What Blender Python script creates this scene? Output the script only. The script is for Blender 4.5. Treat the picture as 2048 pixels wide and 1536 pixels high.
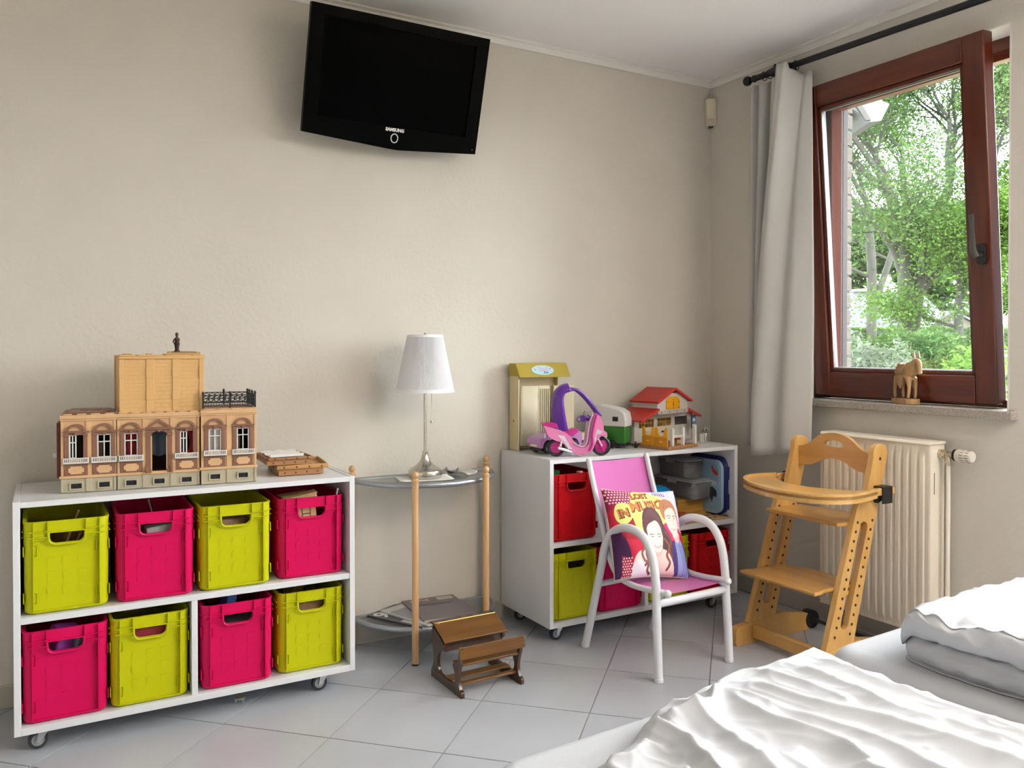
import bpy, bmesh, math, random
import numpy as np
from mathutils import Vector, Matrix, noise
from mathutils.geometry import tessellate_polygon

for o in list(bpy.data.objects):
    bpy.data.objects.remove(o)
SC = bpy.context.scene
COL = SC.collection
R = math.radians
PI = math.pi

# ------------------------------------------------------------------ camera
cam = bpy.data.cameras.new('camera')
camo = bpy.data.objects.new('camera', cam)
COL.objects.link(camo)
cam.sensor_width = 36.0
cam.lens = 1662.0 / 2048.0 * 36.0
cam.shift_y = -48.0 / 2048.0
cam.clip_start = 0.05
cam.clip_end = 400
camo.location = (-2.956, -3.134, 1.158)
camo.rotation_euler = (R(90 - 0.7), 0, R(-29.9))
SC.camera = camo

# ------------------------------------------------------------------ exposure, sky, daylight
SC.view_settings.view_transform = 'Standard'
SC.view_settings.look = 'None'
SC.view_settings.exposure = 0.21
SC.view_settings.gamma = 1.0
SC.view_settings.use_curve_mapping = False

SKY = 24.0
w = bpy.data.worlds.new('overcast_sky')
SC.world = w
w.use_nodes = True
bg = w.node_tree.nodes['Background']
bg.inputs['Color'].default_value = (0.90, 0.95, 1.0, 1)
bg.inputs['Strength'].default_value = SKY


def portal(name, loc, rot, sx, sy):
    # marks a window opening for the sky sampling; gives off no light of its own
    l = bpy.data.lights.new(name, 'AREA')
    l.shape = 'RECTANGLE'
    l.size, l.size_y = sx, sy
    l.cycles.is_portal = True
    o = bpy.data.objects.new(name, l)
    COL.objects.link(o)
    o.location = loc
    o.rotation_euler = rot
    return o


portal('window_portal', (0.36, -1.04, 1.62), (0, R(90), 0), 1.5, 1.1)
portal('window_portal', (0.34, -2.62, 1.18), (0, R(90), 0), 2.3, 1.45)


# ------------------------------------------------------------------ materials
def _mat(name):
    m = bpy.data.materials.new(name)
    m.use_nodes = True
    nt = m.node_tree
    return m, nt, nt.nodes['Principled BSDF']


def M(name, col, rough=0.5, metal=0.0, bump=0.0, bscale=60.0, var=0.0, vscale=4.0, spec=0.5, coat=0.0, trans=0.0, sheen=0.0, stretch=None):
    m, nt, b = _mat(name)
    b.inputs['Base Color'].default_value = (*col, 1)
    b.inputs['Roughness'].default_value = rough
    b.inputs['Metallic'].default_value = metal
    b.inputs['Specular IOR Level'].default_value = spec
    b.inputs['Coat Weight'].default_value = coat
    b.inputs['Coat Roughness'].default_value = 0.1
    b.inputs['Transmission Weight'].default_value = trans
    b.inputs['Sheen Weight'].default_value = sheen
    if var or bump:
        tc = nt.nodes.new('ShaderNodeTexCoord')
        mp = nt.nodes.new('ShaderNodeMapping')
        if stretch:
            mp.inputs['Scale'].default_value = stretch
        nt.links.new(tc.outputs['Object'], mp.inputs['Vector'])
    if var:
        n = nt.nodes.new('ShaderNodeTexNoise')
        n.inputs['Scale'].default_value = vscale
        n.inputs['Detail'].default_value = 5
        nt.links.new(mp.outputs['Vector'], n.inputs['Vector'])
        r = nt.nodes.new('ShaderNodeValToRGB')
        r.color_ramp.elements[0].position = 0.3
        r.color_ramp.elements[1].position = 0.7
        r.color_ramp.elements[0].color = (*[c * (1 - var) for c in col], 1)
        r.color_ramp.elements[1].color = (*[min(1, c * (1 + var)) for c in col], 1)
        nt.links.new(n.outputs['Fac'], r.inputs['Fac'])
        nt.links.new(r.outputs['Color'], b.inputs['Base Color'])
    if bump:
        n2 = nt.nodes.new('ShaderNodeTexNoise')
        n2.inputs['Scale'].default_value = bscale
        n2.inputs['Detail'].default_value = 3
        nt.links.new(mp.outputs['Vector'], n2.inputs['Vector'])
        bp = nt.nodes.new('ShaderNodeBump')
        bp.inputs['Strength'].default_value = bump
        bp.inputs['Distance'].default_value = 0.005
        nt.links.new(n2.outputs['Fac'], bp.inputs['Height'])
        nt.links.new(bp.outputs['Normal'], b.inputs['Normal'])
    return m


def WOOD(name, c1, c2, rough=0.4, scale=(2, 40, 40), coat=0.2):
    m, nt, b = _mat(name)
    tc = nt.nodes.new('ShaderNodeTexCoord')
    mp = nt.nodes.new('ShaderNodeMapping')
    mp.inputs['Scale'].default_value = scale
    nt.links.new(tc.outputs['Object'], mp.inputs['Vector'])
    n = nt.nodes.new('ShaderNodeTexNoise')
    n.inputs['Scale'].default_value = 1.0
    n.inputs['Detail'].default_value = 6
    n.inputs['Distortion'].default_value = 0.6
    nt.links.new(mp.outputs['Vector'], n.inputs['Vector'])
    r = nt.nodes.new('ShaderNodeValToRGB')
    r.color_ramp.elements[0].position = 0.32
    r.color_ramp.elements[1].position = 0.68
    r.color_ramp.elements[0].color = (*c1, 1)
    r.color_ramp.elements[1].color = (*c2, 1)
    nt.links.new(n.outputs['Fac'], r.inputs['Fac'])
    nt.links.new(r.outputs['Color'], b.inputs['Base Color'])
    b.inputs['Roughness'].default_value = rough
    b.inputs['Coat Weight'].default_value = coat
    b.inputs['Coat Roughness'].default_value = 0.15
    bp = nt.nodes.new('ShaderNodeBump')
    bp.inputs['Strength'].default_value = 0.06
    bp.inputs['Distance'].default_value = 0.003
    nt.links.new(n.outputs['Fac'], bp.inputs['Height'])
    nt.links.new(bp.outputs['Normal'], b.inputs['Normal'])
    return m


def CLEAR(name, tint=(1, 1, 1), gloss=0.12, milk=0.0, milkcol=(0.9, 0.9, 0.9), rough=0.02):
    m = bpy.data.materials.new(name)
    m.use_nodes = True
    nt = m.node_tree
    nt.nodes.remove(nt.nodes['Principled BSDF'])
    out = nt.nodes['Material Output']
    t = nt.nodes.new('ShaderNodeBsdfTransparent')
    t.inputs['Color'].default_value = (*tint, 1)
    g = nt.nodes.new('ShaderNodeBsdfGlossy')
    g.inputs['Roughness'].default_value = rough
    fr = nt.nodes.new('ShaderNodeFresnel')
    fr.inputs['IOR'].default_value = 1.45
    mul = nt.nodes.new('ShaderNodeMath')
    mul.operation = 'MULTIPLY'
    mul.inputs[1].default_value = gloss
    nt.links.new(fr.outputs['Fac'], mul.inputs[0])
    mx = nt.nodes.new('ShaderNodeMixShader')
    nt.links.new(mul.outputs[0], mx.inputs[0])
    last = t
    if milk:
        d = nt.nodes.new('ShaderNodeBsdfDiffuse')
        d.inputs['Color'].default_value = (*milkcol, 1)
        m2 = nt.nodes.new('ShaderNodeMixShader')
        m2.inputs[0].default_value = milk
        nt.links.new(t.outputs[0], m2.inputs[1])
        nt.links.new(d.outputs[0], m2.inputs[2])
        last = m2
    nt.links.new(last.outputs[0], mx.inputs[1])
    nt.links.new(g.outputs[0], mx.inputs[2])
    nt.links.new(mx.outputs[0], out.inputs['Surface'])
    return m


def VCOL(name, rough=0.8, attr='print'):
    m, nt, b = _mat(name)
    a = nt.nodes.new('ShaderNodeVertexColor')
    a.layer_name = attr
    nt.links.new(a.outputs['Color'], b.inputs['Base Color'])
    b.inputs['Roughness'].default_value = rough
    return m


def srgb(r, g, b):
    f = lambda c: ((c / 255 + 0.055) / 1.055) ** 2.4 if c > 10 else c / 255 / 12.92
    return (f(r), f(g), f(b))


# ------------------------------------------------------------------ mesh helpers
class MB:
    def __init__(s):
        s.v = []; s.f = []; s.m = []; s.cur = 0; s.T = None

    def add(s, verts, faces):
        n = len(s.v)
        if s.T is not None:
            verts = [s.T @ Vector(p) for p in verts]
        s.v.extend([tuple(p) for p in verts])
        s.f.extend([[i + n for i in f] for f in faces])
        s.m.extend([s.cur] * len(faces))
        return s

    def bb(s, x0, x1, y0, y1, z0, z1):
        v = [(x, y, z) for z in (z0, z1) for y in (y0, y1) for x in (x0, x1)]
        return s.add(v, [(0, 2, 3, 1), (4, 5, 7, 6), (0, 1, 5, 4), (2, 6, 7, 3), (0, 4, 6, 2), (1, 3, 7, 5)])

    def box(s, c, d):
        return s.bb(c[0] - d[0] / 2, c[0] + d[0] / 2, c[1] - d[1] / 2, c[1] + d[1] / 2, c[2] - d[2] / 2, c[2] + d[2] / 2)

    def cyl(s, p0, p1, r0, r1=None, n=12):
        r1 = r0 if r1 is None else r1
        p0 = Vector(p0); p1 = Vector(p1)
        q = (p1 - p0).to_track_quat('Z', 'Y')
        v = []
        for p, r in ((p0, r0), (p1, r1)):
            for i in range(n):
                a = 2 * PI * i / n
                v.append(p + q @ Vector((r * math.cos(a), r * math.sin(a), 0)))
        f = [(i, (i + 1) % n, n + (i + 1) % n, n + i) for i in range(n)]
        f += [tuple(range(n - 1, -1, -1)), tuple(range(n, 2 * n))]
        return s.add(v, f)

    def tube(s, pts, r, n=8, closed=False):
        pts = [Vector(p) for p in pts]
        N = len(pts)
        rr = r if isinstance(r, (list, tuple)) else [r] * N
        v = []
        up = None
        for i, p in enumerate(pts):
            a = pts[(i - 1) % N] if (closed or i > 0) else p
            b = pts[(i + 1) % N] if (closed or i < N - 1) else p
            d = (b - a).normalized()
            if up is None:
                up = Vector((0, 0, 1)) if abs(d.z) < 0.9 else Vector((1, 0, 0))
            x = up.cross(d).normalized()
            up = d.cross(x).normalized()
            for k in range(n):
                t = 2 * PI * k / n
                v.append(p + rr[i] * (math.cos(t) * x + math.sin(t) * up))
        f = []
        for i in range(N if closed else N - 1):
            j = (i + 1) % N
            for k in range(n):
                f.append((i * n + k, i * n + (k + 1) % n, j * n + (k + 1) % n, j * n + k))
        if not closed:
            f += [tuple(range(n - 1, -1, -1)), tuple(range((N - 1) * n, N * n))]
        return s.add(v, f)

    def lathe(s, prof, c=(0, 0, 0), n=24, axis='z', ring=False):
        if ring:
            prof = list(prof) + [prof[0]]
        v = []; f = []
        for r, z in prof:
            for i in range(n):
                a = 2 * PI * i / n
                x, y = r * math.cos(a), r * math.sin(a)
                if axis == 'z':
                    v.append((c[0] + x, c[1] + y, c[2] + z))
                elif axis == 'x':
                    v.append((c[0] + z, c[1] + x, c[2] + y))
                else:
                    v.append((c[0] + y, c[1] + z, c[2] + x))
        m = len(prof)
        for j in range(m - 1):
            for i in range(n):
                f.append((j * n + i, j * n + (i + 1) % n, (j + 1) * n + (i + 1) % n, (j + 1) * n + i))
        if prof[0][0] > 1e-6 and not ring:
            f.append(tuple(range(n - 1, -1, -1)))
        if prof[-1][0] > 1e-6 and not ring:
            f.append(tuple(range((m - 1) * n, m * n)))
        return s.add(v, f)

    def sphere(s, c, r, n=12, sc=(1, 1, 1)):
        m = max(4, n // 2)
        prof = [(max(1e-5, r * math.sin(PI * j / m)), -r * math.cos(PI * j / m)) for j in range(m + 1)]
        k = len(s.v)
        T, s.T = s.T, None
        s.lathe(prof, (0, 0, 0), n)
        s.T = T
        for i in range(k, len(s.v)):
            p = Vector((s.v[i][0] * sc[0] + c[0], s.v[i][1] * sc[1] + c[1], s.v[i][2] * sc[2] + c[2]))
            s.v[i] = tuple(T @ p if T is not None else p)
        return s

    def plate(s, outer, t0, t1, axis='y', holes=()):
        # polygon (with holes) in the plane across the axis, extruded from t0 to t1
        loops = [list(outer)] + [list(h) for h in holes]
        flat = [p for l in loops for p in l]
        tri = tessellate_polygon([[Vector((p[0], p[1], 0)) for p in l] for l in loops])
        def P(p, t):
            return (t, p[0], p[1]) if axis == 'x' else (p[0], t, p[1]) if axis == 'y' else (p[0], p[1], t)
        n = len(flat)
        v = [P(p, t0) for p in flat] + [P(p, t1) for p in flat]
        f = []
        for a, b, c in tri:
            A, B, Cc = (Vector(flat[i]) for i in (a, b, c))
            ccw = (B[0] - A[0]) * (Cc[1] - A[1]) - (B[1] - A[1]) * (Cc[0] - A[0]) > 0
            q = (a, b, c) if ccw else (c, b, a)
            f.append((q[2], q[1], q[0]))
            f.append((q[0] + n, q[1] + n, q[2] + n))
        k = 0
        for li, l in enumerate(loops):
            m = len(l)
            area = sum(l[i][0] * l[(i + 1) % m][1] - l[(i + 1) % m][0] * l[i][1] for i in range(m))
            fwd = (area > 0) == (li == 0)
            for i in range(m):
                a, b = k + i, k + (i + 1) % m
                f.append((a, b, b + n, a + n) if fwd else (b, a, a + n, b + n))
            k += m
        if axis == 'y':
            f = [tuple(reversed(q)) for q in f]
        return s.add(v, f)

    def grid(s, nu, nv, fn, cu=False, cv=False):
        v = [fn(i / (nu if cu else nu - 1), j / (nv if cv else nv - 1)) for j in range(nv) for i in range(nu)]
        f = []
        for j in range(nv if cv else nv - 1):
            for i in range(nu if cu else nu - 1):
                f.append((j * nu + i, j * nu + (i + 1) % nu, ((j + 1) % nv) * nu + (i + 1) % nu, ((j + 1) % nv) * nu + i))
        return s.add(v, f)

    def text(s, string, size, mat, thick=0.0006, align='CENTER', italic=0.0, bold=0.0):
        vs, fs = text_geo(string, size, thick, align, italic, bold)
        return s.add([mat @ Vector(p) for p in vs], fs)

    def mesh(s, name, smooth=35):
        me = bpy.data.meshes.new(name)
        me.from_pydata(s.v, [], s.f)
        me.polygons.foreach_set('material_index', s.m)
        me.validate()
        if smooth:
            me.polygons.foreach_set('use_smooth', [True] * len(me.polygons))
            me.set_sharp_from_angle(angle=R(smooth))
        me.update()
        return me

    def build(s, name, mat, parent=None, loc=(0, 0, 0), rot=(0, 0, 0), smooth=35, bevel=0, seg=2):
        me = s.mesh(name, smooth)
        o = obj_of(name, me, mat, parent, loc, rot)
        if bevel:
            md = o.modifiers.new('bevel', 'BEVEL')
            md.width = bevel
            md.segments = seg
            md.limit_method = 'ANGLE'
            md.angle_limit = R(40)
            md.harden_normals = False
        return o


def text_geo(string, size, thick, align, italic, bold):
    c = bpy.data.curves.new('letters', 'FONT')
    c.body = string
    c.size = size
    c.align_x = align
    c.align_y = 'CENTER'
    c.extrude = thick
    c.shear = italic
    c.offset = bold
    c.resolution_u = 2
    o = bpy.data.objects.new('letters', c)
    COL.objects.link(o)
    bpy.context.view_layer.update()
    me = o.to_mesh()
    vs = [tuple(v.co) for v in me.vertices]
    fs = [tuple(p.vertices) for p in me.polygons]
    o.to_mesh_clear()
    bpy.data.objects.remove(o)
    bpy.data.curves.remove(c)
    return vs, fs


def obj_of(name, me, mat, parent=None, loc=(0, 0, 0), rot=(0, 0, 0)):
    o = bpy.data.objects.new(name, me)
    COL.objects.link(o)
    if mat is not None and not me.materials:
        for m in (mat if isinstance(mat, (list, tuple)) else [mat]):
            me.materials.append(m)
    o.location = loc
    o.rotation_euler = rot
    o.parent = parent
    return o


def tag(o, label, cat, group=None):
    o['label'] = label
    o['category'] = cat
    if group:
        o['group'] = group
    return o


def thing(name, label, cat, loc=(0, 0, 0), rz=0.0, group=None):
    o = bpy.data.objects.new(name, None)
    o.empty_display_size = 0.05
    COL.objects.link(o)
    o.location = loc
    o.rotation_euler = (0, 0, rz)
    return tag(o, label, cat, group)


def struct(o):
    o['kind'] = 'structure'
    return o


def copy_tree(o, parent=None):
    c = o.copy()
    COL.objects.link(c)
    c.parent = parent
    for ch in list(o.children):
        copy_tree(ch, c)
    return c


def rrect(x0, x1, y0, y1, r, n=5):
    rs = r if isinstance(r, (list, tuple)) else (r, r, r, r)   # bl, br, tr, tl
    out = []
    for (cx, cy, a0), q in zip(((x0, y0, 180), (x1, y0, 270), (x1, y1, 0), (x0, y1, 90)), rs):
        ccx = cx + q if cx == x0 else cx - q
        ccy = cy + q if cy == y0 else cy - q
        for i in range(n + 1):
            a = R(a0 + 90 * i / n)
            out.append((ccx + q * math.cos(a), ccy + q * math.sin(a)))
    return out


def arc(cx, cy, r, a0, a1, n=10, ry=None):
    ry = r if ry is None else ry
    return [(cx + r * math.cos(R(a0 + (a1 - a0) * i / n)), cy + ry * math.sin(R(a0 + (a1 - a0) * i / n))) for i in range(n + 1)]


def spline(pts, n=8, closed=False):
    P = [Vector(p) for p in pts]
    N = len(P)
    out = []
    for i in range(N if closed else N - 1):
        p0 = P[(i - 1) % N] if closed or i > 0 else P[i]
        p1 = P[i]; p2 = P[(i + 1) % N]
        p3 = P[(i + 2) % N] if closed or i < N - 2 else p2
        for k in range(n):
            t = k / n
            out.append(0.5 * ((2 * p1) + (p2 - p0) * t + (2 * p0 - 5 * p1 + 4 * p2 - p3) * t * t + (3 * p1 - p0 - 3 * p2 + p3) * t ** 3))
    if not closed:
        out.append(P[-1])
    return [tuple(p) for p in out]
# ------------------------------------------------------------------ shared materials
m_wall = M('wall_paint', (0.625, 0.58, 0.515), 0.85, bump=0.22, bscale=55, var=0.03, vscale=2.5)
m_ceil = M('ceiling_paint', (0.92, 0.90, 0.895), 0.9)
m_trimw = M('white_cornice', (0.78, 0.76, 0.72), 0.6)
m_tile = M('grey_floor_tile', (0.43, 0.445, 0.485), 0.32, bump=0.05, bscale=40, var=0.06, vscale=3.0, spec=0.5)
m_grout = M('grout', (0.30, 0.29, 0.28), 0.9)
m_base = M('skirting_paint', (0.50, 0.46, 0.40), 0.6)
m_reveal = M('white_reveal', (0.74, 0.70, 0.66), 0.7)
m_mahog = WOOD('mahogany', (0.060, 0.008, 0.003), (0.115, 0.018, 0.005), 0.28, (30, 30, 3), 0.4)
m_mahogh = WOOD('mahogany_rail', (0.068, 0.009, 0.003), (0.135, 0.024, 0.006), 0.28, (30, 3, 30), 0.4)
m_glass = CLEAR('window_glass', (0.97, 0.985, 0.975), 0.6)
m_alu = M('aluminium', (0.16, 0.165, 0.17), 0.5, 0.2)
m_blackpl = M('black_plastic', (0.012, 0.012, 0.013), 0.35)
m_granite = M('sill_granite', (0.36, 0.32, 0.28), 0.35, var=0.35, vscale=220)
m_mauve = M('shutter_rail', (0.030, 0.018, 0.019), 0.6, spec=.2)
m_brick = M('brick_buff', (0.075, 0.058, 0.048), 0.9, bump=0.6, bscale=90, var=0.25, vscale=30)
m_mortar = M('mortar', (0.085, 0.082, 0.076), 0.95)

XL, YF, H = -3.95, -4.75, 2.50     # room: x XL..0, y YF..0


# ---- floor with diagonal tiles
fl = struct(MB().bb(XL, 0, YF, 0, -0.06, -0.003).build('floor', m_grout))


def clip(poly, ax, v, keep_less):
    out = []
    for i in range(len(poly)):
        p, q = poly[i], poly[(i + 1) % len(poly)]
        ip = (p[ax] <= v) == keep_less
        iq = (q[ax] <= v) == keep_less
        if ip:
            out.append(p)
        if ip != iq:
            t = (v - p[ax]) / (q[ax] - p[ax])
            out.append((p[0] + t * (q[0] - p[0]), p[1] + t * (q[1] - p[1])))
    return out


SA, SB, A0, B0 = 0.371, 0.361, -0.955, 0.039
g2 = 0.0022
s2 = math.sqrt(2)
full_tile = None
for ia in range(-18, 4):
    for ib in range(-12, 14):
        a0, a1 = A0 + ia * SA + g2, A0 + (ia + 1) * SA - g2
        b0, b1 = B0 + ib * SB + g2, B0 + (ib + 1) * SB - g2
        ca, cb = (a0 + a1) / 2, (b0 + b1) / 2
        cx, cy = (ca + cb) / s2, (ca - cb) / s2
        poly = [((a + b) / s2, (a - b) / s2) for a, b in ((a0, b0), (a0, b1), (a1, b1), (a1, b0))]
        n0 = [tuple(p) for p in poly]
        for ax, v, less in ((0, -0.012, True), (0, XL + .01, False), (1, -0.012, True), (1, YF + .01, False)):
            poly = clip(poly, ax, v, less) if poly else poly
        if len(poly) < 3:
            continue
        loc = [(p[0] - cx, p[1] - cy) for p in poly]
        if poly == n0 and full_tile:
            obj_of('tile', full_tile, None, fl, (cx, cy, 0))
            continue
        mb = MB(); mb.plate(loc, -0.008, 0.0, 'z')
        o = mb.build('tile', m_tile, fl, (cx, cy, 0), smooth=0)
        if poly == n0:
            full_tile = o.data

# ---- walls, ceiling
struct(MB().bb(XL - .1, 0.12, 0, 0.12, -0.06, H + .1).build('wall_back', m_wall))
WY0, WY1, WZ0, WZ1 = -1.48, -0.60, 0.945, 2.30
DYA, DYB, DZA, DZB = -3.30, -1.98, 0.06, 2.30     # glazed garden door further along the same wall, out of frame
mb = MB()
mb.plate([(YF - .1, -0.06), (0, -0.06), (0, H + .1), (YF - .1, H + .1)], 0, 0.20, 'x',
         [[(WY0, WZ0 - .03), (WY1, WZ0 - .03), (WY1, WZ1), (WY0, WZ1)], [(DYA, DZA), (DYB, DZA), (DYB, DZB), (DYA, DZB)]])
struct(mb.build('wall_right', m_wall, smooth=0))
struct(MB().bb(XL - .12, XL, YF - .1, 0, -0.06, H + .1).build('wall_left', m_wall))
mb = MB(); mb.bb(XL - .1, 0, YF - .12, YF, -.06, H + .1)
struct(mb.build('wall_front', m_wall, smooth=0))
struct(MB().bb(XL - .1, 0.12, YF - .1, 0.12, H, H + .12).build('ceiling', m_ceil))
# cornice strips
c1 = MB(); c1.plate([(0, H), (0, H - .034), (-.010, H - .034), (-.016, H - .012), (-.028, H - .008), (-.028, H)], XL, 0, 'x')
struct(c1.build('trim_1', m_trimw, smooth=0))
c2 = MB(); c2.plate([(0, H), (0, H - .034), (-.010, H - .034), (-.016, H - .012), (-.028, H - .008), (-.028, H)], YF, -0.0, 'y')
struct(c2.build('trim_2', m_trimw, smooth=0))
# skirting
struct(MB().bb(XL, 0, -0.011, 0, 0, 0.075).build('baseboard_back', m_base, bevel=.003))
struct(MB().bb(-0.011, 0, YF, -0.011, 0, 0.075).build('baseboard_right', m_base, bevel=.003))
# reveal lining of the window
mb = MB()
mb.bb(-0.001, 0.125, WY1 - 0.004, WY1 + .002, WZ0, WZ1)
mb.bb(-0.001, 0.125, WY0 - .002, WY0 + 0.004, WZ0, WZ1)
mb.bb(-0.001, 0.125, WY0, WY1, WZ1 - 0.004, WZ1 + .002)
struct(mb.build('trim_3', m_reveal))

# ---- window in the right wall: fixed frame and a sash tilted into the room
win = bpy.data.objects.new('window_1', None); COL.objects.link(win); struct(win)
win['label'] = 'dark red wooden window with its sash tilted inwards at the top'
win.location = (0, 0, 0)
mb = MB()
X0, X1 = 0.115, 0.185
mb.bb(X0, X1, WY1 - .035, WY1, WZ0, WZ1); mb.bb(X0, X1, WY0, WY0 + .035, WZ0, WZ1)
mb.build('frame_jambs', M('matte_mahogany', (.050, .014, .010), .8, spec=.03), win, bevel=.004)
MB().bb(.045, X0, WY1 - .0045, WY1 - .0035, WZ0, WZ1 - .01).build('frame_rebate', m_mauve, win)
MB().bb(.045, X0, WY0 + .0035, WY0 + .0045, WZ0, WZ1 - .01).build('frame_rebate', m_mauve, win)
mb = MB()
mb.bb(X0, X1, WY0 + .035, WY1 - .035, WZ1 - .055, WZ1); mb.bb(X0 - .004, X0 + .012, WY0 + .035, WY1 - .035, WZ1 - .085, WZ1 - .055)
mb.bb(X0 + .02, X1, WY0 + .035, WY1 - .035, WZ1 - .075, WZ1 - .055)
mb.bb(X0, X1, WY0 + .035, WY1 - .035, WZ0, WZ0 + .03)
mb.build('frame_rails', m_mahogh, win, bevel=.003)
# the sash turns about its bottom edge
sy0, sy1 = -1.412, -0.602
sz = 1.335
sash = bpy.data.objects.new('sash', None); COL.objects.link(sash); sash.parent = win
sash.location = (0.112, 0, 0.962)
sash.rotation_euler = (0, -R(4.6), 0)
T = 0.058
st = 0.082
mb = MB(); mb.bb(-T, 0, sy1 - st, sy1, 0, sz); mb.build('stile', m_mahog, sash, bevel=.005)
mb = MB(); mb.bb(-T, 0, sy0, sy0 + st, 0, sz); mb.build('stile', m_mahog, sash, bevel=.005)
mb = MB(); mb.bb(-T, 0, sy0 + st, sy1 - st, 0, 0.105); mb.build('rail', m_mahogh, sash, bevel=.004)
mb = MB(); mb.bb(-T, 0, sy0 + st, sy1 - st, sz - 0.092, sz); mb.build('rail', m_mahogh, sash, bevel=.004)
# glazing beads
gy0, gy1, gz0, gz1 = sy0 + st, sy1 - st, 0.105, sz - .092
mb = MB()
for y0, y1, z0, z1 in ((gy0, gy0 + .016, gz0, gz1), (gy1 - .016, gy1, gz0, gz1), (gy0, gy1, gz0, gz0 + .016), (gy0, gy1, gz1 - .016, gz1)):
    mb.bb(-T + .012, -0.03, y0, y1, z0, z1)
mb.build('glazing_bead', m_mahog, sash, bevel=.003)
mb = MB()
for y0, y1, z0, z1 in ((gy0, gy0 + .012, gz0, gz1), (gy1 - .012, gy1, gz0, gz1), (gy0, gy1, gz0, gz0 + .018), (gy0, gy1, gz1 - .018, gz1)):
    mb.bb(-0.028, -0.012, y0, y1, z0, z1)
mb.build('spacer_bar', m_alu, sash)
MB().bb(-0.031, -0.027, gy0 + .005, gy1 - .005, gz0 + .005, gz1 - .005).build('pane', m_glass, sash)
MB().bb(-0.012, -0.008, gy0 + .005, gy1 - .005, gz0 + .005, gz1 - .005).build('pane', m_glass, sash)
# handle pointing up on the right stile
hy, hz = sy0 + .034, 0.545
hb = MB(); hb.plate(rrect(hy - .016, hy + .016, hz - .035, hz + .04, .012), -T - .012, -T, 'x')
hb.build('handle_plate', m_blackpl, sash, bevel=.003)
hm = MB(); hm.cyl((-T - .012, hy, hz), (-T - .045, hy, hz), .010, n=14)
hm.tube(spline([(-T - .045, hy - .004, hz - .006), (-T - .052, hy, hz + .02), (-T - .054, hy + .002, hz + .07), (-T - .056, hy + .002, hz + .145)], 6), [.0105] * 6 + [.0095] * 13, n=10)
for i in range(len(hm.v)):
    pass
hm.build('handle', M('handle_chrome', (0.10, 0.10, 0.095), 0.3, 0.8), sash)
# corner hinge plates
for yy, zz in ((sy1 - .05, sz - .055), (sy0 + .095, sz - .055)):
    h = MB(); h.bb(-T - .004, -T, yy - .012, yy + .012, zz - .03, zz + .03)
    for dz in (-.02, .02):
        for dy in (-.006, .006):
            h.cyl((-T - .004, yy + dy, zz + dz), (-T - .006, yy + dy, zz + dz), .0025, n=8)
    h.build('hinge_plate', m_mahog, sash)
hh = MB(); hh.bb(-.03, .012, sy1, sy1 + .010, .0, .085); hh.build('hinge', M('hinge_cream', (.55, .48, .36), .5), sash)
# stone sill
sl = MB(); sl.bb(-0.035, 0.115, WY0 - .032, WY1 + .035, WZ0 - .032, WZ0)
sl.build('sill', m_granite, win, bevel=.004)
# outer shutter rails and brick reveal
mb = MB()
for yy, d in ((WY1, -1), (WY0, 1)):
    mb.bb(0.188, 0.198, yy + d * .002, yy + d * .030, WZ0, WZ1)
    mb.bb(0.205, 0.238, yy + d * .0, yy + d * .026, WZ0, WZ1)
mb.build('shutter_rail', m_mauve, win, bevel=.002)
mb = MB()
for yy, d in ((WY1, -1), (WY0, 1)):
    mb.bb(0.240, 0.246, yy, yy + d * .018, WZ0, WZ1)
mb.build('shutter_rail_trim', m_alu, win)
# outside brick skin: mortar core with bricks along both reveals
core = MB()
core.plate([(YF - .1, -0.4), (0.10, -0.4), (0.10, H + .3), (YF - .1, H + .3)], 0.20, 0.30, 'x', [[(WY0 - .02, WZ0 - .12), (WY1 + .012, WZ0 - .12), (WY1 + .012, WZ1 + .02), (WY0 - .02, WZ1 + .02)], [(DYA, DZA), (DYB, DZA), (DYB, DZB), (DYA, DZB)]])
wo = struct(core.build('wall_outside', m_mortar, smooth=0))
zz = WZ0 - .11
k = 0
rnd = random.Random(4)
while zz < WZ1 + .0:
    hgt = 0.062
    for ys, d in ((WY1 + .012, -1), (WY0 - .02, 1)):
        b = MB(); o = rnd.uniform(-.002, .002)
        y_in = ys + d * (.008 + o)
        b.bb(0.247, 0.305 + o, min(ys - d * (.10 if k % 2 else .20), y_in), max(ys - d * (.10 if k % 2 else .20), y_in), zz, zz + hgt)
        b.build('brick', m_brick, wo, bevel=.003, seg=1)
    zz += hgt + .012
    k += 1
# ---- garden door further along the right wall
w3 = bpy.data.objects.new('window_2', None); COL.objects.link(w3); struct(w3)
mb = MB()
xa, xb = 0.10, 0.16
mb.bb(xa, xb, DYA, DYA + .07, DZA, DZB); mb.bb(xa, xb, DYB - .07, DYB, DZA, DZB)
mb.bb(xa, xb, DYA + .07, DYB - .07, DZA, DZA + .09); mb.bb(xa, xb, DYA + .07, DYB - .07, DZB - .08, DZB)
ym_ = (DYA + DYB) / 2
mb.bb(xa, xb, ym_ - .05, ym_ + .05, DZA + .09, DZB - .08)
mb.build('frame', m_mahog, w3, bevel=.004)
MB().bb(.128, .132, DYA + .07, ym_ - .05, DZA + .09, DZB - .08).build('pane', m_glass, w3)
MB().bb(.128, .132, ym_ + .05, DYB - .07, DZA + .09, DZB - .08).build('pane', m_glass, w3)
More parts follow.
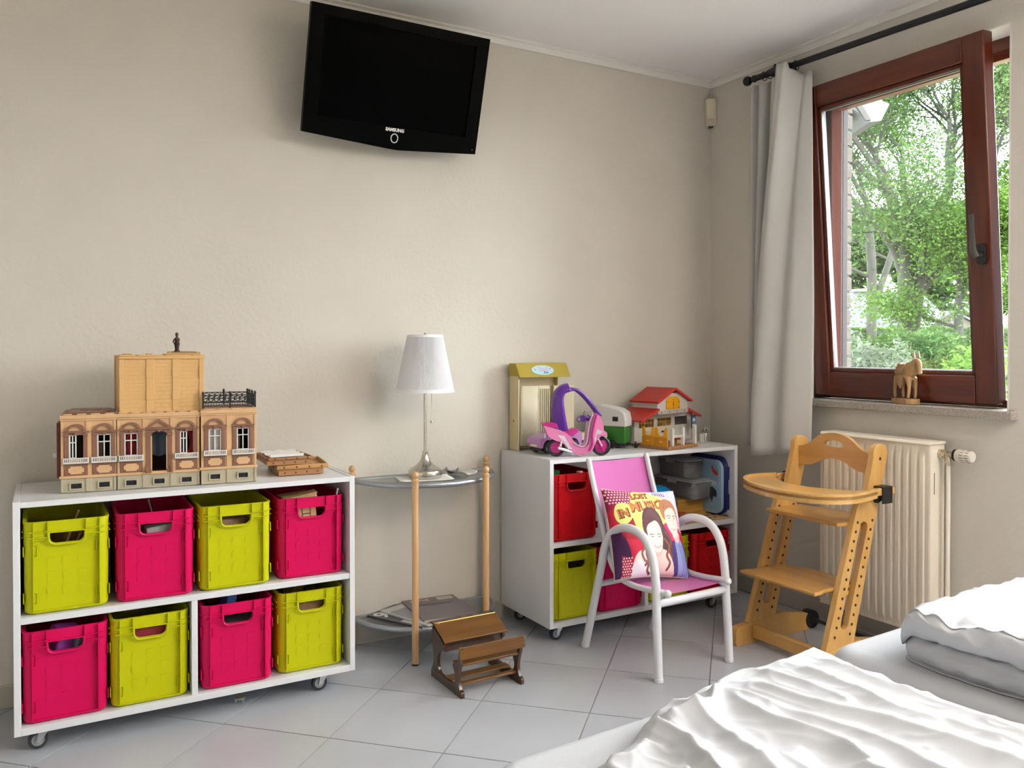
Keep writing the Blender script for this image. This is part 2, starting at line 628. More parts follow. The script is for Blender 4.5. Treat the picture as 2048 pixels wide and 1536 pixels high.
# ------------------------------------------------------------------ storage carts on castors
m_white = M('white_laminate', (0.72, 0.72, 0.74), 0.35, var=0.02, vscale=3)
m_edge = M('chipped_edge', (0.42, 0.36, 0.30), 0.8)
m_steel = M('castor_steel', (0.62, 0.63, 0.65), 0.3, 1.0)
m_rubber = M('grey_rubber', (0.03, 0.032, 0.04), 0.6)
m_hub = M('grey_hub', (0.30, 0.31, 0.33), 0.45)
CW, CD, CZ0, CZ1, CT = 1.002, 0.392, 0.062, 0.728, 0.018
MID0, MID1 = 0.378, 0.397


def make_cart(name, label, loc):
    t = thing(name, label, 'storage cart', loc, 0, 'white storage carts on castors')
    h = CW / 2
    for sx in (-1, 1):
        x0 = -h if sx < 0 else h - CT
        MB().bb(x0, x0 + CT, 0, CD, CZ0, CZ1).build('side_panel', m_white, t, bevel=.0012)
    MB().bb(-h + CT, h - CT, 0, CD, CZ1 - CT, CZ1 - .0015).build('top_panel', m_white, t, bevel=.0012)
    MB().bb(-h + CT, h - CT, 0.002, CD - .004, MID0, MID1).build('shelf', m_white, t, bevel=.0012)
    MB().bb(-h + CT, h - CT, 0, CD, CZ0, CZ0 + .021).build('bottom_panel', m_white, t, bevel=.0012)
    MB().bb(-.026, -.008, 0.003, CD - .004, CZ0 + .021, MID0).build('divider', m_white, t, bevel=.0012)
    MB().bb(-h + .004, h - .004, CD, CD + .004, CZ0 + .004, CZ1 - .004).build('back_panel', m_white, t)
    for cx in (-h + .075, h - .095):
        for cy in (.05, CD - .06):
            c = MB()
            # fork with top plate, swivelled
            c.bb(cx - .018, cx + .022, cy - .018, cy + .018, CZ0 - .004, CZ0)
            c.cyl((cx, cy, CZ0 - .004), (cx, cy, CZ0 - .010), .012, n=14)
            for s in (-1, 1):
                c.plate([(cx - .021, .020), (cx - .011, .019), (cx + .012, CZ0 - .010), (cx - .014, CZ0 - .010)], cy + s * .012 - .001, cy + s * .012 + .001, 'y')
            c.cyl((cx - .016, cy - .016, .026), (cx - .016, cy + .016, .026), .004, n=10)
            co = c.build('castor', m_steel, t)
            w_ = MB(); w_.lathe([(.017, -.009), (.0245, -.009), (.026, -.005), (.026, .005), (.0245, .009), (.017, .009)], (cx - .016, cy, .026), 24, 'y', True)
            w_.build('tyre', m_rubber, co)
            w_ = MB(); w_.lathe([(.006, -.0085), (.016, -.0075), (.0185, -.0085), (.0185, .0085), (.016, .0075), (.006, .0085)], (cx - .016, cy, .026), 20, 'y')
            w_.build('wheel_hub', m_hub, co)
    return t


cartL = make_cart('storage_cart', 'white wheeled storage cart holding eight crates under the toy mansion', (-2.511, -0.412, 0))
cartR = make_cart('storage_cart', 'white wheeled storage cart in the corner behind the pink chair', (-0.712, -0.400, 0))
# worn, chipped edge strips on top of the left cart
for xa_, xb_ in ((-.5005, -.4985), (.4975, .5)):
    MB().bb(xa_, xb_, .01, .35, CZ1 - .0004, CZ1 + .0004).build('worn_edge', m_edge, cartL)

# ------------------------------------------------------------------ crates
KW, KD, KH = 0.2245, 0.345, 0.266
def pl(name, col):
    return M(name, col, 0.42, spec=0.22)
m_lime = pl('lime_plastic', (0.50, 0.50, 0.0015))
m_pink = pl('magenta_plastic', (0.62, 0.0015, 0.090))
m_red = pl('red_plastic', (0.55, 0.006, 0.012))


def crate_meshes():
    def ring(sx, sy, r, z, n=5):
        return [(x, y + KD / 2, z) for x, y in rrect(-sx, sx, -sy, sy, r, n)]
    s = MB()
    lv = [ring(KW / 2 - .014, KD / 2 - .014, .020, 0.0), ring(KW / 2 - .007, KD / 2 - .007, .026, .004), ring(KW / 2 - .004, KD / 2 - .004, .026, .010),
          ring(KW / 2 - .002, KD / 2 - .002, .026, KH),
          ring(KW / 2 - .010, KD / 2 - .010, .020, KH), ring(KW / 2 - .012, KD / 2 - .012, .020, .008)]
    n = len(lv[0])
    v = [p for l in lv for p in l]
    f = []
    for j in range(len(lv) - 1):
        for i in range(n):
            f.append((j * n + i, j * n + (i + 1) % n, (j + 1) * n + (i + 1) % n, (j + 1) * n + i))
    f.append(tuple(range(n - 1, -1, -1)))
    f.append(tuple(range((len(lv) - 1) * n, len(lv) * n)))
    s.add(v, f)
    body = s.build('crate_tmp', m_lime, smooth=0)
    hx = .044
    hole = [(-hx, .232), (-hx, .222)] + [(x, y) for x, y in arc(-hx + .017, .219, .017, 180, 270, 6)] + [(x, y) for x, y in arc(hx - .017, .219, .017, 270, 360, 6)] + [(hx, .232)]
    c1 = MB(); c1.plate(hole, -.02, .03, 'y')
    c1o = c1.build('cut_a', m_lime, smooth=0)
    c2 = MB(); c2.bb(-.083, .083, -.02, .0085, .012, .2125); o2 = c2.build('cut_b', m_lime, smooth=0)
    for c in (o2, c1o):
        md = body.modifiers.new('b', 'BOOLEAN'); md.operation = 'DIFFERENCE'; md.object = c; md.solver = 'EXACT'
    dg = bpy.context.evaluated_depsgraph_get()
    me = bpy.data.meshes.new_from_object(body.evaluated_get(dg))
    me.materials.clear()
    me.polygons.foreach_set('use_smooth', [True] * len(me.polygons))
    me.set_sharp_from_angle(angle=R(30))
    for o in (body, c1o, o2):
        bpy.data.objects.remove(o)
    # ribs of the rim
    rb = MB()
    e = .0018
    def band(z0, z1, out):
        o_ = rrect(-KW / 2 - out + .002, KW / 2 + out - .002, -KD / 2 - out + .002, KD / 2 + out - .002, .026, 5)
        i_ = rrect(-KW / 2 + .008, KW / 2 - .008, -KD / 2 + .008, KD / 2 - .008, .020, 5)
        T_ = rb.T; rb.T = Matrix.Translation((0, KD / 2, 0))
        rb.plate(o_, z0, z1, 'z', [i_]); rb.T = T_
    band(KH - .003, KH + .0008, .0015)
    def seg(x0, x1, z):      # horizontal fins of the front, broken at the handle
        rb.bb(x0, x1, -.0045, .004, z, z + .0024)
    for z in (.238, .2215):
        seg(-KW / 2 + .014, -.048, z); seg(.048, KW / 2 - .014, z)
        for s_ in (-1, 1):
            rb.bb(min(s_ * (KW / 2 - .001), s_ * (KW / 2 + .002)), max(s_ * (KW / 2 - .001), s_ * (KW / 2 + .002)), .02, KD - .02, z, z + .0022)
    for x in (-.085, .085, -.049, .049):
        rb.bb(x - .0013, x + .0013, -.005, .004, .206 if abs(x) > .06 else .222, KH)
    for x in (-.085, .085):
        rb.bb(x - .0016, x + .0016, -.004, .008, .012, .21)
    ribs = rb.mesh('ribs', 30)
    # raised lip round the handle
    hr = MB()
    path = [(-.047, -.001, .236), (-.047, -.001, .221)] + [(x, -.001, y) for x, y in arc(-.047 + .018, .217, .018, 180, 270, 6)] + [(x, -.001, y) for x, y in arc(.047 - .018, .217, .018, 270, 360, 6)] + [(.047, -.001, .236)]
    hr.tube([(a_, -.0025, c_) for a_, b_, c_ in path], .0030, 6)
    hr.bb(-.047, .047, -.0045, .003, .2335, .2365)
    lip = hr.mesh('handle_lip', 40)
    # clip tabs on the panel
    tb = MB()
    tb.tube([(0, .005, -.018), (.007, .005, -.014), (.007, .005, .014), (0, .005, .018)], .0020, 5)
    tb.bb(-.001, .0045, .0060, .0088, -.013, .013)
    tab = tb.mesh('clip_tab', 40)
    sd = MB(); sd.bb(-.0025, 0, .012, .028, -.014, .014)
    side = sd.mesh('side_tab', 40)
    em = MB()
    for i in range(3):
        for j in range(3):
            em.plate(rrect(-.052 + i * .040 - .0, -.052 + i * .040 + .024, .052 + j * .042, .052 + j * .042 + .026, .006, 3), .0075, .0088, 'y')
    emb = em.mesh('embossed_squares', 40)
    return me, ribs, lip, tab, side, emb


CM = crate_meshes()


def crate(mat, label, loc, rz=0.0):
    t = thing('storage_crate', label, 'crate', loc, rz, 'plastic storage crates')
    def put(n, me, l=(0, 0, 0), r=(0, 0, 0), par=None):
        m2 = crate.cache.get((id(me), mat.name))
        if m2 is None:
            m2 = me.copy(); m2.materials.append(mat); crate.cache[(id(me), mat.name)] = m2
        return obj_of(n, m2, None, par or t, l, r)
    b = put('body', CM[0])
    put('rim_ribs', CM[1]); put('handle_lip', CM[2])
    put('embossed_squares', CM[5])
    for x, z, r in ((-.083, .183, 0), (-.083, .048, 0), (.083, .183, PI), (.083, .048, PI)):
        o = put('clip_tab', CM[3], (x, 0, z), (0, r, 0))
    for s_ in (-1, 1):
        for z in (.183, .048):
            put('side_tab', CM[4], (s_ * (KW / 2 - .003), (0 if s_ < 0 else .04), z), (0, 0, 0 if s_ < 0 else PI))
    return t


crate.cache = {}
ZU, ZL = MID1 + .0005, CZ0 + .0215
yc = -0.402
crates = {}
for key, mat, x, z, rz, lab in (
        ('A', m_lime, -2.876, ZU, 0, 'lime green crate at the left end of the upper shelf under the mansion'),
        ('B', m_pink, -2.637, ZU, R(-1.0), 'magenta crate second from left on the upper shelf of the left cart'),
        ('C', m_lime, -2.400, ZU, R(-.5), 'lime green crate in the upper shelf beside the crate with a wooden box'),
        ('D', m_pink, -2.152, ZU, R(-1.5), 'magenta crate holding the wooden birthday box at the upper right end'),
        ('E', m_pink, -2.881, ZL, 0, 'magenta crate at the lower left corner of the left cart'),
        ('F', m_lime, -2.6535, ZL, 0, 'lime green crate left of the divider in the lower shelf'),
        ('G', m_pink, -2.395, ZL, R(-.8), 'magenta crate right of the divider in the lower shelf'),
        ('H', m_lime, -2.153, ZL, R(-.6), 'lime green crate at the lower right end of the left cart')):
    if key in 'DH':
        y = yc + .012
    else:
        y = yc
    crates[key] = crate(mat, lab, (x, y, z), rz)
for key, mat, x, z, lab in (
        ('J', m_red, -1.080, ZU, 'red crate at the upper left of the right cart'),
        ('K', m_lime, -1.080, ZL, 'lime green crate at the lower left of the right cart'),
        ('L', m_pink, -0.8525, ZL, 'magenta crate seen behind the white legs of the pink chair'),
        ('N', m_lime, -0.590, ZL, 'lime green crate mostly hidden behind the pink seat'),
        ('O', m_red, -0.350, ZL, 'red crate at the lower right end of the right cart')):
    crates[key] = crate(mat, lab, (x, -0.39, z), 0)

# ------------------------------------------------------------------ things lying in the crates
m_pine = WOOD('toy_pine', (0.50, 0.31, 0.14), (0.62, 0.41, 0.20), 0.55, (30, 4, 30), 0)
m_ink = M('blue_black_print', (0.02, 0.025, 0.06), 0.7)
bx = thing('wooden_box', 'small wooden box lettered happy birthday, tilted in a magenta crate', 'box', (-2.175, -0.335, ZU + .238), R(-3))
bx.rotation_euler = (R(4), R(-9), R(-2))
b_ = MB(); b_.bb(-.055, .055, -.02, .02, 0, .030); b_.build('box', m_pine, bx, bevel=.0015)
b_ = MB(); b_.bb(-.057, .057, -.022, .022, .030, .034); b_.build('lid', m_pine, bx, bevel=.001)
tx = MB(); tx.text('happy birthday', .0125, Matrix.Translation((.014, -.0203, .015)) @ Matrix.Rotation(R(90), 4, 'X'), .0002, italic=.25)
tx.tube([(-.045, -.0204, .010), (-.038, -.0204, .014), (-.033, -.0204, .011), (-.027, -.0204, .013)], .0012, 4)
tx.build('lettering', m_ink, bx)


def stick(key, name, lab, mat, a, b, r=.004, cat='toy'):
    o = crates[key]
    m_ = MB(); m_.cyl(a, b, r, r * .8, 8); m_.sphere(b, r * 1.2, 8)
    q = m_.build(name, mat)
    q.location = o.location; q.rotation_euler = o.rotation_euler
    tag(q, lab, cat)
    return q


def block(key, name, lab, mat, c, d, rot=(0, 0, 0), cat='toy', extra=None):
    o = crates[key]
    q = thing(name, lab, cat, tuple(Vector(o.location) + Vector(c)), 0)
    q.rotation_euler = rot
    m_ = MB(); m_.box((0, 0, 0), d); m_.build('block', mat, q, bevel=min(d) * .12)
    if extra:
        extra(q, d)
    return q


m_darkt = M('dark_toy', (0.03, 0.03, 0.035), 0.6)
m_greyt = M('grey_toy', (0.30, 0.29, 0.28), 0.6)
m_brownt = WOOD('brown_toy', (0.16, 0.08, 0.035), (0.28, 0.15, 0.06), .5, (20, 20, 20), 0)
m_purp = M('purple_toy', (0.28, 0.05, 0.30), 0.45)
m_bluet = M('blue_toy', (0.03, 0.14, 0.45), 0.5)
stick('A', 'wooden_stick', 'pale wooden stick leaning up in the upper left lime crate', m_pine, (-.03, .05, .10), (.035, .16, .262), .004)
stick('A', 'wooden_stick', 'brown stick seen through the handle of the upper left lime crate', m_brownt, (.02, .03, .18), (.05, .06, .24), .004)
block('A', 'toy_block', 'dark wooden block in the upper left lime crate', m_brownt, (.02, .22, .12), (.09, .12, .2), (0, 0, .3))
block('B', 'toy_block', 'grey toy block behind the handle of the upper magenta crate', m_greyt, (.018, .045, .205), (.09, .05, .03), (0, R(-6), R(4)))
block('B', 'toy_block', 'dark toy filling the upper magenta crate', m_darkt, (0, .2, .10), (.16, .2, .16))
stick('B', 'toy_stick', 'thin pale stick poking out of the upper magenta crate', m_greyt, (.01, .1, .2), (-.005, .17, .275), .003)
block('C', 'toy_block', 'dark wooden toy behind the handle of the upper right lime crate', m_brownt, (-.01, .055, .20), (.10, .05, .035), (0, R(5), .2))
block('D', 'wooden_block', 'pale wooden block with dark lines behind the upper right crate handle', m_pine, (-.015, .04, .212), (.075, .04, .055), (0, R(-3), 0), extra=lambda q, d: (lambda l: l.build('line', m_ink, q))(MB().bb(-.013, -.0105, -.0206, -.0195, -.026, .02).bb(.014, .0165, -.0206, -.0195, -.026, .02).bb(-.0105, .014, -.0206, -.0195, -.004, -.001)))
stick('D', 'white_hook', 'white plastic hook at the right edge of the crate with the wooden box', M('white_pl', (.75, .74, .72), .4), (.082, .03, .2), (.094, .02, .283), .0035)
block('D', 'wooden_board', 'thin wooden board lying across the rim of the upper right crate', m_pine, (-.03, .08, .262), (.10, .10, .006), (R(3), R(-4), .1))
block('E', 'toy_figure', 'purple toy heap in the lower left magenta crate', m_purp, (.0, .07, .215), (.08, .07, .07), (.3, .2, .5))
block('E', 'toy_block', 'grey blue toy behind the handle of the lower left magenta crate', M('greyblue', (.16, .18, .26), .5), (.04, .05, .2), (.045, .04, .06), (.2, .1, .4))
block('F', 'toy_block', 'red toy box behind the handle of the lower middle lime crate', M('dullred', (.35, .03, .04), .5), (.01, .05, .205), (.12, .05, .05), (0, R(-6), 0))
stick('F', 'toy_stick', 'brown stick lying across the lower middle lime crate', m_brownt, (-.06, .12, .255), (.06, .10, .272), .005)
block('G', 'toy_block', 'blue toy brick at the back of the lower magenta crate', m_bluet, (-.01, .12, .235), (.035, .05, .06), (0, .2, .3))
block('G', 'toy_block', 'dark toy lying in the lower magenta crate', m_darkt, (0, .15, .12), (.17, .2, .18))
block('H', 'toy_block', 'brown wooden toy behind the handle of the lower right lime crate', m_brownt, (.0, .055, .205), (.10, .06, .05), (0, R(-8), .1))
block('H', 'toy_block', 'tan toy block at the back of the lower right lime crate', M('tan_toy', (.34, .24, .10), .6), (-.01, .18, .24), (.05, .05, .07), (.1, .3, .6))
block('J', 'toy_block', 'green toy bar on top of the right cart red crate', M('green_toy', (.02, .20, .06), .5), (-.06, .10, .262), (.07, .03, .02), (0, 0, -.3))
block('J', 'toy_block', 'pale pink toy block in the right cart red crate', M('pale_toy', (.70, .45, .40), .5), (.035, .03, .262), (.02, .02, .016), (0, 0, .3))

# ------------------------------------------------------------------ toy mansion
m_peach = M('peach_plastic', (0.66, 0.41, 0.215), 0.42)
m_tan = M('tan_plastic', (0.64, 0.385, 0.155), 0.42)
m_tbrown = M('brown_plastic', (0.245, 0.115, 0.075), 0.45)
m_stone = M('stone_plastic', (0.44, 0.39, 0.28), 0.5)
m_whitep = M('white_plastic', (0.78, 0.77, 0.75), 0.35)
m_grille = M('black_grille', (0.015, 0.017, 0.02), 0.45)
m_redcl = M('red_curtain', (0.22, 0.004, 0.010), 0.8)
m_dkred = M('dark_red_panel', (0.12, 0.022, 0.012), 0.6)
m_bluegrey = M('blue_grey_cloth', (0.13, 0.17, 0.24), 0.8)
mans = thing('toy_mansion', 'peach toy mansion with brown window surrounds and white balconies on the left cart', 'toy house', (-2.890, -0.308, CZ1), R(-5.0))
MODS = [(0.0, 0.152, 0.0, 0.0), (0.153, 0.392, 0.0, 0.0), (0.394, 0.566, -0.006, 0.004)]
DEP = 0.20
WB, WT, CT_ = 0.047, 0.222, 0.234
bays = []
for mi, (u0, u1, yo, zo) in enumerate(MODS):
    nb = 3 if mi == 1 else 2
    bw = (u1 - u0) / nb
    for k in range(nb):
        bays.append((mi, u0 + bw * (k + .5) + (.004 if mi == 0 else 0), yo, zo, 'door' if (mi == 1 and k == 1) else 'win'))
for mi, (u0, u1, yo, zo) in enumerate(MODS):
    # stone basement with recessed courses
    bs = MB(); bs.bb(u0 + .001, u1 - .001, yo, yo + DEP, zo * 0, WB - .003 + zo)
    bo = bs.build('basement', m_stone, mans, bevel=.0008, seg=1)
    sb = MB()
    holes = []
    for (mj, u, yy, zz, kd) in bays:
        if mj != mi:
            continue
        if kd == 'win':
            holes.append([(u - .019, WB + .055 + zo), (u + .019, WB + .055 + zo), (u + .019, WB + .127 + zo), (u - .019, WB + .127 + zo)])
        else:
            holes.append([(u - .024, WB + .004), (u + .024, WB + .004), (u + .024, WB + .115)] + [(x, z) for x, z in arc(u, WB + .115, .024, 0, 180, 8, .014)][1:-1] + [(u - .024, WB + .115)])
    fw = MB(); fw.plate([(u0 + .001, WB + zo), (u1 - .001, WB + zo), (u1 - .001, WT + zo), (u0 + .001, WT + zo)], yo + .001, yo + .006, 'y', holes)
    fw.build('front_wall', m_peach, mans, smooth=0)
    sh = MB()
    sh.bb(u0 + .001, u0 + .005, yo + .006, yo + DEP, WB + zo, WT + zo); sh.bb(u1 - .005, u1 - .001, yo + .006, yo + DEP, WB + zo, WT + zo)
    sh.bb(u0 + .005, u1 - .005, yo + DEP - .005, yo + DEP, WB + zo, WT + zo)
    sh.build('outer_wall', m_peach, mans)
    MB().bb(u0 + .006, u1 - .006, yo + .085, yo + .088, WB + zo, WT - .004 + zo).build('shade_sheet', M('room_shade', (.035, .022, .016), .8), mans)  # dark sheet standing in for the shade inside the rooms
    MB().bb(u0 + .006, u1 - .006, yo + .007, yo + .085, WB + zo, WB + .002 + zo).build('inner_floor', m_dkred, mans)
    MB().bb(u0 - .003, u1 + .002, yo - .005, yo + .004, WB - .004 + zo, WB + .004 + zo).build('plinth_ledge', m_peach, mans, bevel=.001)
    co = MB()
    co.bb(u0 - .001, u1 + .001, yo - .007, yo + .004, WT + zo, CT_ + zo)
    co.bb(u0 - .001, u1 + .001, yo - .004, yo + .002, WT - .006 + zo, WT + zo)
    nn = 7 if mi == 1 else 4
    for k in range(nn):      # castellated lugs
        uu = u0 + (u1 - u0) * (k + .5) / nn
        co.bb(uu - .012, uu + .012, yo - .006, yo + .004, CT_ + zo, CT_ + .0035 + zo)
    co.build('cornice', m_peach, mans, bevel=.0008, seg=1)
    # pilaster strips between the bays
    nb = 3 if mi == 1 else 2
    for k in range(nb + 1):
        uu = u0 + (u1 - u0) * k / nb
        a, b = max(u0 + .001, uu - .008), min(u1 - .001, uu + .008)
        MB().bb(a, b, yo - .0015, yo + .001, WB + .004 + zo, WT + zo).build('pilaster', m_peach, mans, bevel=.0006, seg=1)
        MB().bb(a, b, yo - .0025, yo, .002, WB - .005 + zo).build('stone_pier', m_stone, mans, bevel=.0006, seg=1)
# roof plates
MB().bb(.004, .150, 0.004, DEP, CT_ - .002, CT_ + .004).build('roof', m_tbrown, mans, bevel=.001)
rp = MB(); rp.bb(.020, .135, .030, DEP - .02, CT_ + .004, CT_ + .009); rp.bb(.05, .11, .06, DEP - .06, CT_ + .009, CT_ + .012)
rp.build('roof_panel', M('brown_roof', (.30, .17, .12), .5), mans, bevel=.001)
MB().bb(.153, .392, .004, DEP, CT_ - .002, CT_ + .002).build('roof', m_tbrown, mans)
MB().bb(.395, .566, -.004, DEP, CT_ - .002, CT_ + .008).build('terrace', m_peach, mans, bevel=.001)
MB().bb(.400, .561, .002, DEP - .004, CT_ + .008, CT_ + .009).build('terrace_floor', m_tbrown, mans)
# dark red side curtain panel on the left end
sp = MB(); sp.plate([(0.0, WB), (.012, WB + .002), (.006, .09), (.012, .14), (.004, .19), (.01, WT - .012), (.17, WT - .012), (.17, WB)], -.010, -.001, 'x')
sp.build('side_panel', m_dkred, mans)
MB().bb(-.022, -.010, .03, .06, .105, .118).build('side_knob', m_whitep, mans, bevel=.002)
# window bays
open_ = {0: 'dark', 1: 'dark', 2: 'red', 4: 'redopen', 5: 'grey', 6: 'dark'}
for bi, (mi, u, yo, zo, kd) in enumerate(bays):
    z = lambda v: WB + v + zo
    if kd == 'win':
        su = MB()
        for s_ in (-1, 1):
            su.bb(u + s_ * .0255 - .0055, u + s_ * .0255 + .0055, yo - .004, yo + .001, z(.045), z(.130))
            su.bb(u + s_ * .0255 - .0068, u + s_ * .0255 + .0068, yo - .006, yo + .001, z(.122), z(.130))
        su.bb(u - .020, u + .020, yo - .003, yo + .001, z(.126), z(.135))
        su.bb(u - .036, u + .036, yo - .008, yo + .001, z(.134), z(.1385))
        su.bb(u - .0045, u + .0045, yo - .007, yo + .001, z(.125), z(.135))
        so = su.build('window_surround', m_tbrown, mans, bevel=.0005, seg=1)
        ar = MB(); o_ = arc(u, z(.1385), .026, 0, 180, 14, .021); i_ = arc(u, z(.1385), .0195, 180, 0, 14, .0145)
        ar.plate(o_ + i_, yo - .007, yo + .001, 'y'); ar.build('arch', m_tbrown, so)
        pn = MB()
        pn.bb(u - .031, u + .031, yo - .003, yo + .001, z(.003), z(.040)); pn.bb(u - .033, u + .033, yo - .005, yo + .001, z(.036), z(.040))
        po = pn.build('lower_panel', m_tbrown, mans, bevel=.0005, seg=1)
        c = .006
        x0, x1, y0, y1 = u - .021, u + .021, z(.009), z(.032)
        oc = [(x0 + c, y0), (x1 - c, y0), (x1 - c, y0 + c * .6), (x1, y0 + c), (x1, y1 - c), (x1 - c, y1 - c * .6), (x1 - c, y1), (x0 + c, y1), (x0 + c, y1 - c * .6), (x0, y1 - c), (x0, y0 + c), (x0 + c, y0 + c * .6)]
        pq = MB(); pq.plate(oc, yo - .0048, yo - .002, 'y'); pq.build('plaque', m_peach, po)
        fr = MB()
        kind = open_.get(bi, 'dark')
        def frame(a, b, bars=True):
            z0, z1 = z(.055), z(.127)
            for p in ((a, a + .0035), (b - .0035, b)):
                fr.bb(p[0], p[1], yo - .001, yo + .003, z0, z1)
            for q in (z0, z1 - .0035):
                fr.bb(a, b, yo - .001, yo + .003, q, q + .0035)
            if bars:
                m_ = (a + b) / 2
                fr.bb(m_ - .0016, m_ + .0016, yo - .001, yo + .003, z0, z1)
                fr.bb(a, b, yo - .001, yo + .003, z0 + .047, z0 + .050)
        if bi in (0,):
            frame(u - .019, u + .001); fr.bb(u - .019, u - .015, yo - .002, yo, z(.055), z(.127))
            fr.T = Matrix.Translation((u + .004, yo, 0)) @ Matrix.Rotation(R(-65), 4, 'Z') @ Matrix.Translation((-u, -yo, 0)); fr.T = None
        elif kind == 'redopen':
            frame(u - .019, u + .002)
        else:
            frame(u - .019, u + .019)
        fr.build('window_frame', m_whitep, mans)
        if 'red' in kind:
            cu = MB()
            for s_ in (-1, 1):
                def fn(a, b, s_=s_):
                    w_ = .017 - .009 * math.sin(PI * min(1, max(0, (b - .05) / .9))) ** .7 * (1 if b < .8 else .6)
                    return (u + s_ * (.0185 - a * w_), yo + .010 + .0012 * math.sin(a * 16), z(.055) + .072 * b)
                cu.grid(10, 10, fn)
            cu.bb(u - .019, u + .019, yo + .012, yo + .0125, z(.055), z(.127)) if kind == 'red' else None
            cu.build('curtain', m_redcl, mans)
        if kind == 'grey':
            MB().bb(u - .019, u + .019, yo + .006, yo + .007, z(.055), z(.127)).build('blind', M('grey_blind', (.38, .35, .32), .7), mans)
        if bi in (1, 6):
            MB().bb(u - .019, u - .005, yo + .03, yo + .034, z(.05), z(.10)).build('inner_panel', m_tbrown, mans)
        # balcony
        ba = MB()
        dz = .055
        ba.bb(u - .034, u + .034, yo - .016, yo, z(.0415), z(.0435))
        ba.bb(u - .0345, u + .0345, yo - .0175, yo - .0145, z(.056), z(.0585))
        ba.bb(u - .034, u + .034, yo - .017, yo - .0145, z(.0435), z(.0455))
        for s_ in (-1, 1):
            ba.bb(u + s_ * .0335 - .001, u + s_ * .0335 + .001, yo - .0165, yo, z(.0435), z(.0585))
        bo = ba.build('balcony', m_whitep, mans)
        bl = MB()
        for k in range(14):
            xx = u - .0315 + .063 * k / 13
            bl.bb(xx - .0011, xx + .0011, yo - .0168, yo - .0150, z(.0455), z(.056))
        bl.build('balusters', m_whitep, bo)
    else:
        su = MB()
        for s_ in (-1, 1):
            su.bb(u + s_ * .031 - .0065, u + s_ * .031 + .0065, yo - .005, yo + .001, z(.0), z(.132))
            su.bb(u + s_ * .031 - .0085, u + s_ * .031 + .0085, yo - .008, yo + .001, z(.115), z(.124))
            su.bb(u + s_ * .031 - .0085, u + s_ * .031 + .0085, yo - .009, yo + .001, z(.0), z(.012))
            su.plate([(yo - .016, z(0)), (yo, z(0)), (yo, z(.028)), (yo - .008, z(.020))], u + s_ * .036 - .003, u + s_ * .036 + .003, 'x')
        sa = [(u - .0245, z(.114))] + arc(u, z(.115), .0245, 180, 0, 10, .0145) + [(u + .0245, z(.114)), (u + .0245, z(.136)), (u - .0245, z(.136))]
        su.plate(sa, yo - .004, yo + .001, 'y')
        su.bb(u - .041, u + .041, yo - .009, yo + .001, z(.134), z(.1385))
        su.bb(u - .004, u + .004, yo - .008, yo + .001, z(.127), z(.137))
        so = su.build('door_surround', m_tbrown, mans, bevel=.0005, seg=1)
        pe = MB(); pe.plate([(u - .041, z(.1385)), (u + .041, z(.1385)), (u, z(.167))], yo - .009, yo + .001, 'y', [[(u - .025, z(.1425)), (u + .025, z(.1425)), (u, z(.1605))]])
        pe.build('pediment', m_tbrown, so)
        df = MB(); df.bb(u + .0205, u + .024, yo - .003, yo + .004, z(.004), z(.115)); df.bb(u - .024, u - .0205, yo - .003, yo + .004, z(.004), z(.115)); df.bb(u - .024, u + .024, yo - .006, yo + .004, z(.0), z(.005))
        df.build('door_frame', m_peach, mans)
        cl = MB(); cl.grid(14, 8, lambda a, b: (u - .038 + .076 * a, yo + .05 + .003 * math.sin(a * 20), z(.048) + .12 * b + .004 * math.sin(a * 9) * (1 - b)))
        cl.build('curtain', m_bluegrey, mans)
    # basement grille
    gy = yo - .0022
    gf = MB(); gf.plate([(u - .019, .008 + zo), (u + .019, .008 + zo), (u + .019, .031 + zo), (u - .019, .031 + zo)], gy - .002, gy + .003, 'y', [[(u - .0145, .012 + zo), (u + .0145, .012 + zo), (u + .0145, .027 + zo), (u - .0145, .027 + zo)]])
    go = gf.build('grille_frame', m_stone, mans, bevel=.0006, seg=1)
    gg = MB(); gg.bb(u - .0145, u + .0145, gy + .0015, gy + .003, .012 + zo, .027 + zo)
    if bi != 5:
        for k in range(5):
            xx = u - .012 + .006 * k
            gg.bb(xx - .0006, xx + .0006, gy, gy + .0015, .012 + zo, .027 + zo)
        gg.lathe([(.003, 0), (.0045, .0005), (.003, .001)], (u, gy, .0195 + zo), 8, 'y')
    gg.build('grille', m_grille, go)
# terrace railing
rail = MB()
posts = [(.402, .0), (.484, .0), (.562, .0), (.562, .07), (.562, .135), (.562, .19), (.402, .19), (.484, .19)]
zr = CT_ + .009
for (u, v) in posts:
    rail.bb(u - .0028, u + .0028, v - .0028, v + .0028, zr, zr + .046); rail.bb(u - .0042, u + .0042, v - .0042, v + .0042, zr + .046, zr + .049); rail.sphere((u, v, zr + .051), .003, 8)
ro = rail.build('railing_posts', m_grille, mans)
def rail_run(p, q, n):
    r_ = MB()
    p = Vector((*p, 0)); q = Vector((*q, 0)); d = (q - p)
    L = d.length; ang = math.atan2(d.y, d.x)
    r_.T = Matrix.Translation(p) @ Matrix.Rotation(ang, 4, 'Z')
    for zz in (.004, .018, .040):
        r_.bb(0, L, -.0012, .0012, zr + zz, zr + zz + .0028)
    for k in range(n):
        x = L * (k + .5) / n
        w_ = L / n / 2
        r_.tube([(x + w_ * .9 * math.cos(a), 0, zr + .0305 + .009 * math.sin(a)) for a in [2 * PI * i / 10 for i in range(10)]], .0011, 4, True)
        r_.bb(x - .0008, x + .0008, -.0008, .0008, zr + .004, zr + .020)
        r_.bb(x + w_ - .0008, x + w_ + .0008, -.0008, .0008, zr + .004, zr + .040)
    r_.build('railing_panel', m_grille, mans)
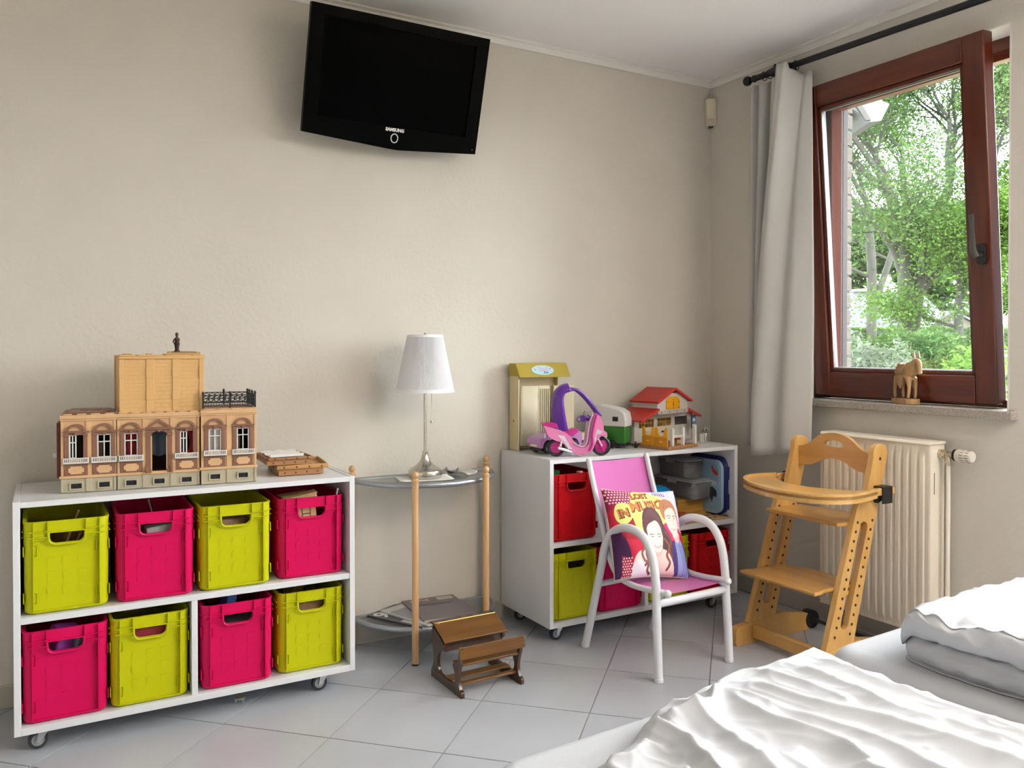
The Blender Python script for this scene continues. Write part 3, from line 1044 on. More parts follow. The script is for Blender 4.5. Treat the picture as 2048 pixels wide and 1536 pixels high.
rail_run((.402, 0), (.484, 0), 5); rail_run((.484, 0), (.562, 0), 5); rail_run((.562, 0), (.562, .19), 10); rail_run((.402, .19), (.562, .19), 9)

# ---- detached upper storey standing on the mansion
m_tanb, nt, b = _mat('tan_block_relief')
b.inputs['Base Color'].default_value = (0.64, 0.385, 0.155, 1); b.inputs['Roughness'].default_value = .42
tc = nt.nodes.new('ShaderNodeTexCoord'); mp = nt.nodes.new('ShaderNodeMapping'); mp.inputs['Rotation'].default_value = (R(90), 0, 0)
bt = nt.nodes.new('ShaderNodeTexBrick'); bt.inputs['Scale'].default_value = 1.0; bt.inputs['Brick Width'].default_value = .026; bt.inputs['Row Height'].default_value = .0125; bt.inputs['Mortar Size'].default_value = .0007
nt.links.new(tc.outputs['Object'], mp.inputs['Vector']); nt.links.new(mp.outputs['Vector'], bt.inputs['Vector'])
bp = nt.nodes.new('ShaderNodeBump'); bp.inputs['Strength'].default_value = .9; bp.inputs['Distance'].default_value = .0008; bp.invert = True
nt.links.new(bt.outputs['Fac'], bp.inputs['Height']); nt.links.new(bp.outputs['Normal'], b.inputs['Normal'])
up = thing('toy_upper_storey', 'tan windowless toy house storey standing on top of the toy mansion', 'toy house', (-2.730, -0.322, CZ1 + CT_ + .004), R(-1.0))
UW, UD, UH = .246, .17, .172
MB().bb(0, UW, 0, .005, 0, UH).build('front_wall', m_tanb, up)
MB().bb(0, .004, .005, UD, 0, UH).build('end_wall', m_tanb, up)
MB().bb(UW - .004, UW, .005, UD, 0, UH).build('end_wall', m_tan, up)
MB().bb(-.004, UW, UD, UD + .005, 0, UH + .004).build('rear_wall', m_tan, up)
MB().bb(-.004, .0, UD - .02, UD + .005, 0, UH + .004).build('corner_strip', m_tan, up)
MB().bb(-.002, UW + .002, -.003, UD, -.003, .001).build('floor_plate', m_tan, up)
for k, (a, b_) in enumerate(((.0, .012), (.076, .098), (.152, .174), (.232, .246))):
    q = MB(); q.bb(a, b_, -.0022, 0, .001, UH - .008)
    q.bb(a - .0006, b_ + .0006, -.0035, 0, .035, .066); q.bb(a - .0006, b_ + .0006, -.0035, 0, .105, .140)
    q.build('pilaster', m_tan, up, bevel=.0006, seg=1)
co = MB(); co.bb(-.002, UW + .003, -.006, .005, UH - .008, UH)
for a, b_ in ((.0, .045), (.052, .125), (.132, .205), (.212, .249)):
    co.bb(a, b_, -.005, .003, UH, UH + .005)
for a, b_ in ((.02, .05), (.09, .11), (.14, .16)):
    co.bb(a, b_, UD - .005, UD + .003, UH + .004, UH + .008)
co.build('cornice', m_tan, up, bevel=.0008, seg=1)
MB().bb(.004, UW - .004, .005, UD, UH - .012, UH - .006).build('ceiling_plate', m_tbrown, up)
tp = tag(MB().plate([(-.05, -.045), (.05, -.05), (.052, .045), (-.05, .045)], 0, .007, 'z').build('toy_roof_plate', m_tan, None, (-2.535, -0.262, CZ1 + CT_ + .004 + UH + .0055), (R(2), R(1), R(-8)), bevel=.001), 'small tan plastic plate lying on the toy upper storey', 'toy part')
ir = MB(); ir.bb(-.038, .038, -.035, .033, .007, .0085); ir.build('inset', m_tbrown, tp)
# dark figurine
fg = thing('figurine', 'tiny dark brown figurine standing on top of the toy building', 'figurine', (-2.556, -0.268, CZ1 + CT_ + UH + .0185), R(-20))
b_ = MB(); b_.lathe([(.009, 0), (.009, .003), (.006, .005), (.0075, .018), (.0095, .026), (.007, .031)], n=12); b_.build('skirt', M('fig_brown', (.045, .018, .010), .45), fg)
b_ = MB(); b_.lathe([(.006, .030), (.0072, .038), (.0065, .044), (.003, .047), (.004, .050), (.0055, .055), (.0042, .060), (.001, .062)], n=12)
b_.tube([(-.006, 0, .042), (-.010, -.003, .035), (-.009, -.006, .028)], .0022, 6); b_.tube([(.006, 0, .042), (.008, -.004, .036), (.004, -.007, .033)], .0022, 6)
b_.build('torso', M('fig_brown2', (.07, .028, .014), .45), fg)

# ---- pile of toy floor trays
m_tray = WOOD('toy_tray', (0.30, 0.135, 0.05), (0.40, 0.20, 0.085), .45, (5, 30, 30), 0)
m_trayl = WOOD('toy_tray_light', (0.50, 0.27, 0.10), (0.58, 0.33, 0.14), .45, (5, 30, 30), 0)


def tray(label, loc, rot, w_, d_, h_, mat, openup=True):
    t = thing('toy_floor_tray', label, 'toy part', loc, 0, 'stacked toy floor trays')
    t.rotation_euler = rot
    q = MB(); q.bb(-w_ / 2, w_ / 2, -d_ / 2, d_ / 2, 0, .003) if openup else q.bb(-w_ / 2, w_ / 2, -d_ / 2, d_ / 2, h_ - .003, h_)
    q.build('floor', mat, t)
    q = MB()
    k = .005
    q.bb(-w_ / 2, w_ / 2, -d_ / 2, -d_ / 2 + k, 0, h_); q.bb(-w_ / 2, w_ / 2, d_ / 2 - k, d_ / 2, 0, h_)
    q.bb(-w_ / 2, -w_ / 2 + k, -d_ / 2 + k, d_ / 2 - k, 0, h_); q.bb(w_ / 2 - k, w_ / 2, -d_ / 2 + k, d_ / 2 - k, 0, h_)
    q.build('edge', mat, t, bevel=.001)
    q = MB()
    for i in range(4):
        xx = -w_ / 2 + w_ * (i + .55) / 4.1
        q.lathe([(.0001, -.0006), (.0032, -.0006), (.0032, .0)], (xx, -d_ / 2, h_ * .5), 8, 'y')
        q.lathe([(.0001, -.0006), (.0032, -.0006), (.0032, .0)], (-w_ / 2, -d_ / 2 + d_ * (i + .5) / 4, h_ * .5), 8, 'x')
    q.build('peg_holes', m_dkred, t)['kind'] = 'stuff'
    return t


zt = CZ1 + .0005
tray('brown toy floor tray at the bottom of the pile beside the mansion', (-2.157, -0.203, zt), (0, 0, R(-3)), .152, .195, .019, m_tray, False)
tray('light tan open toy tray sticking out to the right of the pile', (-2.142, -0.195, zt + .0195), (R(1.2), 0, R(-6)), .175, .18, .015, m_trayl)
tray('brown toy floor tray second from the top of the pile', (-2.195, -0.190, zt + .036), (R(.5), R(.5), R(-2)), .150, .19, .016, m_tray, False)
tray('brown toy tray holding a white piece on top of the pile', (-2.195, -0.196, zt + .0535), (R(.5), R(.5), R(2)), .155, .18, .008, m_tray)
wp = MB()
wp.grid(28, 20, lambda a, b: (-.062 + .124 * a, -.06 + .12 * b, .0035 + .004 * abs(math.sin(a * 9 + b * 3)) * (.4 + .6 * b) + .002 * math.sin(b * 14)))
wp.bb(-.058, .058, -.066, -.056, .001, .010)
tag(wp.build('white_toy_roof', m_whitep, None, (-2.200, -0.19, zt + .060), (R(1), 0, R(1)), smooth=50), 'white wavy plastic piece lying on the topmost tray', 'toy part')

# ---- tiny toy table under the left cart
tt = thing('toy_table', 'tiny pale blue toy table on the floor under the left cart', 'toy', (-2.378, -0.335, 0), R(-20))
q = MB(); q.plate(rrect(-.017, .017, -.013, .013, .004), .013, .016, 'z'); q.build('tabletop', M('pale_blue_plastic', (.30, .42, .50), .4), tt, bevel=.0006)
q = MB(); q.plate(arc(0, 0, .011, 0, 350, 12), .016, .018, 'z'); q.build('plate', M('toy_gold', (.45, .26, .05), .5), tt)
for sx in (-1, 1):
    for sy in (-1, 1):
        MB().bb(sx * .012 - .0015, sx * .012 + .0015, sy * .009 - .0015, sy * .009 + .0015, 0, .013).build('leg', M('pale_blue_leg', (.30, .42, .50), .4), tt)
# ------------------------------------------------------------------ half-round side table
m_beech = WOOD('beech_leg', (0.54, 0.30, 0.13), (0.66, 0.40, 0.20), .4, (40, 40, 3), .3)
m_silver = M('silver_tube', (0.36, 0.38, 0.41), 0.35, 0.8)
m_tglass = CLEAR('table_glass', (0.93, 0.96, 0.95), 0.7, milk=0.06)
TX, TY = -1.602, -0.055
tb = thing('side_table', 'half-round glass side table with turned beech legs against the wall', 'side table', (TX, TY, 0))
RX, RY = .292, .275
TZ, LZ = .655, .118
legs = [(-.292, .008), (-.147, -.268), (.147, -.268), (.295, .008)]
for (lx, ly) in legs:
    q = MB(); q.lathe([(.0095, 0), (.0115, .002), (.0125, .01), (.0125, .665), (.0125, .672), (.0145, .676), (.0145, .681), (.0095, .685), (.0075, .688)], (lx, ly, 0), 20)
    lo = q.build('leg', m_beech, tb)
    q = MB(); q.sphere((lx, ly, .6985), .0138, 18); q.build('ball_finial', m_beech, lo)
    q = MB(); q.lathe([(.0118, 0), (.0128, .0), (.0128, .006), (.0118, .006)], (lx, ly, 0.0005), 16); q.build('foot_cap', m_blackpl, lo)
for zz, nm in ((TZ, 'upper'), (LZ, 'lower')):
    pts = [(RX * math.cos(a) * .985, RY * math.sin(a) * .97, zz) for a in [R(180 + 180 * i / 40) for i in range(41)]]
    q = MB(); q.tube(pts, .0105, 12); q.tube([(-RX * .98, .004, zz), (RX * .98, .004, zz)], .0085, 10)
    q.build('ring', m_silver, tb)
    gp = [(RX * .955 * math.cos(R(180 + 180 * i / 40)), RY * .93 * math.sin(R(180 + 180 * i / 40))) for i in range(41)]
    q = MB(); q.plate(gp, zz - .001, zz + .005, 'z'); q.build('glass_shelf', m_tglass, tb)
    for (lx, ly) in legs:
        q = MB(); q.bb(lx - .004, lx + .004, ly + (.008 if ly < -.1 else -.016), ly + (.018 if ly < -.1 else -.008), zz - .03, zz + .004); q.build('bracket', m_blackpl, tb)

# ---- lamp
m_nickel = M('brushed_nickel', (0.60, 0.57, 0.52), 0.22, 1.0)
m_shade = M('white_pleated_fabric', (0.88, 0.88, 0.91), 0.85, sheen=.2)
lm = thing('table_lamp', 'nickel table lamp with a white pleated shade and pull chain', 'lamp', (-1.642, -0.172, TZ + .0075))
q = MB(); q.lathe([(.064, 0), (.066, .004), (.066, .026), (.064, .030), (.060, .034), (.045, .043), (.030, .054), (.019, .068), (.013, .084), (.011, .095), (.012, .098), (.008, .104)], n=40); q.build('base', m_nickel, lm)
q = MB(); q.cyl((0, 0, .10), (0, 0, .50), .0055, n=16); q.cyl((0, 0, .36), (0, 0, .45), .012, n=16); q.build('stem', m_nickel, lm)
NP = 150
q = MB()
def shade_fn(a, b):
    r = .112 + (.067 - .112) * b
    pl_ = .0016 * (1 if int(round(a * NP * 2)) % 2 else -1) if .06 < b < .955 else .0014
    th = 2 * PI * a + .015 * math.sin(9 * 2 * PI * a)
    return ((r + pl_) * math.cos(th), (r + pl_) * math.sin(th), .332 + .222 * b)
bs_ = [0, .055, .065, .5, .95, .96, 1]
q.v = [shade_fn(i / (NP * 2), b) for b in bs_ for i in range(NP * 2)]
n_ = NP * 2
q.f = [(j * n_ + i, j * n_ + (i + 1) % n_, (j + 1) * n_ + (i + 1) % n_, (j + 1) * n_ + i) for j in range(len(bs_) - 1) for i in range(n_)]
k0 = len(q.v)
q.v += [(.109 * math.cos(2 * PI * i / n_), .109 * math.sin(2 * PI * i / n_), .332) for i in range(n_)] + [(.064 * math.cos(2 * PI * i / n_), .064 * math.sin(2 * PI * i / n_), .554) for i in range(n_)]
q.f += [(k0 + n_ + i, k0 + n_ + (i + 1) % n_, k0 + (i + 1) % n_, k0 + i) for i in range(n_)]
q.f += [(k0 + i, k0 + (i + 1) % n_, (i + 1) % n_, i) for i in range(n_)] + [((len(bs_) - 1) * n_ + i, (len(bs_) - 1) * n_ + (i + 1) % n_, k0 + n_ + (i + 1) % n_, k0 + n_ + i) for i in range(n_)]
q.m = [0] * len(q.f)
q.build('lamp_shade', m_shade, lm, smooth=0)
q = MB()
for k in range(3):
    a = 2 * PI * k / 3 + .4
    q.cyl((0, 0, .545), (.066 * math.cos(a), .066 * math.sin(a), .549), .0015, n=6)
q.cyl((0, 0, .50), (0, 0, .556), .004, n=10); q.sphere((0, 0, .557), .005, 10)
q.build('shade_carrier', m_nickel, lm)
q = MB(); q.lathe([(.018, 0), (.020, .02), (.028, .045), (.028, .06), (.018, .075), (.004, .08)], (0, 0, .42), 16); q.build('bulb', M('bulb', (.8, .8, .78), .2), lm)
ch = MB()
cxp, cyp = .022, -.012
ch.cyl((0, 0, .40), (cxp, cyp, .40), .002, n=6)
zc = .40
while zc > .222:
    ch.sphere((cxp, cyp, zc), .0016, 6); zc -= .0034
ch.cyl((cxp, cyp, .40), (cxp, cyp, .222), .0006, n=5)
co_ = ch.build('pull_chain', m_nickel, lm)
q = MB(); q.sphere((cxp, cyp, .217), .0062, 12); q.build('chain_ball', m_nickel, co_)

# ---- papers on the table top
m_paper = M('paper', (0.70, 0.68, 0.63), .8)
def paper(label, loc, rz, w_, d_, lift, mat=m_paper, name='paper_sheet'):
    q = MB(); q.grid(14, 10, lambda a, b: (-w_ / 2 + w_ * a, -d_ / 2 + d_ * b, lift * (abs(a - .5) * 2) ** 3 + lift * .3 * math.sin(b * 5 + a * 3) ** 2))
    o = q.build(name, mat, None, loc, (0, 0, rz))
    md = o.modifiers.new('thick', 'SOLIDIFY'); md.thickness = .0007; md.offset = 1
    return tag(o, label, 'paper')
paper('white paper sheet under the base of the lamp', (-1.655, -0.188, TZ + .0056), R(-12), .21, .14, .004)
paper('creased receipt lying on the glass right of the lamp', (-1.47, -0.145, TZ + .0056), R(20), .07, .11, .012)
paper('grey folded leaflet at the back of the glass table top', (-1.505, -0.112, TZ + .0064), R(-35), .05, .11, .014, M('grey_leaflet', (.22, .21, .20), .6), 'leaflet')

# ---- magazines on the lower shelf
m_magd = M('magazine_dark', (0.055, 0.050, 0.055), .3)
m_magl = M('magazine_light', (0.48, 0.47, 0.46), .35)
m_magb = M('magazine_brown', (0.17, 0.10, 0.085), .3)
m_magg = M('magazine_grey', (0.16, 0.13, 0.15), .3)
m_pages = M('pages', (.62, .58, .52), .8)
m_print = M('white_print', (.70, .68, .66), .6)
def magazine(label, loc, rz, cover, w_=.205, d_=.27, h_=.006, deco=None, tilt=0):
    t = thing('magazine', label, 'magazine', loc, 0, 'magazines on the lower glass shelf')
    t.rotation_euler = (tilt, 0, rz)
    MB().bb(-w_ / 2 + .001, w_ / 2 - .001, -d_ / 2 + .001, d_ / 2 - .001, .0006, h_ - .0006).build('pages', m_pages, t)
    MB().bb(-w_ / 2, w_ / 2, -d_ / 2, d_ / 2, h_ - .0006, h_).bb(-w_ / 2, w_ / 2, -d_ / 2, d_ / 2, 0, .0006).bb(-w_ / 2, -w_ / 2 + .0008, -d_ / 2, d_ / 2, .0006, h_ - .0006).build('cover', cover, t)
    if deco:
        deco(t, h_)
    return t
zs = LZ + .0058
def deco1(t, h):
    q = MB(); q.text('9', .10, Matrix.Translation((-.07, .085, h)) @ Matrix.Rotation(0, 4, 'Z'), .0002, bold=.002); q.build('lettering', m_print, t)
    MB().bb(-.09, .06, -.12, -.02, h, h + .0003).build('cover_picture', m_magl, t)
def deco2(t, h):
    MB().bb(-.095, -.01, -.05, .09, h, h + .0003).build('cover_picture', M('photo_grey', (.22, .22, .23), .35), t)
    q = MB(); q.bb(.0, .09, .02, .035, h, h + .0003); q.bb(.0, .09, -.06, -.05, h, h + .0003); q.bb(-.02, .09, -.10, -.085, h, h + .0003); q.build('text_bars', m_magd, t)
    MB().bb(-.09, .09, -.125, -.112, h, h + .0003).build('cover_stripe', m_magb, t)
def deco3(t, h):
    MB().bb(-.10, .10, .075, .132, h, h + .0003).build('cover_band', m_magb, t)
    q = MB(); q.text('STYLE', .030, Matrix.Translation((-.045, .105, h + .0004)), .0002); q.build('lettering', m_print, t)
    MB().bb(.03, .095, .085, .122, h + .0003, h + .0006).build('cover_label', m_magl, t)
    q = MB(); q.plate([(-.06, .06), (.08, .05), (.06, .035), (.0, .03), (-.09, .045)], h, h + .0003, 'z'); q.build('cover_picture', m_magd, t)
magazine('dark magazine with a white curl of print, lowest on the left', (-1.69, -0.145, zs), R(28), m_magd, deco=deco1)
magazine('pale magazine with text bars in the middle of the fan', (-1.645, -0.155, zs + .0065), R(20), m_magl, deco=deco2)
magazine('brown and grey magazine lying on top at the back', (-1.575, -0.155, zs + .0132), R(-4), m_magg, w_=.22, deco=deco3)

# ------------------------------------------------------------------ miniature school desk
m_oak = WOOD('honey_oak', (0.105, 0.038, 0.004), (0.175, 0.074, 0.009), .35, (4, 40, 40), .15)
m_oakd = WOOD('dark_oak', (0.032, 0.010, 0.0025), (0.068, 0.023, 0.0045), .3, (30, 30, 4), .5)
dk = thing('school_desk', 'miniature old-fashioned wooden school desk with an attached bench', 'toy desk', (-1.613, -0.672, 0), R(0.8))
HW = .122
L = .235
for s_ in (-1, 1):
    x0 = s_ * (HW - .006) - .007
    # bench support: waisted profile rising to the backrest
    f = MB()
    f.plate(spline([(0, 0), (.10, 0), (.235, 0)], 2) + [(.235, .022), (.215, .030), (.03, .028), (.012, .024), (.0, .018)], x0, x0 + .014, 'x')
    f.build('runner', m_oakd, dk, bevel=.002)
    bprof = spline([(.012, .022), (.024, .045), (.026, .065), (.020, .088), (.012, .108), (.008, .130), (.004, .160), (.004, .166)], 4) + \
        spline([(.018, .166), (.020, .150), (.024, .130), (.034, .106), (.062, .098), (.064, .088), (.050, .070), (.048, .050), (.062, .026)], 4)
    b_ = MB(); b_.plate([p[:2] for p in bprof], x0 + .001, x0 + .013, 'x'); b_.build('bench_end', m_oakd, dk, bevel=.0015)
    dprof = spline([(.160, .026), (.178, .044), (.184, .070), (.172, .100), (.135, .124), (.132, .140)], 4) + [(.222, .180), (.228, .172)] + spline([(.228, .120), (.216, .075), (.222, .045), (.234, .024)], 4)
    b_ = MB(); b_.plate([p[:2] for p in dprof], x0 + .001, x0 + .013, 'x'); b_.build('desk_end', m_oakd, dk, bevel=.0015)
MB().bb(-HW + .002, HW - .002, .018, .068, .098, .107).build('bench_seat', m_oak, dk, bevel=.002)
q = MB(); q.plate([(-.001, .128), (.004, .128), (.010, .168), (.005, .168)], -HW - .004, HW + .004, 'x'); q.build('backrest', m_oak, dk, bevel=.0012)
MB().bb(-HW + .004, HW - .004, .03, .05, .030, .038).build('stretcher', m_oak, dk, bevel=.0015)
MB().bb(-HW + .004, HW - .004, .085, .125, .030, .037).build('footrest', m_oak, dk, bevel=.0015)
MB().bb(-HW + .006, HW - .006, .138, .142, .112, .142).build('box_front', m_oakd, dk, bevel=.001)
MB().bb(-HW + .006, HW - .006, .142, .226, .118, .123).build('box_floor', m_oakd, dk)
MB().bb(-HW + .006, HW - .006, .222, .227, .118, .182).build('box_back', m_oakd, dk)
q = MB(); q.plate([(.118, .146), (.206, .186), (.203, .193), (.115, .153)], -HW - .003, HW + .003, 'x'); q.build('desk_lid', m_oak, dk, bevel=.0015)
q = MB(); q.plate([(-HW - .003, .2065), (HW + .003, .2065), (HW + .003, .240), (-HW - .003, .240)], .186, .193, 'z',
                  [rrect(-.095, -.025, .217, .224, .003, 3), rrect(.03, .095, .217, .224, .003, 3), arc(.002, .222, .010, 0, 345, 14)])
to = q.build('desk_ledge', m_oakd, dk, bevel=.001)
q = MB(); q.bb(-HW, HW, .212, .228, .184, .1865); q.build('pen_groove_floor', m_oakd, to)
q = MB(); q.lathe([(.0095, 0), (.0095, .004), (.006, .004), (.006, .001)], (.002, .222, .1915), 14); q.build('ink_well', M('ink_brass', (.35, .24, .08), .35, .8), to)
q = MB()
q.cyl((-HW, .2065, .193), (HW, .2065, .193), .0018, n=8); q.build('hinge', M('brass', (.70, .48, .16), .3, 1.0), dk)
q = MB(); q.bb(-HW + .004, -HW + .014, .196, .204, .192, .1945); q.build('hinge_leaf', M('brass2', (.75, .55, .25), .3, 1.0), dk)

# ------------------------------------------------------------------ television
m_gloss = M('gloss_black', (0.0004, 0.0006, 0.0006), 0.30, spec=0.035)
m_tvside = M('tv_side', (0.003, 0.003, 0.0035), 0.5, spec=.1)
m_screen = M('screen', (0.0004, 0.0004, 0.0005), 0.35, spec=0.02)
m_logo = M('logo_white', (0.80, 0.80, 0.80), 0.4)
tv = thing('television', 'flat black television tilted down on the wall under the ceiling', 'television', (-1.746, -0.098, 1.960))
tv.rotation_euler = (R(16.8), 0, R(0.5))
TW, TH = .716, .446
def tvout(dx, dz):
    return [(-TW / 2 + dx, dz), (-.02, dz - .0225), (.012, dz - .0240), (.045, dz - .0225), (TW / 2 - dx, dz), (TW / 2 - dx, TH - dz), (-TW / 2 + dx, TH - dz)]
SX0, SX1, SZ0, SZ1 = -TW / 2 + .052, TW / 2 - .052, .062, TH - .034
q = MB(); q.plate(tvout(0, 0), -.012, .012, 'y', [[(SX0, SZ0), (SX1, SZ0), (SX1, SZ1), (SX0, SZ1)]]); q.build('bezel', m_gloss, tv, bevel=.003)
q = MB(); q.plate(tvout(.012, .012), .012, .035, 'y'); q.plate([(-.24, .06), (.24, .06), (.24, TH - .07), (-.24, TH - .07)], .035, .06, 'y'); q.build('housing', m_tvside, tv, bevel=.004)
q = MB(); q.bb(SX0, SX1, -.006, -.004, SZ0, SZ1); q.build('screen', m_screen, tv)
q = MB()
for x0, x1, z0, z1 in ((SX0, SX0 + .003, SZ0, SZ1), (SX1 - .003, SX1, SZ0, SZ1), (SX0, SX1, SZ1 - .003, SZ1)):
    q.bb(x0, x1, -.0125, -.006, z0, z1)
q.build('screen_edge', m_gloss, tv)
q = MB(); q.text('SAMSUNG', .0165, Matrix.Translation((.0, -.0125, .050)) @ Matrix.Rotation(R(90), 4, 'X'), .0003, bold=.0009); q.build('lettering', m_logo, tv)
q = MB(); q.tube([(.014 * math.cos(2 * PI * i / 28) + .001, -.0128, .0195 + .0165 * math.sin(2 * PI * i / 28)) for i in range(28)], .0020, 6, True); q.build('power_ring', m_logo, tv)
q = MB(); q.sphere((TW / 2 - .018, -.0125, .016), .0016, 8); q.build('indicator', m_logo, tv)
q = MB(); q.bb(-.06, .06, .075, .085, .12, .28); q.build('mount_plate', m_tvside, tv)
br = MB(); br.cyl((0, .05, .22), (0, .155, .20), .022, n=14); br.build('mount_arm', m_tvside, tv)

# ------------------------------------------------------------------ motion sensor in the corner
ms = thing('motion_sensor', 'cream plastic motion sensor mounted in the wall corner', 'sensor', (-0.022, -0.022, 2.268), R(-45))
m_cream = M('cream_plastic', (0.72, 0.65, 0.50), 0.45)
q = MB()
pr = [(-.030, .026), (-.029, .0), (-.020, -.012), (.0, -.016), (.020, -.012), (.029, .0), (.030, .026)]
q.plate(pr, .006, .140, 'z'); q.plate([(x * .86, y * .8 + .004) for x, y in pr], .0, .006, 'z')
q.build('housing', m_cream, ms, bevel=.004)
q = MB(); q.grid(12, 8, lambda a, b: (.018 * math.sin((a - .5) * 2.4), -.0125 - .007 * math.cos((a - .5) * 2.4) * math.sin(PI * (.15 + .7 * b)), .008 + .032 * b)); q.build('lens', M('sensor_lens', (.55, .50, .42), .35), ms)
q = MB(); q.sphere((-.020, -.0125, .052), .0018, 6); q.build('indicator', m_blackpl, ms)
q = MB(); q.bb(-.012, .012, -.012, .004, -.004, .002); q.build('latch', m_blackpl, ms)
q = MB(); q.cyl((0, .024, .138), (0, .024, .232), .0022, n=6); q.build('cable', m_trimw, ms)

# ------------------------------------------------------------------ curtain rod and curtain
m_iron = M('black_rod', (0.012, 0.013, 0.017), 0.4, 0.3)
rod = thing('curtain_rod', 'black curtain rod with a ball finial running along the window wall', 'curtain rod', (-0.105, -0.36, 2.393))
rod.rotation_euler = (R(1.2), 0, 0)
q = MB(); q.cyl((0, -.02, 0), (0, -2.6, 0), .0135, n=18); q.build('rod', m_iron, rod)
q = MB(); q.sphere((0, .012, 0), .022, 18); q.lathe([(.010, -.02), (.016, -.026), (.016, -.036), (.0135, -.04)], n=16, axis='y'); q.build('finial', m_iron, rod)
for yy in (-.155, -2.2):
    q = MB(); q.lathe([(.0135, -.022), (.020, -.018), (.023, 0), (.020, .018), (.0135, .022)], (0, yy, 0), 16, 'y')
    q.cyl((0, yy, 0), (.105, yy, .012), .010, n=12); q.lathe([(.012, .085), (.026, .095), (.028, .104), (.0, .104)], (0, yy, .012), 18, 'x'); q.sphere((0, yy, .022), .011, 10)
    q.build('bracket', m_iron, rod)
for yy in (-.09, -.12, -.19, -.235, -.27):
    q = MB(); q.tube([(.019 * math.cos(2 * PI * i / 20), yy, -.004 + .019 * math.sin(2 * PI * i / 20)) for i in range(20)], .002, 5, True); q.build('ring', m_iron, rod)

m_curt = M('grey_curtain_cloth', (0.50, 0.49, 0.47), 0.85, sheen=.15, bump=.08, bscale=300)
cu = thing('curtain', 'pale grey curtain gathered in folds at the left side of the window', 'curtain', (-0.10, -0.50, 0.68))
# plan of the folds (offset from wall, along wall) at top and bottom
top = [(.035, .135), (-.005, .125), (-.025, .100), (.010, .085), (.012, .070), (-.030, .058), (-.022, .030), (.014, .020), (.012, .000), (-.020, -.012), (-.020, -.050), (.000, -.058), (.010, -.075), (-.075, -.085), (-.082, -.115), (-.070, -.135), (.020, -.140), (.030, -.160), (.040, -.182)]
bot = [(.070, .165), (.020, .160), (-.005, .140), (.020, .120), (.030, .110), (-.010, .100), (-.005, .088), (.035, .080), (.040, .072), (.010, .066), (.030, .060), (.040, .056), (.020, .062), (-.055, .066), (-.085, .040), (-.080, .005), (-.048, -.060), (-.062, -.125), (.000, -.222)]
ns = 6
tp_ = spline([(a, b, 0) for a, b in top], ns); bt_ = spline([(a, b, 0) for a, b in bot], ns)
NU = len(tp_); NV = 46
q = MB()
def cfn(i, j):
    t = j / (NV - 1)
    e = min(1, t * 1.15) ** .85
    x = tp_[i][0] * (1 - e) + bt_[i][0] * e + .004 * math.sin(t * 9 + i * .25) * t
    y = tp_[i][1] * (1 - e) + bt_[i][1] * e + .004 * math.sin(t * 6 + i * .13)
    zt_ = 1.672 + (.030 if 13 * ns <= i <= 15 * ns else .0) + .006 * math.sin(i * .5)
    zb = .0 + (.028 if i < 9 * ns else 0) + (.010 * math.sin(i * .09)) + (.055 * max(0, (i - 15 * ns) / (4 * ns)))
    return (x, y, zt_ + (zb - zt_) * t)
q.v = [cfn(i, j) for j in range(NV) for i in range(NU)]
q.f = [(j * NU + i, j * NU + i + 1, (j + 1) * NU + i + 1, (j + 1) * NU + i) for j in range(NV - 1) for i in range(NU - 1)]
q.m = [0] * len(q.f)
co_ = q.build('cloth', m_curt, cu, smooth=80)
md = co_.modifiers.new('thick', 'SOLIDIFY'); md.thickness = .0022
hm = MB()
for dz in (.045,):
    pts = []
    for i in range(0, NU, 2):
        p = Vector(cfn(i, NV - 1)); p2 = Vector(cfn(i, NV - 3))
        pp = p + (p2 - p).normalized() * dz
        pts.append((pp.x - .0016, pp.y, pp.z))
    hm.tube(pts[len(pts) // 2 - 2:], .0008, 4)
hm.build('hem_seam', m_curt, cu)

# ------------------------------------------------------------------ radiator under the window
m_rad = M('radiator_enamel', (0.84, 0.76, 0.64), 0.35, spec=.5)
ra = thing('radiator', 'cream panel radiator with ribbed front under the window', 'radiator', (0, 0, 0))
ry0, ry1, rz0, rz1 = -1.262, -0.778, .105, .815
q = MB()
rx = -.118
prof = []
nr = 14
yy = ry1 - .022
step = (ry1 - ry0 - .044) / nr
q.bb(rx, rx + .006, ry1 - .012, ry1, rz0, rz1); q.bb(rx, rx + .006, ry0, ry0 + .012, rz0, rz1)
def rprof(y):
    u = (ry1 - .012 - y) / (ry1 - ry0 - .024) * nr
    f_ = u - math.floor(u)
    return .007 * max(0, min(1, (f_ - .12) / .10)) * max(0, min(1, (.88 - f_) / .10))
NY = nr * 16
zl = [rz0, rz0 + .022, rz0 + .036, rz1 - .05, rz1 - .034, rz1 - .012, rz1]
vals = [0, 0, 1, 1, 0, 0, 0]
pts = []
for z_, a_ in zip(zl, vals):
    for i in range(NY + 1):
        y_ = ry1 - .012 - (ry1 - ry0 - .024) * i / NY
        pts.append((rx - a_ * rprof(y_) + .002, y_, z_))
q.add(pts, [(j * (NY + 1) + i, j * (NY + 1) + i + 1, (j + 1) * (NY + 1) + i + 1, (j + 1) * (NY + 1) + i) for j in range(len(zl) - 1) for i in range(NY)])
q.build('front_panel', m_rad, ra, smooth=50)
q = MB(); q.bb(rx + .006, -.028, ry0 + .02, ry1 - .02, rz0 + .01, rz1 - .02); q.build('core', m_rad, ra)
MB().plate(rrect(ry1 - .003, ry1, rz0 + .004, rz1 - .004, .001), rx + .004, -.026, 'x').build('side_cover', m_rad, ra)
so = MB().plate(rrect(ry0, ry0 + .003, rz0 + .004, rz1 - .004, .001), rx + .004, -.026, 'x').build('side_cover', m_rad, ra)
q = MB(); q.bb(rx + .030, rx + .033, ry0 - .0006, ry0, rz1 - .19, rz1 - .11); q.build('vent_slot', m_blackpl, so)
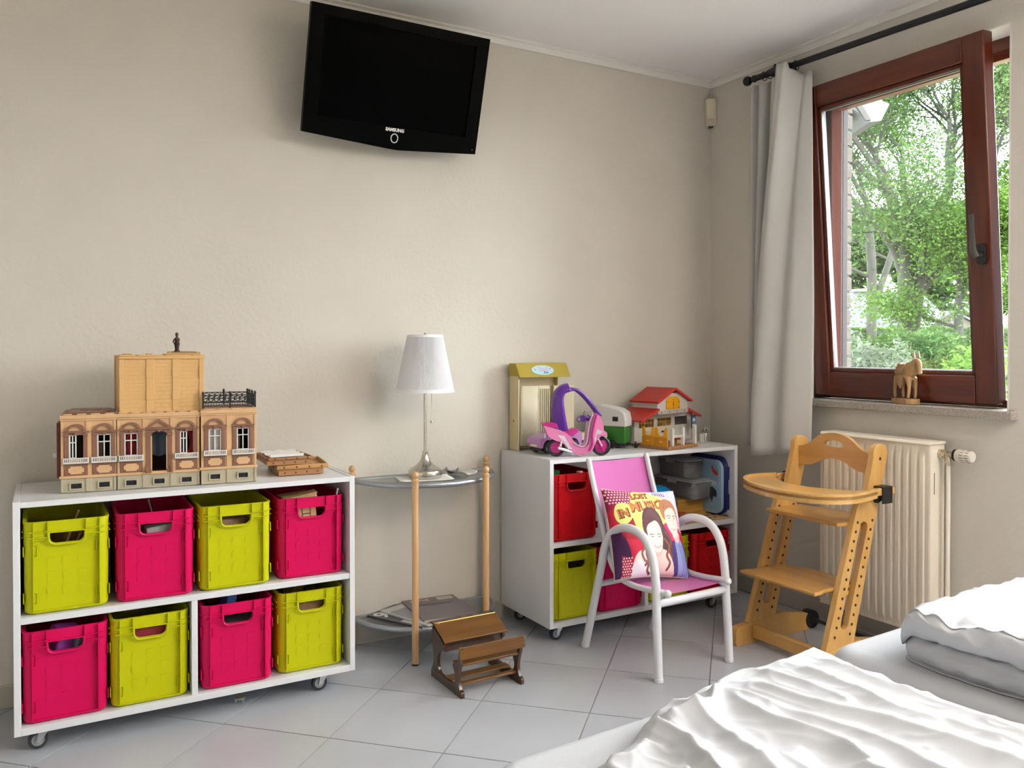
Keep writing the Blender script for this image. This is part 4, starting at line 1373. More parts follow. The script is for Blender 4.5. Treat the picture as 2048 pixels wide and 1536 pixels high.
q = MB(); q.plate([(rx - .004, rz1 - .006), (rx, rz1), (rx + .006, rz1 + .005), (-.028, rz1 + .005), (-.024, rz1 - .006)], ry0 - .006, ry1 + .003, 'y'); q.build('top_cover', m_rad, ra, bevel=.002)
for yb_ in (ry0 + .09, ry1 - .09):
    MB().bb(-.030, -.002, yb_ - .015, yb_ + .015, rz0 + .08, rz1 - .08).build('wall_bracket', m_rad, ra)
q = MB(); q.cyl((-.055, ry0 + .002, rz1 - .040), (-.055, ry0 - .012, rz1 - .040), .017, n=6); q.cyl((-.055, ry0 - .012, rz1 - .040), (-.055, ry0 - .062, rz1 - .040), .0115, n=16)
q.lathe([(.013, -.018), (.0155, -.014), (.0155, -.004), (.013, 0)], (-.055, ry0 - .010, rz1 - .040), 16, 'y'); q.cyl((-.055, ry0 - .034, rz1 - .036), (-.055, ry0 - .034, rz1 - .076), .0105, n=14); q.cyl((-.055, ry0 - .034, rz1 - .066), (-.055, ry0 - .034, rz1 - .080), .013, n=6)
va = q.build('valve', M('valve_nickel', (.55, .47, .36), .28, 1.0), ra)
q = MB(); q.lathe([(.0, -.062), (.018, -.062), (.021, -.058), (.0235, -.030), (.0235, -.008), (.020, 0), (.0, 0)], (-.055, ry0 - .064, rz1 - .040), 28, 'y')
hd = q.build('thermostat_head', M('thermo_white', (.74, .69, .60), .4), va)
q = MB(); q.lathe([(.0, -.006), (.0215, -.006), (.0215, .004), (.014, .006), (.0, .006)], (-.055, ry0 - .062, rz1 - .040), 20, 'y')
q.build('thermostat_collar', m_blackpl, va)
q = MB()
for k in range(14):
    a = 2 * PI * k / 14
    for y0_, y1_ in ((-.022, -.036), (-.040, -.054)):
        for dr in (.0225,):
            q.T = Matrix.Translation((-.055, ry0 - .064, rz1 - .040)) @ Matrix.Rotation(a, 4, 'Y')
            q.bb(-.0011, .0011, y1_, y0_, dr - .003 - (.0015 if y1_ < -.05 else 0), dr + .0012 - (.0012 if y1_ < -.05 else 0))
q.T = None
q.build('thermostat_slots', M('slot_brown', (.10, .06, .03), .7), va)
q = MB(); q.cyl((-.055, ry0 - .034, rz1 - .078), (-.055, ry0 - .034, .0), .0075, n=14); q.build('pipe', m_rad, ra)
q = MB(); q.tube([(-.055, ry1 - .05, rz0 + .03), (-.055, ry1 - .05, .07), (-.055, ry1 - .05, .0)], .008, 12); q.cyl((-.055, ry1 - .05, .06), (-.055, ry1 - .05, .085), .012, n=8); q.build('pipe', m_rad, ra)
q = MB(); q.lathe([(.008, .0), (.020, .0), (.020, .004), (.008, .008)], (-.055, ry1 - .05, 0.0005), 16); q.build('pipe_collar', m_rad, ra)

# ------------------------------------------------------------------ carved horse on the sill
m_carve = WOOD('carved_wood', (0.30, 0.17, 0.065), (0.50, 0.31, 0.14), .35, (20, 20, 8), .3)
hs = thing('horse_figurine', 'carved wooden horse figurine on a rough base on the window sill', 'figurine', (0.016, -1.075, 0.9455), R(-112))
# local +x is where the horse faces
q = MB()
base = [(-.058, -.026), (-.040, -.032), (.0, -.034), (.045, -.031), (.060, -.018), (.062, .006), (.050, .026), (.010, .031), (-.035, .030), (-.056, .018)]
q.plate(base, 0, .022, 'z'); q.build('base', m_carve, hs, bevel=.007, seg=3)
def skin(name, nodes, edges, mat, parent, sub=2):
    me = bpy.data.meshes.new(name)
    me.from_pydata([n[:3] for n in nodes], edges, [])
    o = obj_of(name, me, mat, parent)
    md = o.modifiers.new('skin', 'SKIN'); md.use_smooth_shade = True
    for i, n in enumerate(nodes):
        me.skin_vertices[0].data[i].radius = (n[3], n[4] if len(n) > 4 else n[3])
        me.skin_vertices[0].data[i].use_root = (i == 0)
    md2 = o.modifiers.new('sub', 'SUBSURF'); md2.levels = sub; md2.render_levels = sub
    return o
nodes = [(0, 0, .128, .024, .028), (-.036, 0, .133, .025, .027), (.034, 0, .134, .023, .026), (.052, 0, .156, .015, .019), (.064, 0, .172, .012, .016), (.078, 0, .164, .012, .014), (.082, 0, .140, .0095, .011), (.082, 0, .116, .0075, .008),
         (-.040, .015, .095, .0125), (-.046, .017, .065, .0075), (-.042, .017, .022, .0065), (-.040, -.015, .095, .0125), (-.048, -.017, .062, .0075), (-.044, -.017, .022, .0065),
         (.034, .014, .092, .0105), (.035, .016, .060, .0070), (.033, .016, .022, .0065), (.036, -.014, .092, .0105), (.044, -.016, .066, .0070), (.036, -.016, .022, .0065), (-.060, 0, .118, .006), (-.066, 0, .075, .005)]
edges = [(0, 1), (0, 2), (2, 3), (3, 4), (4, 5), (5, 6), (6, 7), (1, 8), (8, 9), (9, 10), (1, 11), (11, 12), (12, 13), (2, 14), (14, 15), (15, 16), (2, 17), (17, 18), (18, 19), (1, 20), (20, 21)]
skin('body', nodes, edges, m_carve, hs)
for s_ in (-1, 1):
    q = MB(); q.lathe([(.006, 0), (.0065, .008), (.004, .020), (.0005, .030)], (.062, s_ * .010, .180), 8); q.build('ear', m_carve, hs)
q = MB(); q.grid(16, 8, lambda a, b: (-.028 + .05 * a - .006 * (2 * b - 1) ** 2, .030 * math.sin((b - .5) * 3.0), .118 + .045 * math.cos((b - .5) * 3.0) - .004 * math.sin(a * PI)))
so_ = q.build('saddle', m_carve, hs); md = so_.modifiers.new('t', 'SOLIDIFY'); md.thickness = .003
for s_ in (-1, 1):
    q = MB(); q.plate([(-.020, .112), (.018, .112), (.016, .080), (.004, .060), (-.012, .078)], s_ * .028 - .002, s_ * .028 + .002, 'y'); q.build('saddle_flap', m_carve, hs, bevel=.001)
q = MB(); q.tube(spline([(.082, .009, .122), (.060, .024, .130), (.030, .026, .150), (.012, .012, .168)], 6), .0018, 5); q.tube(spline([(.082, -.009, .122), (.060, -.024, .130), (.030, -.026, .150), (.012, -.012, .168)], 6), .0018, 5); q.build('reins', m_carve, hs)
# ------------------------------------------------------------------ toys on the right cart
ZT = CZ1
m_creamt = M('cream_toy_plastic', (0.68, 0.56, 0.33), 0.45)
m_creaml = M('pale_cream_plastic', (0.74, 0.67, 0.50), 0.45)
m_olive = M('olive_roof', (0.40, 0.30, 0.035), 0.4)
m_ovalb = M('oval_sign_blue', (0.42, 0.66, 0.74), 0.5)
m_lilac = M('lilac_print', (0.62, 0.42, 0.62), 0.5)
m_navyp = M('navy_print', (0.06, 0.05, 0.25), 0.5)
stl = thing('toy_stall', 'cream toy stall with an olive awning roof and an oval sign', 'toy', (-1.172, -0.085, ZT))
SW = .225
MB().bb(0, .006, 0, .075, 0, .335).build('side_wall', m_creamt, stl, bevel=.001)
MB().bb(SW - .006, SW, .03, .075, 0, .335).build('side_wall', m_creamt, stl, bevel=.001)
MB().bb(.006, SW - .006, .069, .075, 0, .335).build('rear_wall', m_creamt, stl)
MB().bb(.006, SW - .006, .055, .069, .27, .31).build('inner_beam', m_creamt, stl)
q = MB(); q.plate([(-.024, .312), (.012, .372), (.070, .372), (.077, .330), (.077, .318), (.0, .318)], -.006, SW + .028, 'x'); ro = q.build('awning_roof', m_olive, stl, bevel=.002)
# oval sign lies on the sloping face
fa = math.atan2(.060, .036)
sm = Matrix.Translation((.118, -.006, .342)) @ Matrix.Rotation(fa, 4, 'X')
q = MB(); q.T = sm; q.plate(arc(0, 0, .056, 0, 355, 30, .024), .0005, .002, 'z'); so = q.build('oval_sign', m_ovalb, stl)
q = MB(); q.text('Stall', .030, sm @ Matrix.Translation((0.004, .003, .0022)), .0003, bold=.0006); q.build('lettering', m_lilac, so)
q = MB(); q.text('Zoo', .014, sm @ Matrix.Translation((.012, -.012, .0022)), .0003, italic=.3, bold=.0004); q.build('lettering', m_navyp, so)
q = MB(); q.T = sm; q.plate(arc(-.038, .002, .005, 0, 340, 8), .0018, .0026, 'z'); q.build('sign_flower', M('flower_orange', (.75, .35, .20), .5), so)
q = MB(); q.T = sm; q.plate(arc(.038, .006, .004, 0, 340, 6), .0018, .0026, 'z'); q.build('sign_flower', M('flower_pink', (.70, .15, .30), .5), so)
# doors: left leaf, slatted leaf, right leaf opened outward
q = MB(); q.grid(8, 2, lambda a, b: (.012 + .085 * a, .004 - .012 * math.sin(a * 2.2), .02 + .255 * b)); dl = q.build('door_leaf', m_creaml, stl); md = dl.modifiers.new('t', 'SOLIDIFY'); md.thickness = .004
sl_ = MB()
x0 = .100
for k in range(6):
    sl_.bb(x0 + k * .0105, x0 + k * .0105 + .0035, -.004, .002, .06, .262)
sl_.bb(x0, x0 + .056, -.004, .002, .262, .275); sl_.bb(x0, x0 + .056, -.004, .002, .015, .06)
sl_.build('slatted_door', m_creaml, stl)
q = MB(); q.T = Matrix.Translation((SW - .05, -.004, 0)) @ Matrix.Rotation(R(-24), 4, 'Z'); q.bb(0, .090, -.004, 0, .015, .275); q.build('door_leaf', m_creaml, stl, bevel=.001)
hg = MB()
for zz in (.06, .22):
    hg.cyl((.098, -.007, zz), (.098, -.007, zz + .02), .003, n=8)
hg.build('hinge', m_creaml, stl)
MB().bb(-.0006, .0, .036, .042, .12, .13).build('slot', m_blackpl, stl)

# ---- lilac convertible
m_lil = M('lilac_car_paint', (0.50, 0.24, 0.52), 0.28, coat=.4)
m_chrome = M('toy_chrome', (0.75, 0.74, 0.76), 0.15, 1.0)
m_blackr = M('black_toy_rubber', (0.010, 0.010, 0.012), 0.5)
car = thing('toy_car', 'lilac toy convertible parked in front of the stall', 'toy car', (-1.055, -0.188, ZT), R(186))
# car local: +x is its nose
prof = spline([(.105, .026), (.112, .045), (.108, .062), (.080, .074), (.040, .082)], 5) + [(.030, .084), (.028, .066), (-.070, .066), (-.074, .088)] + spline([(-.085, .090), (-.108, .082), (-.116, .060), (-.112, .030)], 4)
pr2 = [p[:2] for p in prof] + [(-.088, .022)] + arc(-.068, .026, .030, 180, 0, 8, .032) + [(-.035, .020), (.036, .020)] + arc(.066, .026, .030, 180, 0, 8, .032) + [(.098, .024)]
q = MB(); q.plate(pr2, -.044, .044, 'y'); q.build('body', m_lil, car, bevel=.008, seg=3)
q = MB(); q.plate(spline([(.040, .080), (.034, .098), (.022, .108)], 4) + [(.019, .106), (.028, .094), (.034, .079)], -.038, .038, 'y'); q.build('windscreen', CLEAR('toy_screen', (.9, .85, .92), .8, .1), car)
for s_ in (-1, 1):
    MB().bb(-.055, -.02, s_ * .02 - .013, s_ * .02 + .013, .060, .088).build('seat', M('pale_pink_seat', (.66, .42, .50), .5), car, bevel=.004)
for x in (-.068, .066):
    for s_ in (-1, 1):
        q = MB(); q.lathe([(.016, -.008), (.024, -.008), (.026, -.005), (.026, .005), (.024, .008), (.016, .008)], (x, s_ * .040, .026), 22, 'y', True); wo_ = q.build('wheel', m_blackr, car)
        q = MB(); q.lathe([(.0145, -.001), (.017, -.001), (.017, .001), (.0145, .001)], (x, s_ * .0485, .026), 20, 'y')
        for k in range(5):
            q.T = Matrix.Translation((x, s_ * .0485, .026)) @ Matrix.Rotation(2 * PI * k / 5, 4, 'Y'); q.bb(-.0022, .0022, -.0012, .0012, 0, .0155); q.T = None
        q.lathe([(.0, -.002), (.004, -.0015), (.004, .0015), (.0, .002)], (x, s_ * .0485, .026), 10, 'y'); q.build('rim', m_chrome, wo_)
for s_ in (-1, 1):
    q = MB(); q.sphere((.106, s_ * .026, .052), .009, 10, (.5, 1, .7)); q.build('headlamp', M('lamp_cream', (.7, .6, .5), .3), car)
MB().bb(-.004, .0, -.022, .022, 0, .010).build('number_plate', m_creaml, car, (.1125, 0, .030), (0, R(-8), 0), bevel=.001)
MB().bb(.04, .06, .0435, .046, .05, .0535).bb(.04, .06, -.046, -.0435, .05, .0535).build('trim_strip', m_chrome, car)
MB().bb(-.10, .10, -.036, .036, .012, .024).build('chassis', m_blackr, car)

# ---- cream toy jeep behind the scooter
jp = thing('toy_jeep', 'cream toy jeep half hidden behind the pink scooter', 'toy car', (-0.885, -0.175, ZT), R(-8))
q = MB(); q.plate([(-.075, .03), (.082, .03), (.084, .062), (.03, .068), (.028, .072), (-.075, .075)], -.038, .038, 'y', []); q.build('body', m_creamt, jp, bevel=.004)
q = MB(); q.bb(.02, .026, -.036, .036, .07, .10); q.build('windscreen_frame', m_creamt, jp, bevel=.001)
for x in (-.048, .055):
    for s_ in (-1, 1):
        q = MB(); q.lathe([(.010, -.009), (.022, -.009), (.024, -.006), (.024, .006), (.022, .009), (.010, .009)], (x, s_ * .036, .0245), 20, 'y', True); wo_ = q.build('wheel', m_blackr, jp)
        q = MB(); q.lathe([(.0, -.0095), (.010, -.009), (.010, .009), (.0, .0095)], (x, s_ * .036, .0245), 14, 'y'); q.build('hub', m_creamt, wo_)
MB().bb(.083, .086, -.03, .03, .036, .056).build('grille', m_blackr, jp)
for xx in (-.05, -.02):
    q = MB(); q.tube([(xx, -.006 + .006 * math.cos(a), .076 + .006 * math.sin(a)) for a in [PI * i / 6 for i in range(7)]], .0014, 5)
    q.build('tie_loop', m_blackr, jp)

# ---- pink scooter with purple canopy
m_sp = M('scooter_pink', (0.72, 0.20, 0.44), 0.3, coat=.4)
m_spl = M('scooter_pale_pink', (0.76, 0.44, 0.62), 0.3, coat=.3)
m_mag = M('scooter_magenta', (0.52, 0.008, 0.22), 0.35, coat=.3)
m_pur = M('scooter_purple', (0.10, 0.008, 0.28), 0.25, coat=.5)
m_silv = M('sticker_silver', (.68, .62, .70), .35)
sct = thing('toy_scooter', 'pink toy scooter with a purple canopy on the right cart', 'toy scooter', (-1.044, -0.348, ZT), R(-22))
def wheel(x, r):
    q = MB(); q.lathe([(r * .66, -.009), (r * .86, -.010), (r, -.006), (r, .006), (r * .86, .010), (r * .66, .009)], (x, 0, r), 28, 'y', True); w_ = q.build('wheel', m_blackr, sct)
    q = MB(); q.lathe([(.0, -.0075), (r * .18, -.009), (r * .2, -.006), (r * .62, -.004), (r * .68, -.008), (r * .68, .008), (r * .62, .004), (r * .2, .006), (r * .18, .009), (.0, .0075)], (x, 0, r), 24, 'y'); q.build('rim', m_mag, w_)
    q = MB()
    for k in range(3):
        for sd in (-1, 1):
            q.T = Matrix.Translation((x, sd * .005, r)) @ Matrix.Rotation(2 * PI * k / 3 + .5, 4, 'Y'); q.bb(-r * .11, r * .11, -.0025, .0025, 0, r * .66); q.T = None
    q.build('spokes', m_mag, w_)
wheel(-.092, .036); wheel(.095, .039)
bp_ = spline([(-.146, .126), (-.110, .116), (-.070, .104), (-.045, .088), (-.022, .062), (-.004, .040), (.020, .034), (.038, .050), (.046, .090), (.052, .130), (.062, .168), (.076, .176)], 4) + \
    spline([(.092, .150), (.100, .125), (.102, .104), (.114, .094), (.116, .078)], 4) + spline([(.095, .083), (.074, .064), (.062, .040), (.050, .018), (.020, .009), (-.020, .013), (-.046, .036), (-.072, .056), (-.100, .066), (-.126, .082), (-.136, .104)], 4)
q = MB(); q.plate([p[:2] for p in bp_], -.021, .021, 'y'); q.build('body', m_sp, sct, bevel=.007, seg=3)
# inner leg shield and floor (paler), trim line
q = MB()
lp = spline([(-.020, .056), (0, .044), (.020, .040), (.032, .056), (.038, .095), (.044, .135), (.056, .166)], 5)
q.grid(len(lp), 9, lambda a, b: (lp[int(round(a * (len(lp) - 1)))][0] - .004, (b - .5) * .052, lp[int(round(a * (len(lp) - 1)))][1] + .002)); o_ = q.build('leg_shield', m_spl, sct); md = o_.modifiers.new('t', 'SOLIDIFY'); md.thickness = .004
for s_ in (-1, 1):
    tp2 = spline([(.070, s_ * .024, .168), (.060, s_ * .026, .130), (.052, s_ * .027, .090), (.052, s_ * .026, .050), (.040, s_ * .025, .022)], 6)
    q = MB(); q.tube(tp2, .0042, 6); q.build('shield_trim', m_mag, sct)
    # white silver decals on the flanks
    q = MB(); q.plate([(-.090, .088), (-.062, .084), (-.030, .030), (-.045, .030), (-.062, .058)], s_ * .0214 - .0003, s_ * .0214 + .0003, 'y'); q.build('decal', m_silv, sct)
    q = MB(); q.plate([(.074, .110), (.096, .098), (.088, .090), (.072, .088), (.066, .046), (.062, .07)], s_ * .0214 - .0003, s_ * .0214 + .0003, 'y'); q.build('decal', m_silv, sct)
    q = MB()
    for px_, pz_ in ((-.040, .042), (-.030, .034), (-.022, .026), (-.052, .060)):
        q.lathe([(.0, -.0004), (.0028, -.0004), (.0028, .0004), (.0, .0004)], (px_, s_ * .0219, pz_), 8, 'y')
    q.build('decal_dots', m_spl, sct)
q = MB(); q.plate([p[:2] for p in spline([(-.148, .128), (-.140, .138), (-.100, .136), (-.076, .120), (-.072, .108), (-.100, .116)], 4, True)], -.019, .019, 'y'); q.build('rear_seat', m_mag, sct, bevel=.005, seg=3)
q = MB(); q.plate([p[:2] for p in spline([(-.062, .104), (-.040, .108), (-.016, .114), (-.002, .108), (-.010, .094), (-.030, .084), (-.050, .088)], 4, True)], -.020, .020, 'y'); q.build('front_seat', m_mag, sct, bevel=.006, seg=3)
# canopy: wide rear shell, then two bars over the windscreen
cp = spline([(-.058, 0, .104), (-.068, 0, .150), (-.076, 0, .200), (-.078, 0, .240), (-.066, 0, .264), (-.040, 0, .274)], 6)
q = MB()
def sstep0(t):
    return t * t * (3 - 2 * t)
def csh(i, b):
    p = cp[i]; a = cp[max(0, i - 1)]; c = cp[min(len(cp) - 1, i + 1)]
    d = Vector((c[0] - a[0], 0, c[2] - a[2])).normalized(); n_ = Vector((-d.z, 0, d.x))
    hw = .020 + .012 * min(1, i / 12)
    ang = (b - .5) * PI
    th = (.052 - .020 * sstep0(i / (len(cp) - 1))) * math.cos(ang) - .012
    v = Vector(p) + n_ * th
    return (v.x, hw * math.sin(ang), v.z)
NC = 13
q.v = [csh(i, j / (NC - 1)) for i in range(len(cp)) for j in range(NC)]
q.f = [(i * NC + j, i * NC + j + 1, (i + 1) * NC + j + 1, (i + 1) * NC + j) for i in range(len(cp) - 1) for j in range(NC - 1)]; q.m = [0] * len(q.f)
o_ = q.build('canopy', m_pur, sct, smooth=60); md = o_.modifiers.new('t', 'SOLIDIFY'); md.thickness = .006; md.offset = 0
for s_ in (-1, 1):
    q = MB(); q.tube(spline([(-.052, s_ * .026, .270), (-.010, s_ * .029, .268), (.026, s_ * .028, .240), (.056, s_ * .024, .204), (.082, s_ * .016, .168)], 6), [.0065] * 24 + [.0055], 8); q.build('canopy_bar', m_pur, sct)
q = MB(); ws = spline([(-.02, 0, .272), (.018, 0, .250), (.050, 0, .212), (.078, 0, .176)], 5)
q.grid(len(ws), 5, lambda a, b: (ws[int(round(a * (len(ws) - 1)))][0], (b - .5) * .052, ws[int(round(a * (len(ws) - 1)))][2])); q.build('canopy_screen', CLEAR('scooter_screen', (.93, .88, .95), .8, .04), sct)
MB().bb(.070, .092, -.020, .020, .160, .176).build('canopy_clamp', m_pur, sct, bevel=.004)
q = MB(); q.cyl((.046, 0, .150), (.034, 0, .156), .012, n=14); q.bb(.008, .030, -.011, .011, .138, .164); q.cyl((.024, -.032, .158), (.024, .032, .158), .0035, n=10); q.tube(spline([(.010, -.014, .160), (-.004, -.016, .158), (-.008, -.016, .146), (.004, -.014, .138)], 4), .0022, 6); q.build('handlebar', m_pur, sct, bevel=.002)
q = MB(); q.cyl((.014, -.02, .162), (.022, -.022, .184), .0012, n=6); q.build('mirror_stalk', m_blackr, sct)
q = MB(); q.sphere((.056, 0, .168), .010, 12, (.6, 1.4, .8)); q.build('dial', m_silv, sct)
q = MB(); q.cyl((-.088, -.026, .036), (-.052, -.026, .026), .0052, .006, 10); q.cyl((-.052, -.026, .026), (-.030, -.023, .018), .006, .003, 10); q.cyl((-.078, -.025, .042), (-.074, -.022, .064), .004, n=8); q.build('exhaust', M('white_exhaust', (.78, .74, .76), .3), sct)
q = MB()
for s_ in (-1, 1):
    q.cyl((.095, s_ * .013, .039), (.072, s_ * .016, .082), .004, n=8)
q.build('front_fork', m_spl, sct)
MB().bb(-.0015, .0015, -.011, .011, -.010, .010).build('number_plate', M('plate_white', (.72, .66, .72), .4), sct, (-.137, 0, .083), (0, R(12), 0))
q = MB(); q.tube([(-.02, -.012, .012), (.008, -.020, 0.002), (.012, -.020, 0.002)], .003, 6); q.build('kickstand', m_spl, sct)

# ---- green horse trailer
m_trg = M('trailer_green', (0.020, 0.145, 0.012), 0.35, coat=.2)
m_trw = M('trailer_white', (0.62, 0.61, 0.59), 0.4)
trl = thing('toy_trailer', 'green toy horse trailer with a grey white roof beside the stable', 'toy', (-0.742, -0.165, ZT), R(-58))
TLn, TWd = .16, .078
q = MB(); q.plate([(-TLn / 2, .022), (TLn / 2, .022), (TLn / 2, .094), (-TLn / 2, .094)], -TWd / 2, TWd / 2, 'y'); q.build('lower_body', m_trg, trl, bevel=.004)
q = MB(); q.plate([p for p in [(-TLn / 2 - .002, .094), (TLn / 2 + .003, .094), (TLn / 2 + .003, .122), (TLn / 2 - .004, .156), (TLn / 2 - .03, .172), (-TLn / 2 + .03, .190), (-TLn / 2 - .002, .180)]], -TWd / 2 - .002, TWd / 2 + .002, 'y'); q.build('roof', m_trw, trl, bevel=.006, seg=3)
for s_ in (-1, 1):
    MB().bb(.022, .048, s_ * (TWd / 2 + .0022) - .0006, s_ * (TWd / 2 + .0022) + .0006, .118, .138).build('side_window', m_blackpl, trl, bevel=.0004)
MB().bb(-TLn / 2 + .01, TLn / 2 - .004, -TWd / 2 + .004, TWd / 2 - .004, .012, .022).build('chassis', m_blackr, trl)
for x in (-.030, .022):
    for s_ in (-1, 1):
        q = MB(); q.lathe([(.008, -.007), (.017, -.007), (.0185, -.004), (.0185, .004), (.017, .007), (.008, .007)], (x, s_ * (TWd / 2 + .004), .0188), 18, 'y'); q.build('wheel', m_blackr, trl)
q = MB(); q.cyl((TLn / 2 - .01, 0, .018), (TLn / 2 + .045, 0, .016), .004, n=8); q.cyl((TLn / 2 + .034, 0, .030), (TLn / 2 + .034, 0, .008), .004, n=8); q.lathe([(.0, -.003), (.008, -.003), (.008, .003), (.0, .003)], (TLn / 2 + .034, 0, .0085), 12, 'y'); q.sphere((TLn / 2 + .047, 0, .018), .006, 8); q.build('drawbar', m_blackr, trl)

# ---- toy stable
m_stw = M('stable_white', (0.62, 0.59, 0.54), 0.45)
m_str = M('stable_roof_red', (0.44, 0.020, 0.012), 0.4, bump=.3, bscale=120, stretch=(1, .05, 1))
m_strl = M('stable_red_edge', (0.56, 0.035, 0.030), 0.35)
m_sty = M('stable_yellow', (0.78, 0.36, 0.008), 0.4)
m_sto = M('stable_orange', (0.60, 0.235, 0.006), 0.4)
m_stb = M('stable_base', (0.36, 0.17, 0.07), 0.5)
stb = thing('toy_stable', 'white toy stable with red roofs and yellow doors on the right cart', 'toy house', (-0.606, -0.392, ZT), R(13))
q = MB(); q.bb(0, .215, 0, .20, 0, .014); bo = q.build('base_plate', m_stb, stb, bevel=.0015)
q = MB()
for k in range(4):
    q.lathe([(.0, -.0005), (.0024, -.0005), (.0024, .0005), (.0, .0005)], (.028 + .054 * k, 0, .008), 8, 'y')
for k in range(5):
    q.lathe([(.0, -.0005), (.0018, -.0005), (.0018, .0005), (.0, .0005)], (0, .02 + .04 * k, .007), 8, 'x')
q.build('peg_hole', m_dkred, bo)
BX_0, BX_1, BY0, BY1 = .004, .432, .190, .285
cxm = (BX_0 + BX_1) / 2
gab = [(BX_0, .0), (BX_1, .0), (BX_1, .118), (cxm + .115, .158), (cxm - .115, .158), (BX_0, .118)]
wins = [[(a, .078), (b_, .078), (b_, .117), (a, .117)] for a, b_ in ((.036, .146), (.172, .276), (.302, .402))]
q = MB(); q.plate(gab, BY0, BY0 + .005, 'y', wins); q.build('front_wall', m_stw, stb, smooth=0)
q = MB(); q.plate(gab, BY1 - .005, BY1, 'y', [wins[2]]); q.build('rear_wall', m_stw, stb, smooth=0)
MB().bb(BX_0, BX_0 + .005, BY0 + .005, BY1 - .005, 0, .118).build('end_wall', m_stw, stb)
MB().bb(BX_1 - .005, BX_1, BY0 + .005, BY1 - .005, 0, .118).build('end_wall', m_stw, stb)
for wi, w_ in enumerate(wins[:2]):
    q = MB()
    a, b_ = w_[0][0], w_[1][0]
    for k in range(6):
        xx = a + (b_ - a) * k / 5
        q.bb(xx - .0012, xx + .0012, BY0 + .001, BY0 + .004, .078, .117)
    for zz in (.078, .0975, .115):
        q.bb(a, b_, BY0 + .001, BY0 + .004, zz, zz + .0024)
    q.build('window_bars', m_sty, stb)
def slope(x0, z0, x1, z1, y0, y1, th, name, mat, edge):
    n_ = Vector((-(z1 - z0), x1 - x0)).normalized() * th
    if n_.y < 0: n_ = -n_
    q = MB(); q.plate([(x0, z0), (x1, z1), (x1 + n_.x, z1 + n_.y), (x0 + n_.x, z0 + n_.y)], y0, y1, 'y')
    o = q.build(name, mat, stb, bevel=.001)
    q = MB(); q.plate([(x0, z0 - .002), (x1, z1 - .002), (x1 + n_.x * 1.1, z1 + n_.y * 1.1), (x0 + n_.x * 1.1, z0 + n_.y * 1.1)], y0 - .005, y0, 'y'); q.build('roof_edge', edge, o, bevel=.001)
RY0, RY1 = .130, .292
slope(-.020, .112, cxm - .113, .160, RY0, RY1, .008, 'roof', m_str, m_strl)
slope(cxm + .113, .160, .470, .110, RY0 + .03, RY1, .008, 'roof', m_str, m_strl)
# raised middle
dg0, dg1, dy0, dy1 = cxm - .115, cxm + .115, .140, .280
dgab = [(dg0, .140), (dg1, .140), (dg1, .196), (cxm + .05, .232), (cxm - .05, .232), (dg0, .196)]
q = MB(); q.plate(dgab, dy0, dy0 + .005, 'y'); q.build('loft_wall', m_stw, stb, smooth=0)
q = MB(); q.plate(dgab, dy1 - .005, dy1, 'y'); q.build('loft_wall', m_stw, stb, smooth=0)
MB().bb(dg0, dg0 + .005, dy0 + .005, dy1 - .005, .150, .196).build('loft_wall', m_stw, stb)
MB().bb(dg1 - .005, dg1, dy0 + .005, dy1 - .005, .150, .196).build('loft_wall', m_stw, stb)
q = MB(); q.bb(dg0, dg1, dy0 - .004, dy0, .140, .156); fo = q.build('fascia', M('stable_grey', (.48, .45, .41), .45), stb)
q = MB()
for k in range(4):
    q.lathe([(.0, -.0005), (.003, -.0005), (.003, .0005), (.0, .0005)], (dg0 + .028 + .058 * k, dy0 - .004, .148), 8, 'y')
q.build('peg_hole', m_blackpl, fo)
slope(dg0 - .014, .190, cxm, .250, dy0 - .014, dy1 + .006, .008, 'loft_roof', m_str, m_strl)
slope(cxm, .250, dg1 + .014, .190, dy0 - .014, dy1 + .006, .008, 'loft_roof', m_str, m_strl)
q = MB(); q.plate([(cxm - .050, .160), (cxm + .050, .160), (cxm + .050, .202), (cxm + .030, .216), (cxm - .030, .216), (cxm - .050, .202)], dy0 - .005, dy0 - .001, 'y'); ld = q.build('loft_door', m_sty, stb, bevel=.001)
q = MB(); q.bb(cxm - .0007, cxm + .0007, dy0 - .0056, dy0 - .005, .158, .207); q.bb(cxm - .002, cxm + .002, dy0 - .0062, dy0 - .005, .176, .192)
for s_ in (-1, 1):
    for zz in (.166, .192):
        q.sphere((cxm + s_ * .040, dy0 - .005, zz), .0026, 6)
q.build('door_fittings', M('fitting_brown', (.20, .07, .01), .5), ld)
# green crest on the end wall
q = MB(); q.plate([(.215, .085), (.225, .060), (.240, .056), (.255, .062), (.262, .086), (.255, .094), (.240, .088), (.225, .096)], BX_0 - .0006, BX_0, 'x'); cr = q.build('crest', M('crest_green', (.17, .24, .03), .5), stb)
q = MB(); q.plate([(.228, .082), (.240, .062), (.252, .082), (.240, .078)], BX_0 - .001, BX_0 - .0006, 'x'); q.plate([(.236, .096), (.244, .096), (.243, .110), (.238, .104)], BX_0 - .001, BX_0 - .0004, 'x'); q.build('crest_mark', M('crest_dark', (.03, .06, .01), .5), cr)
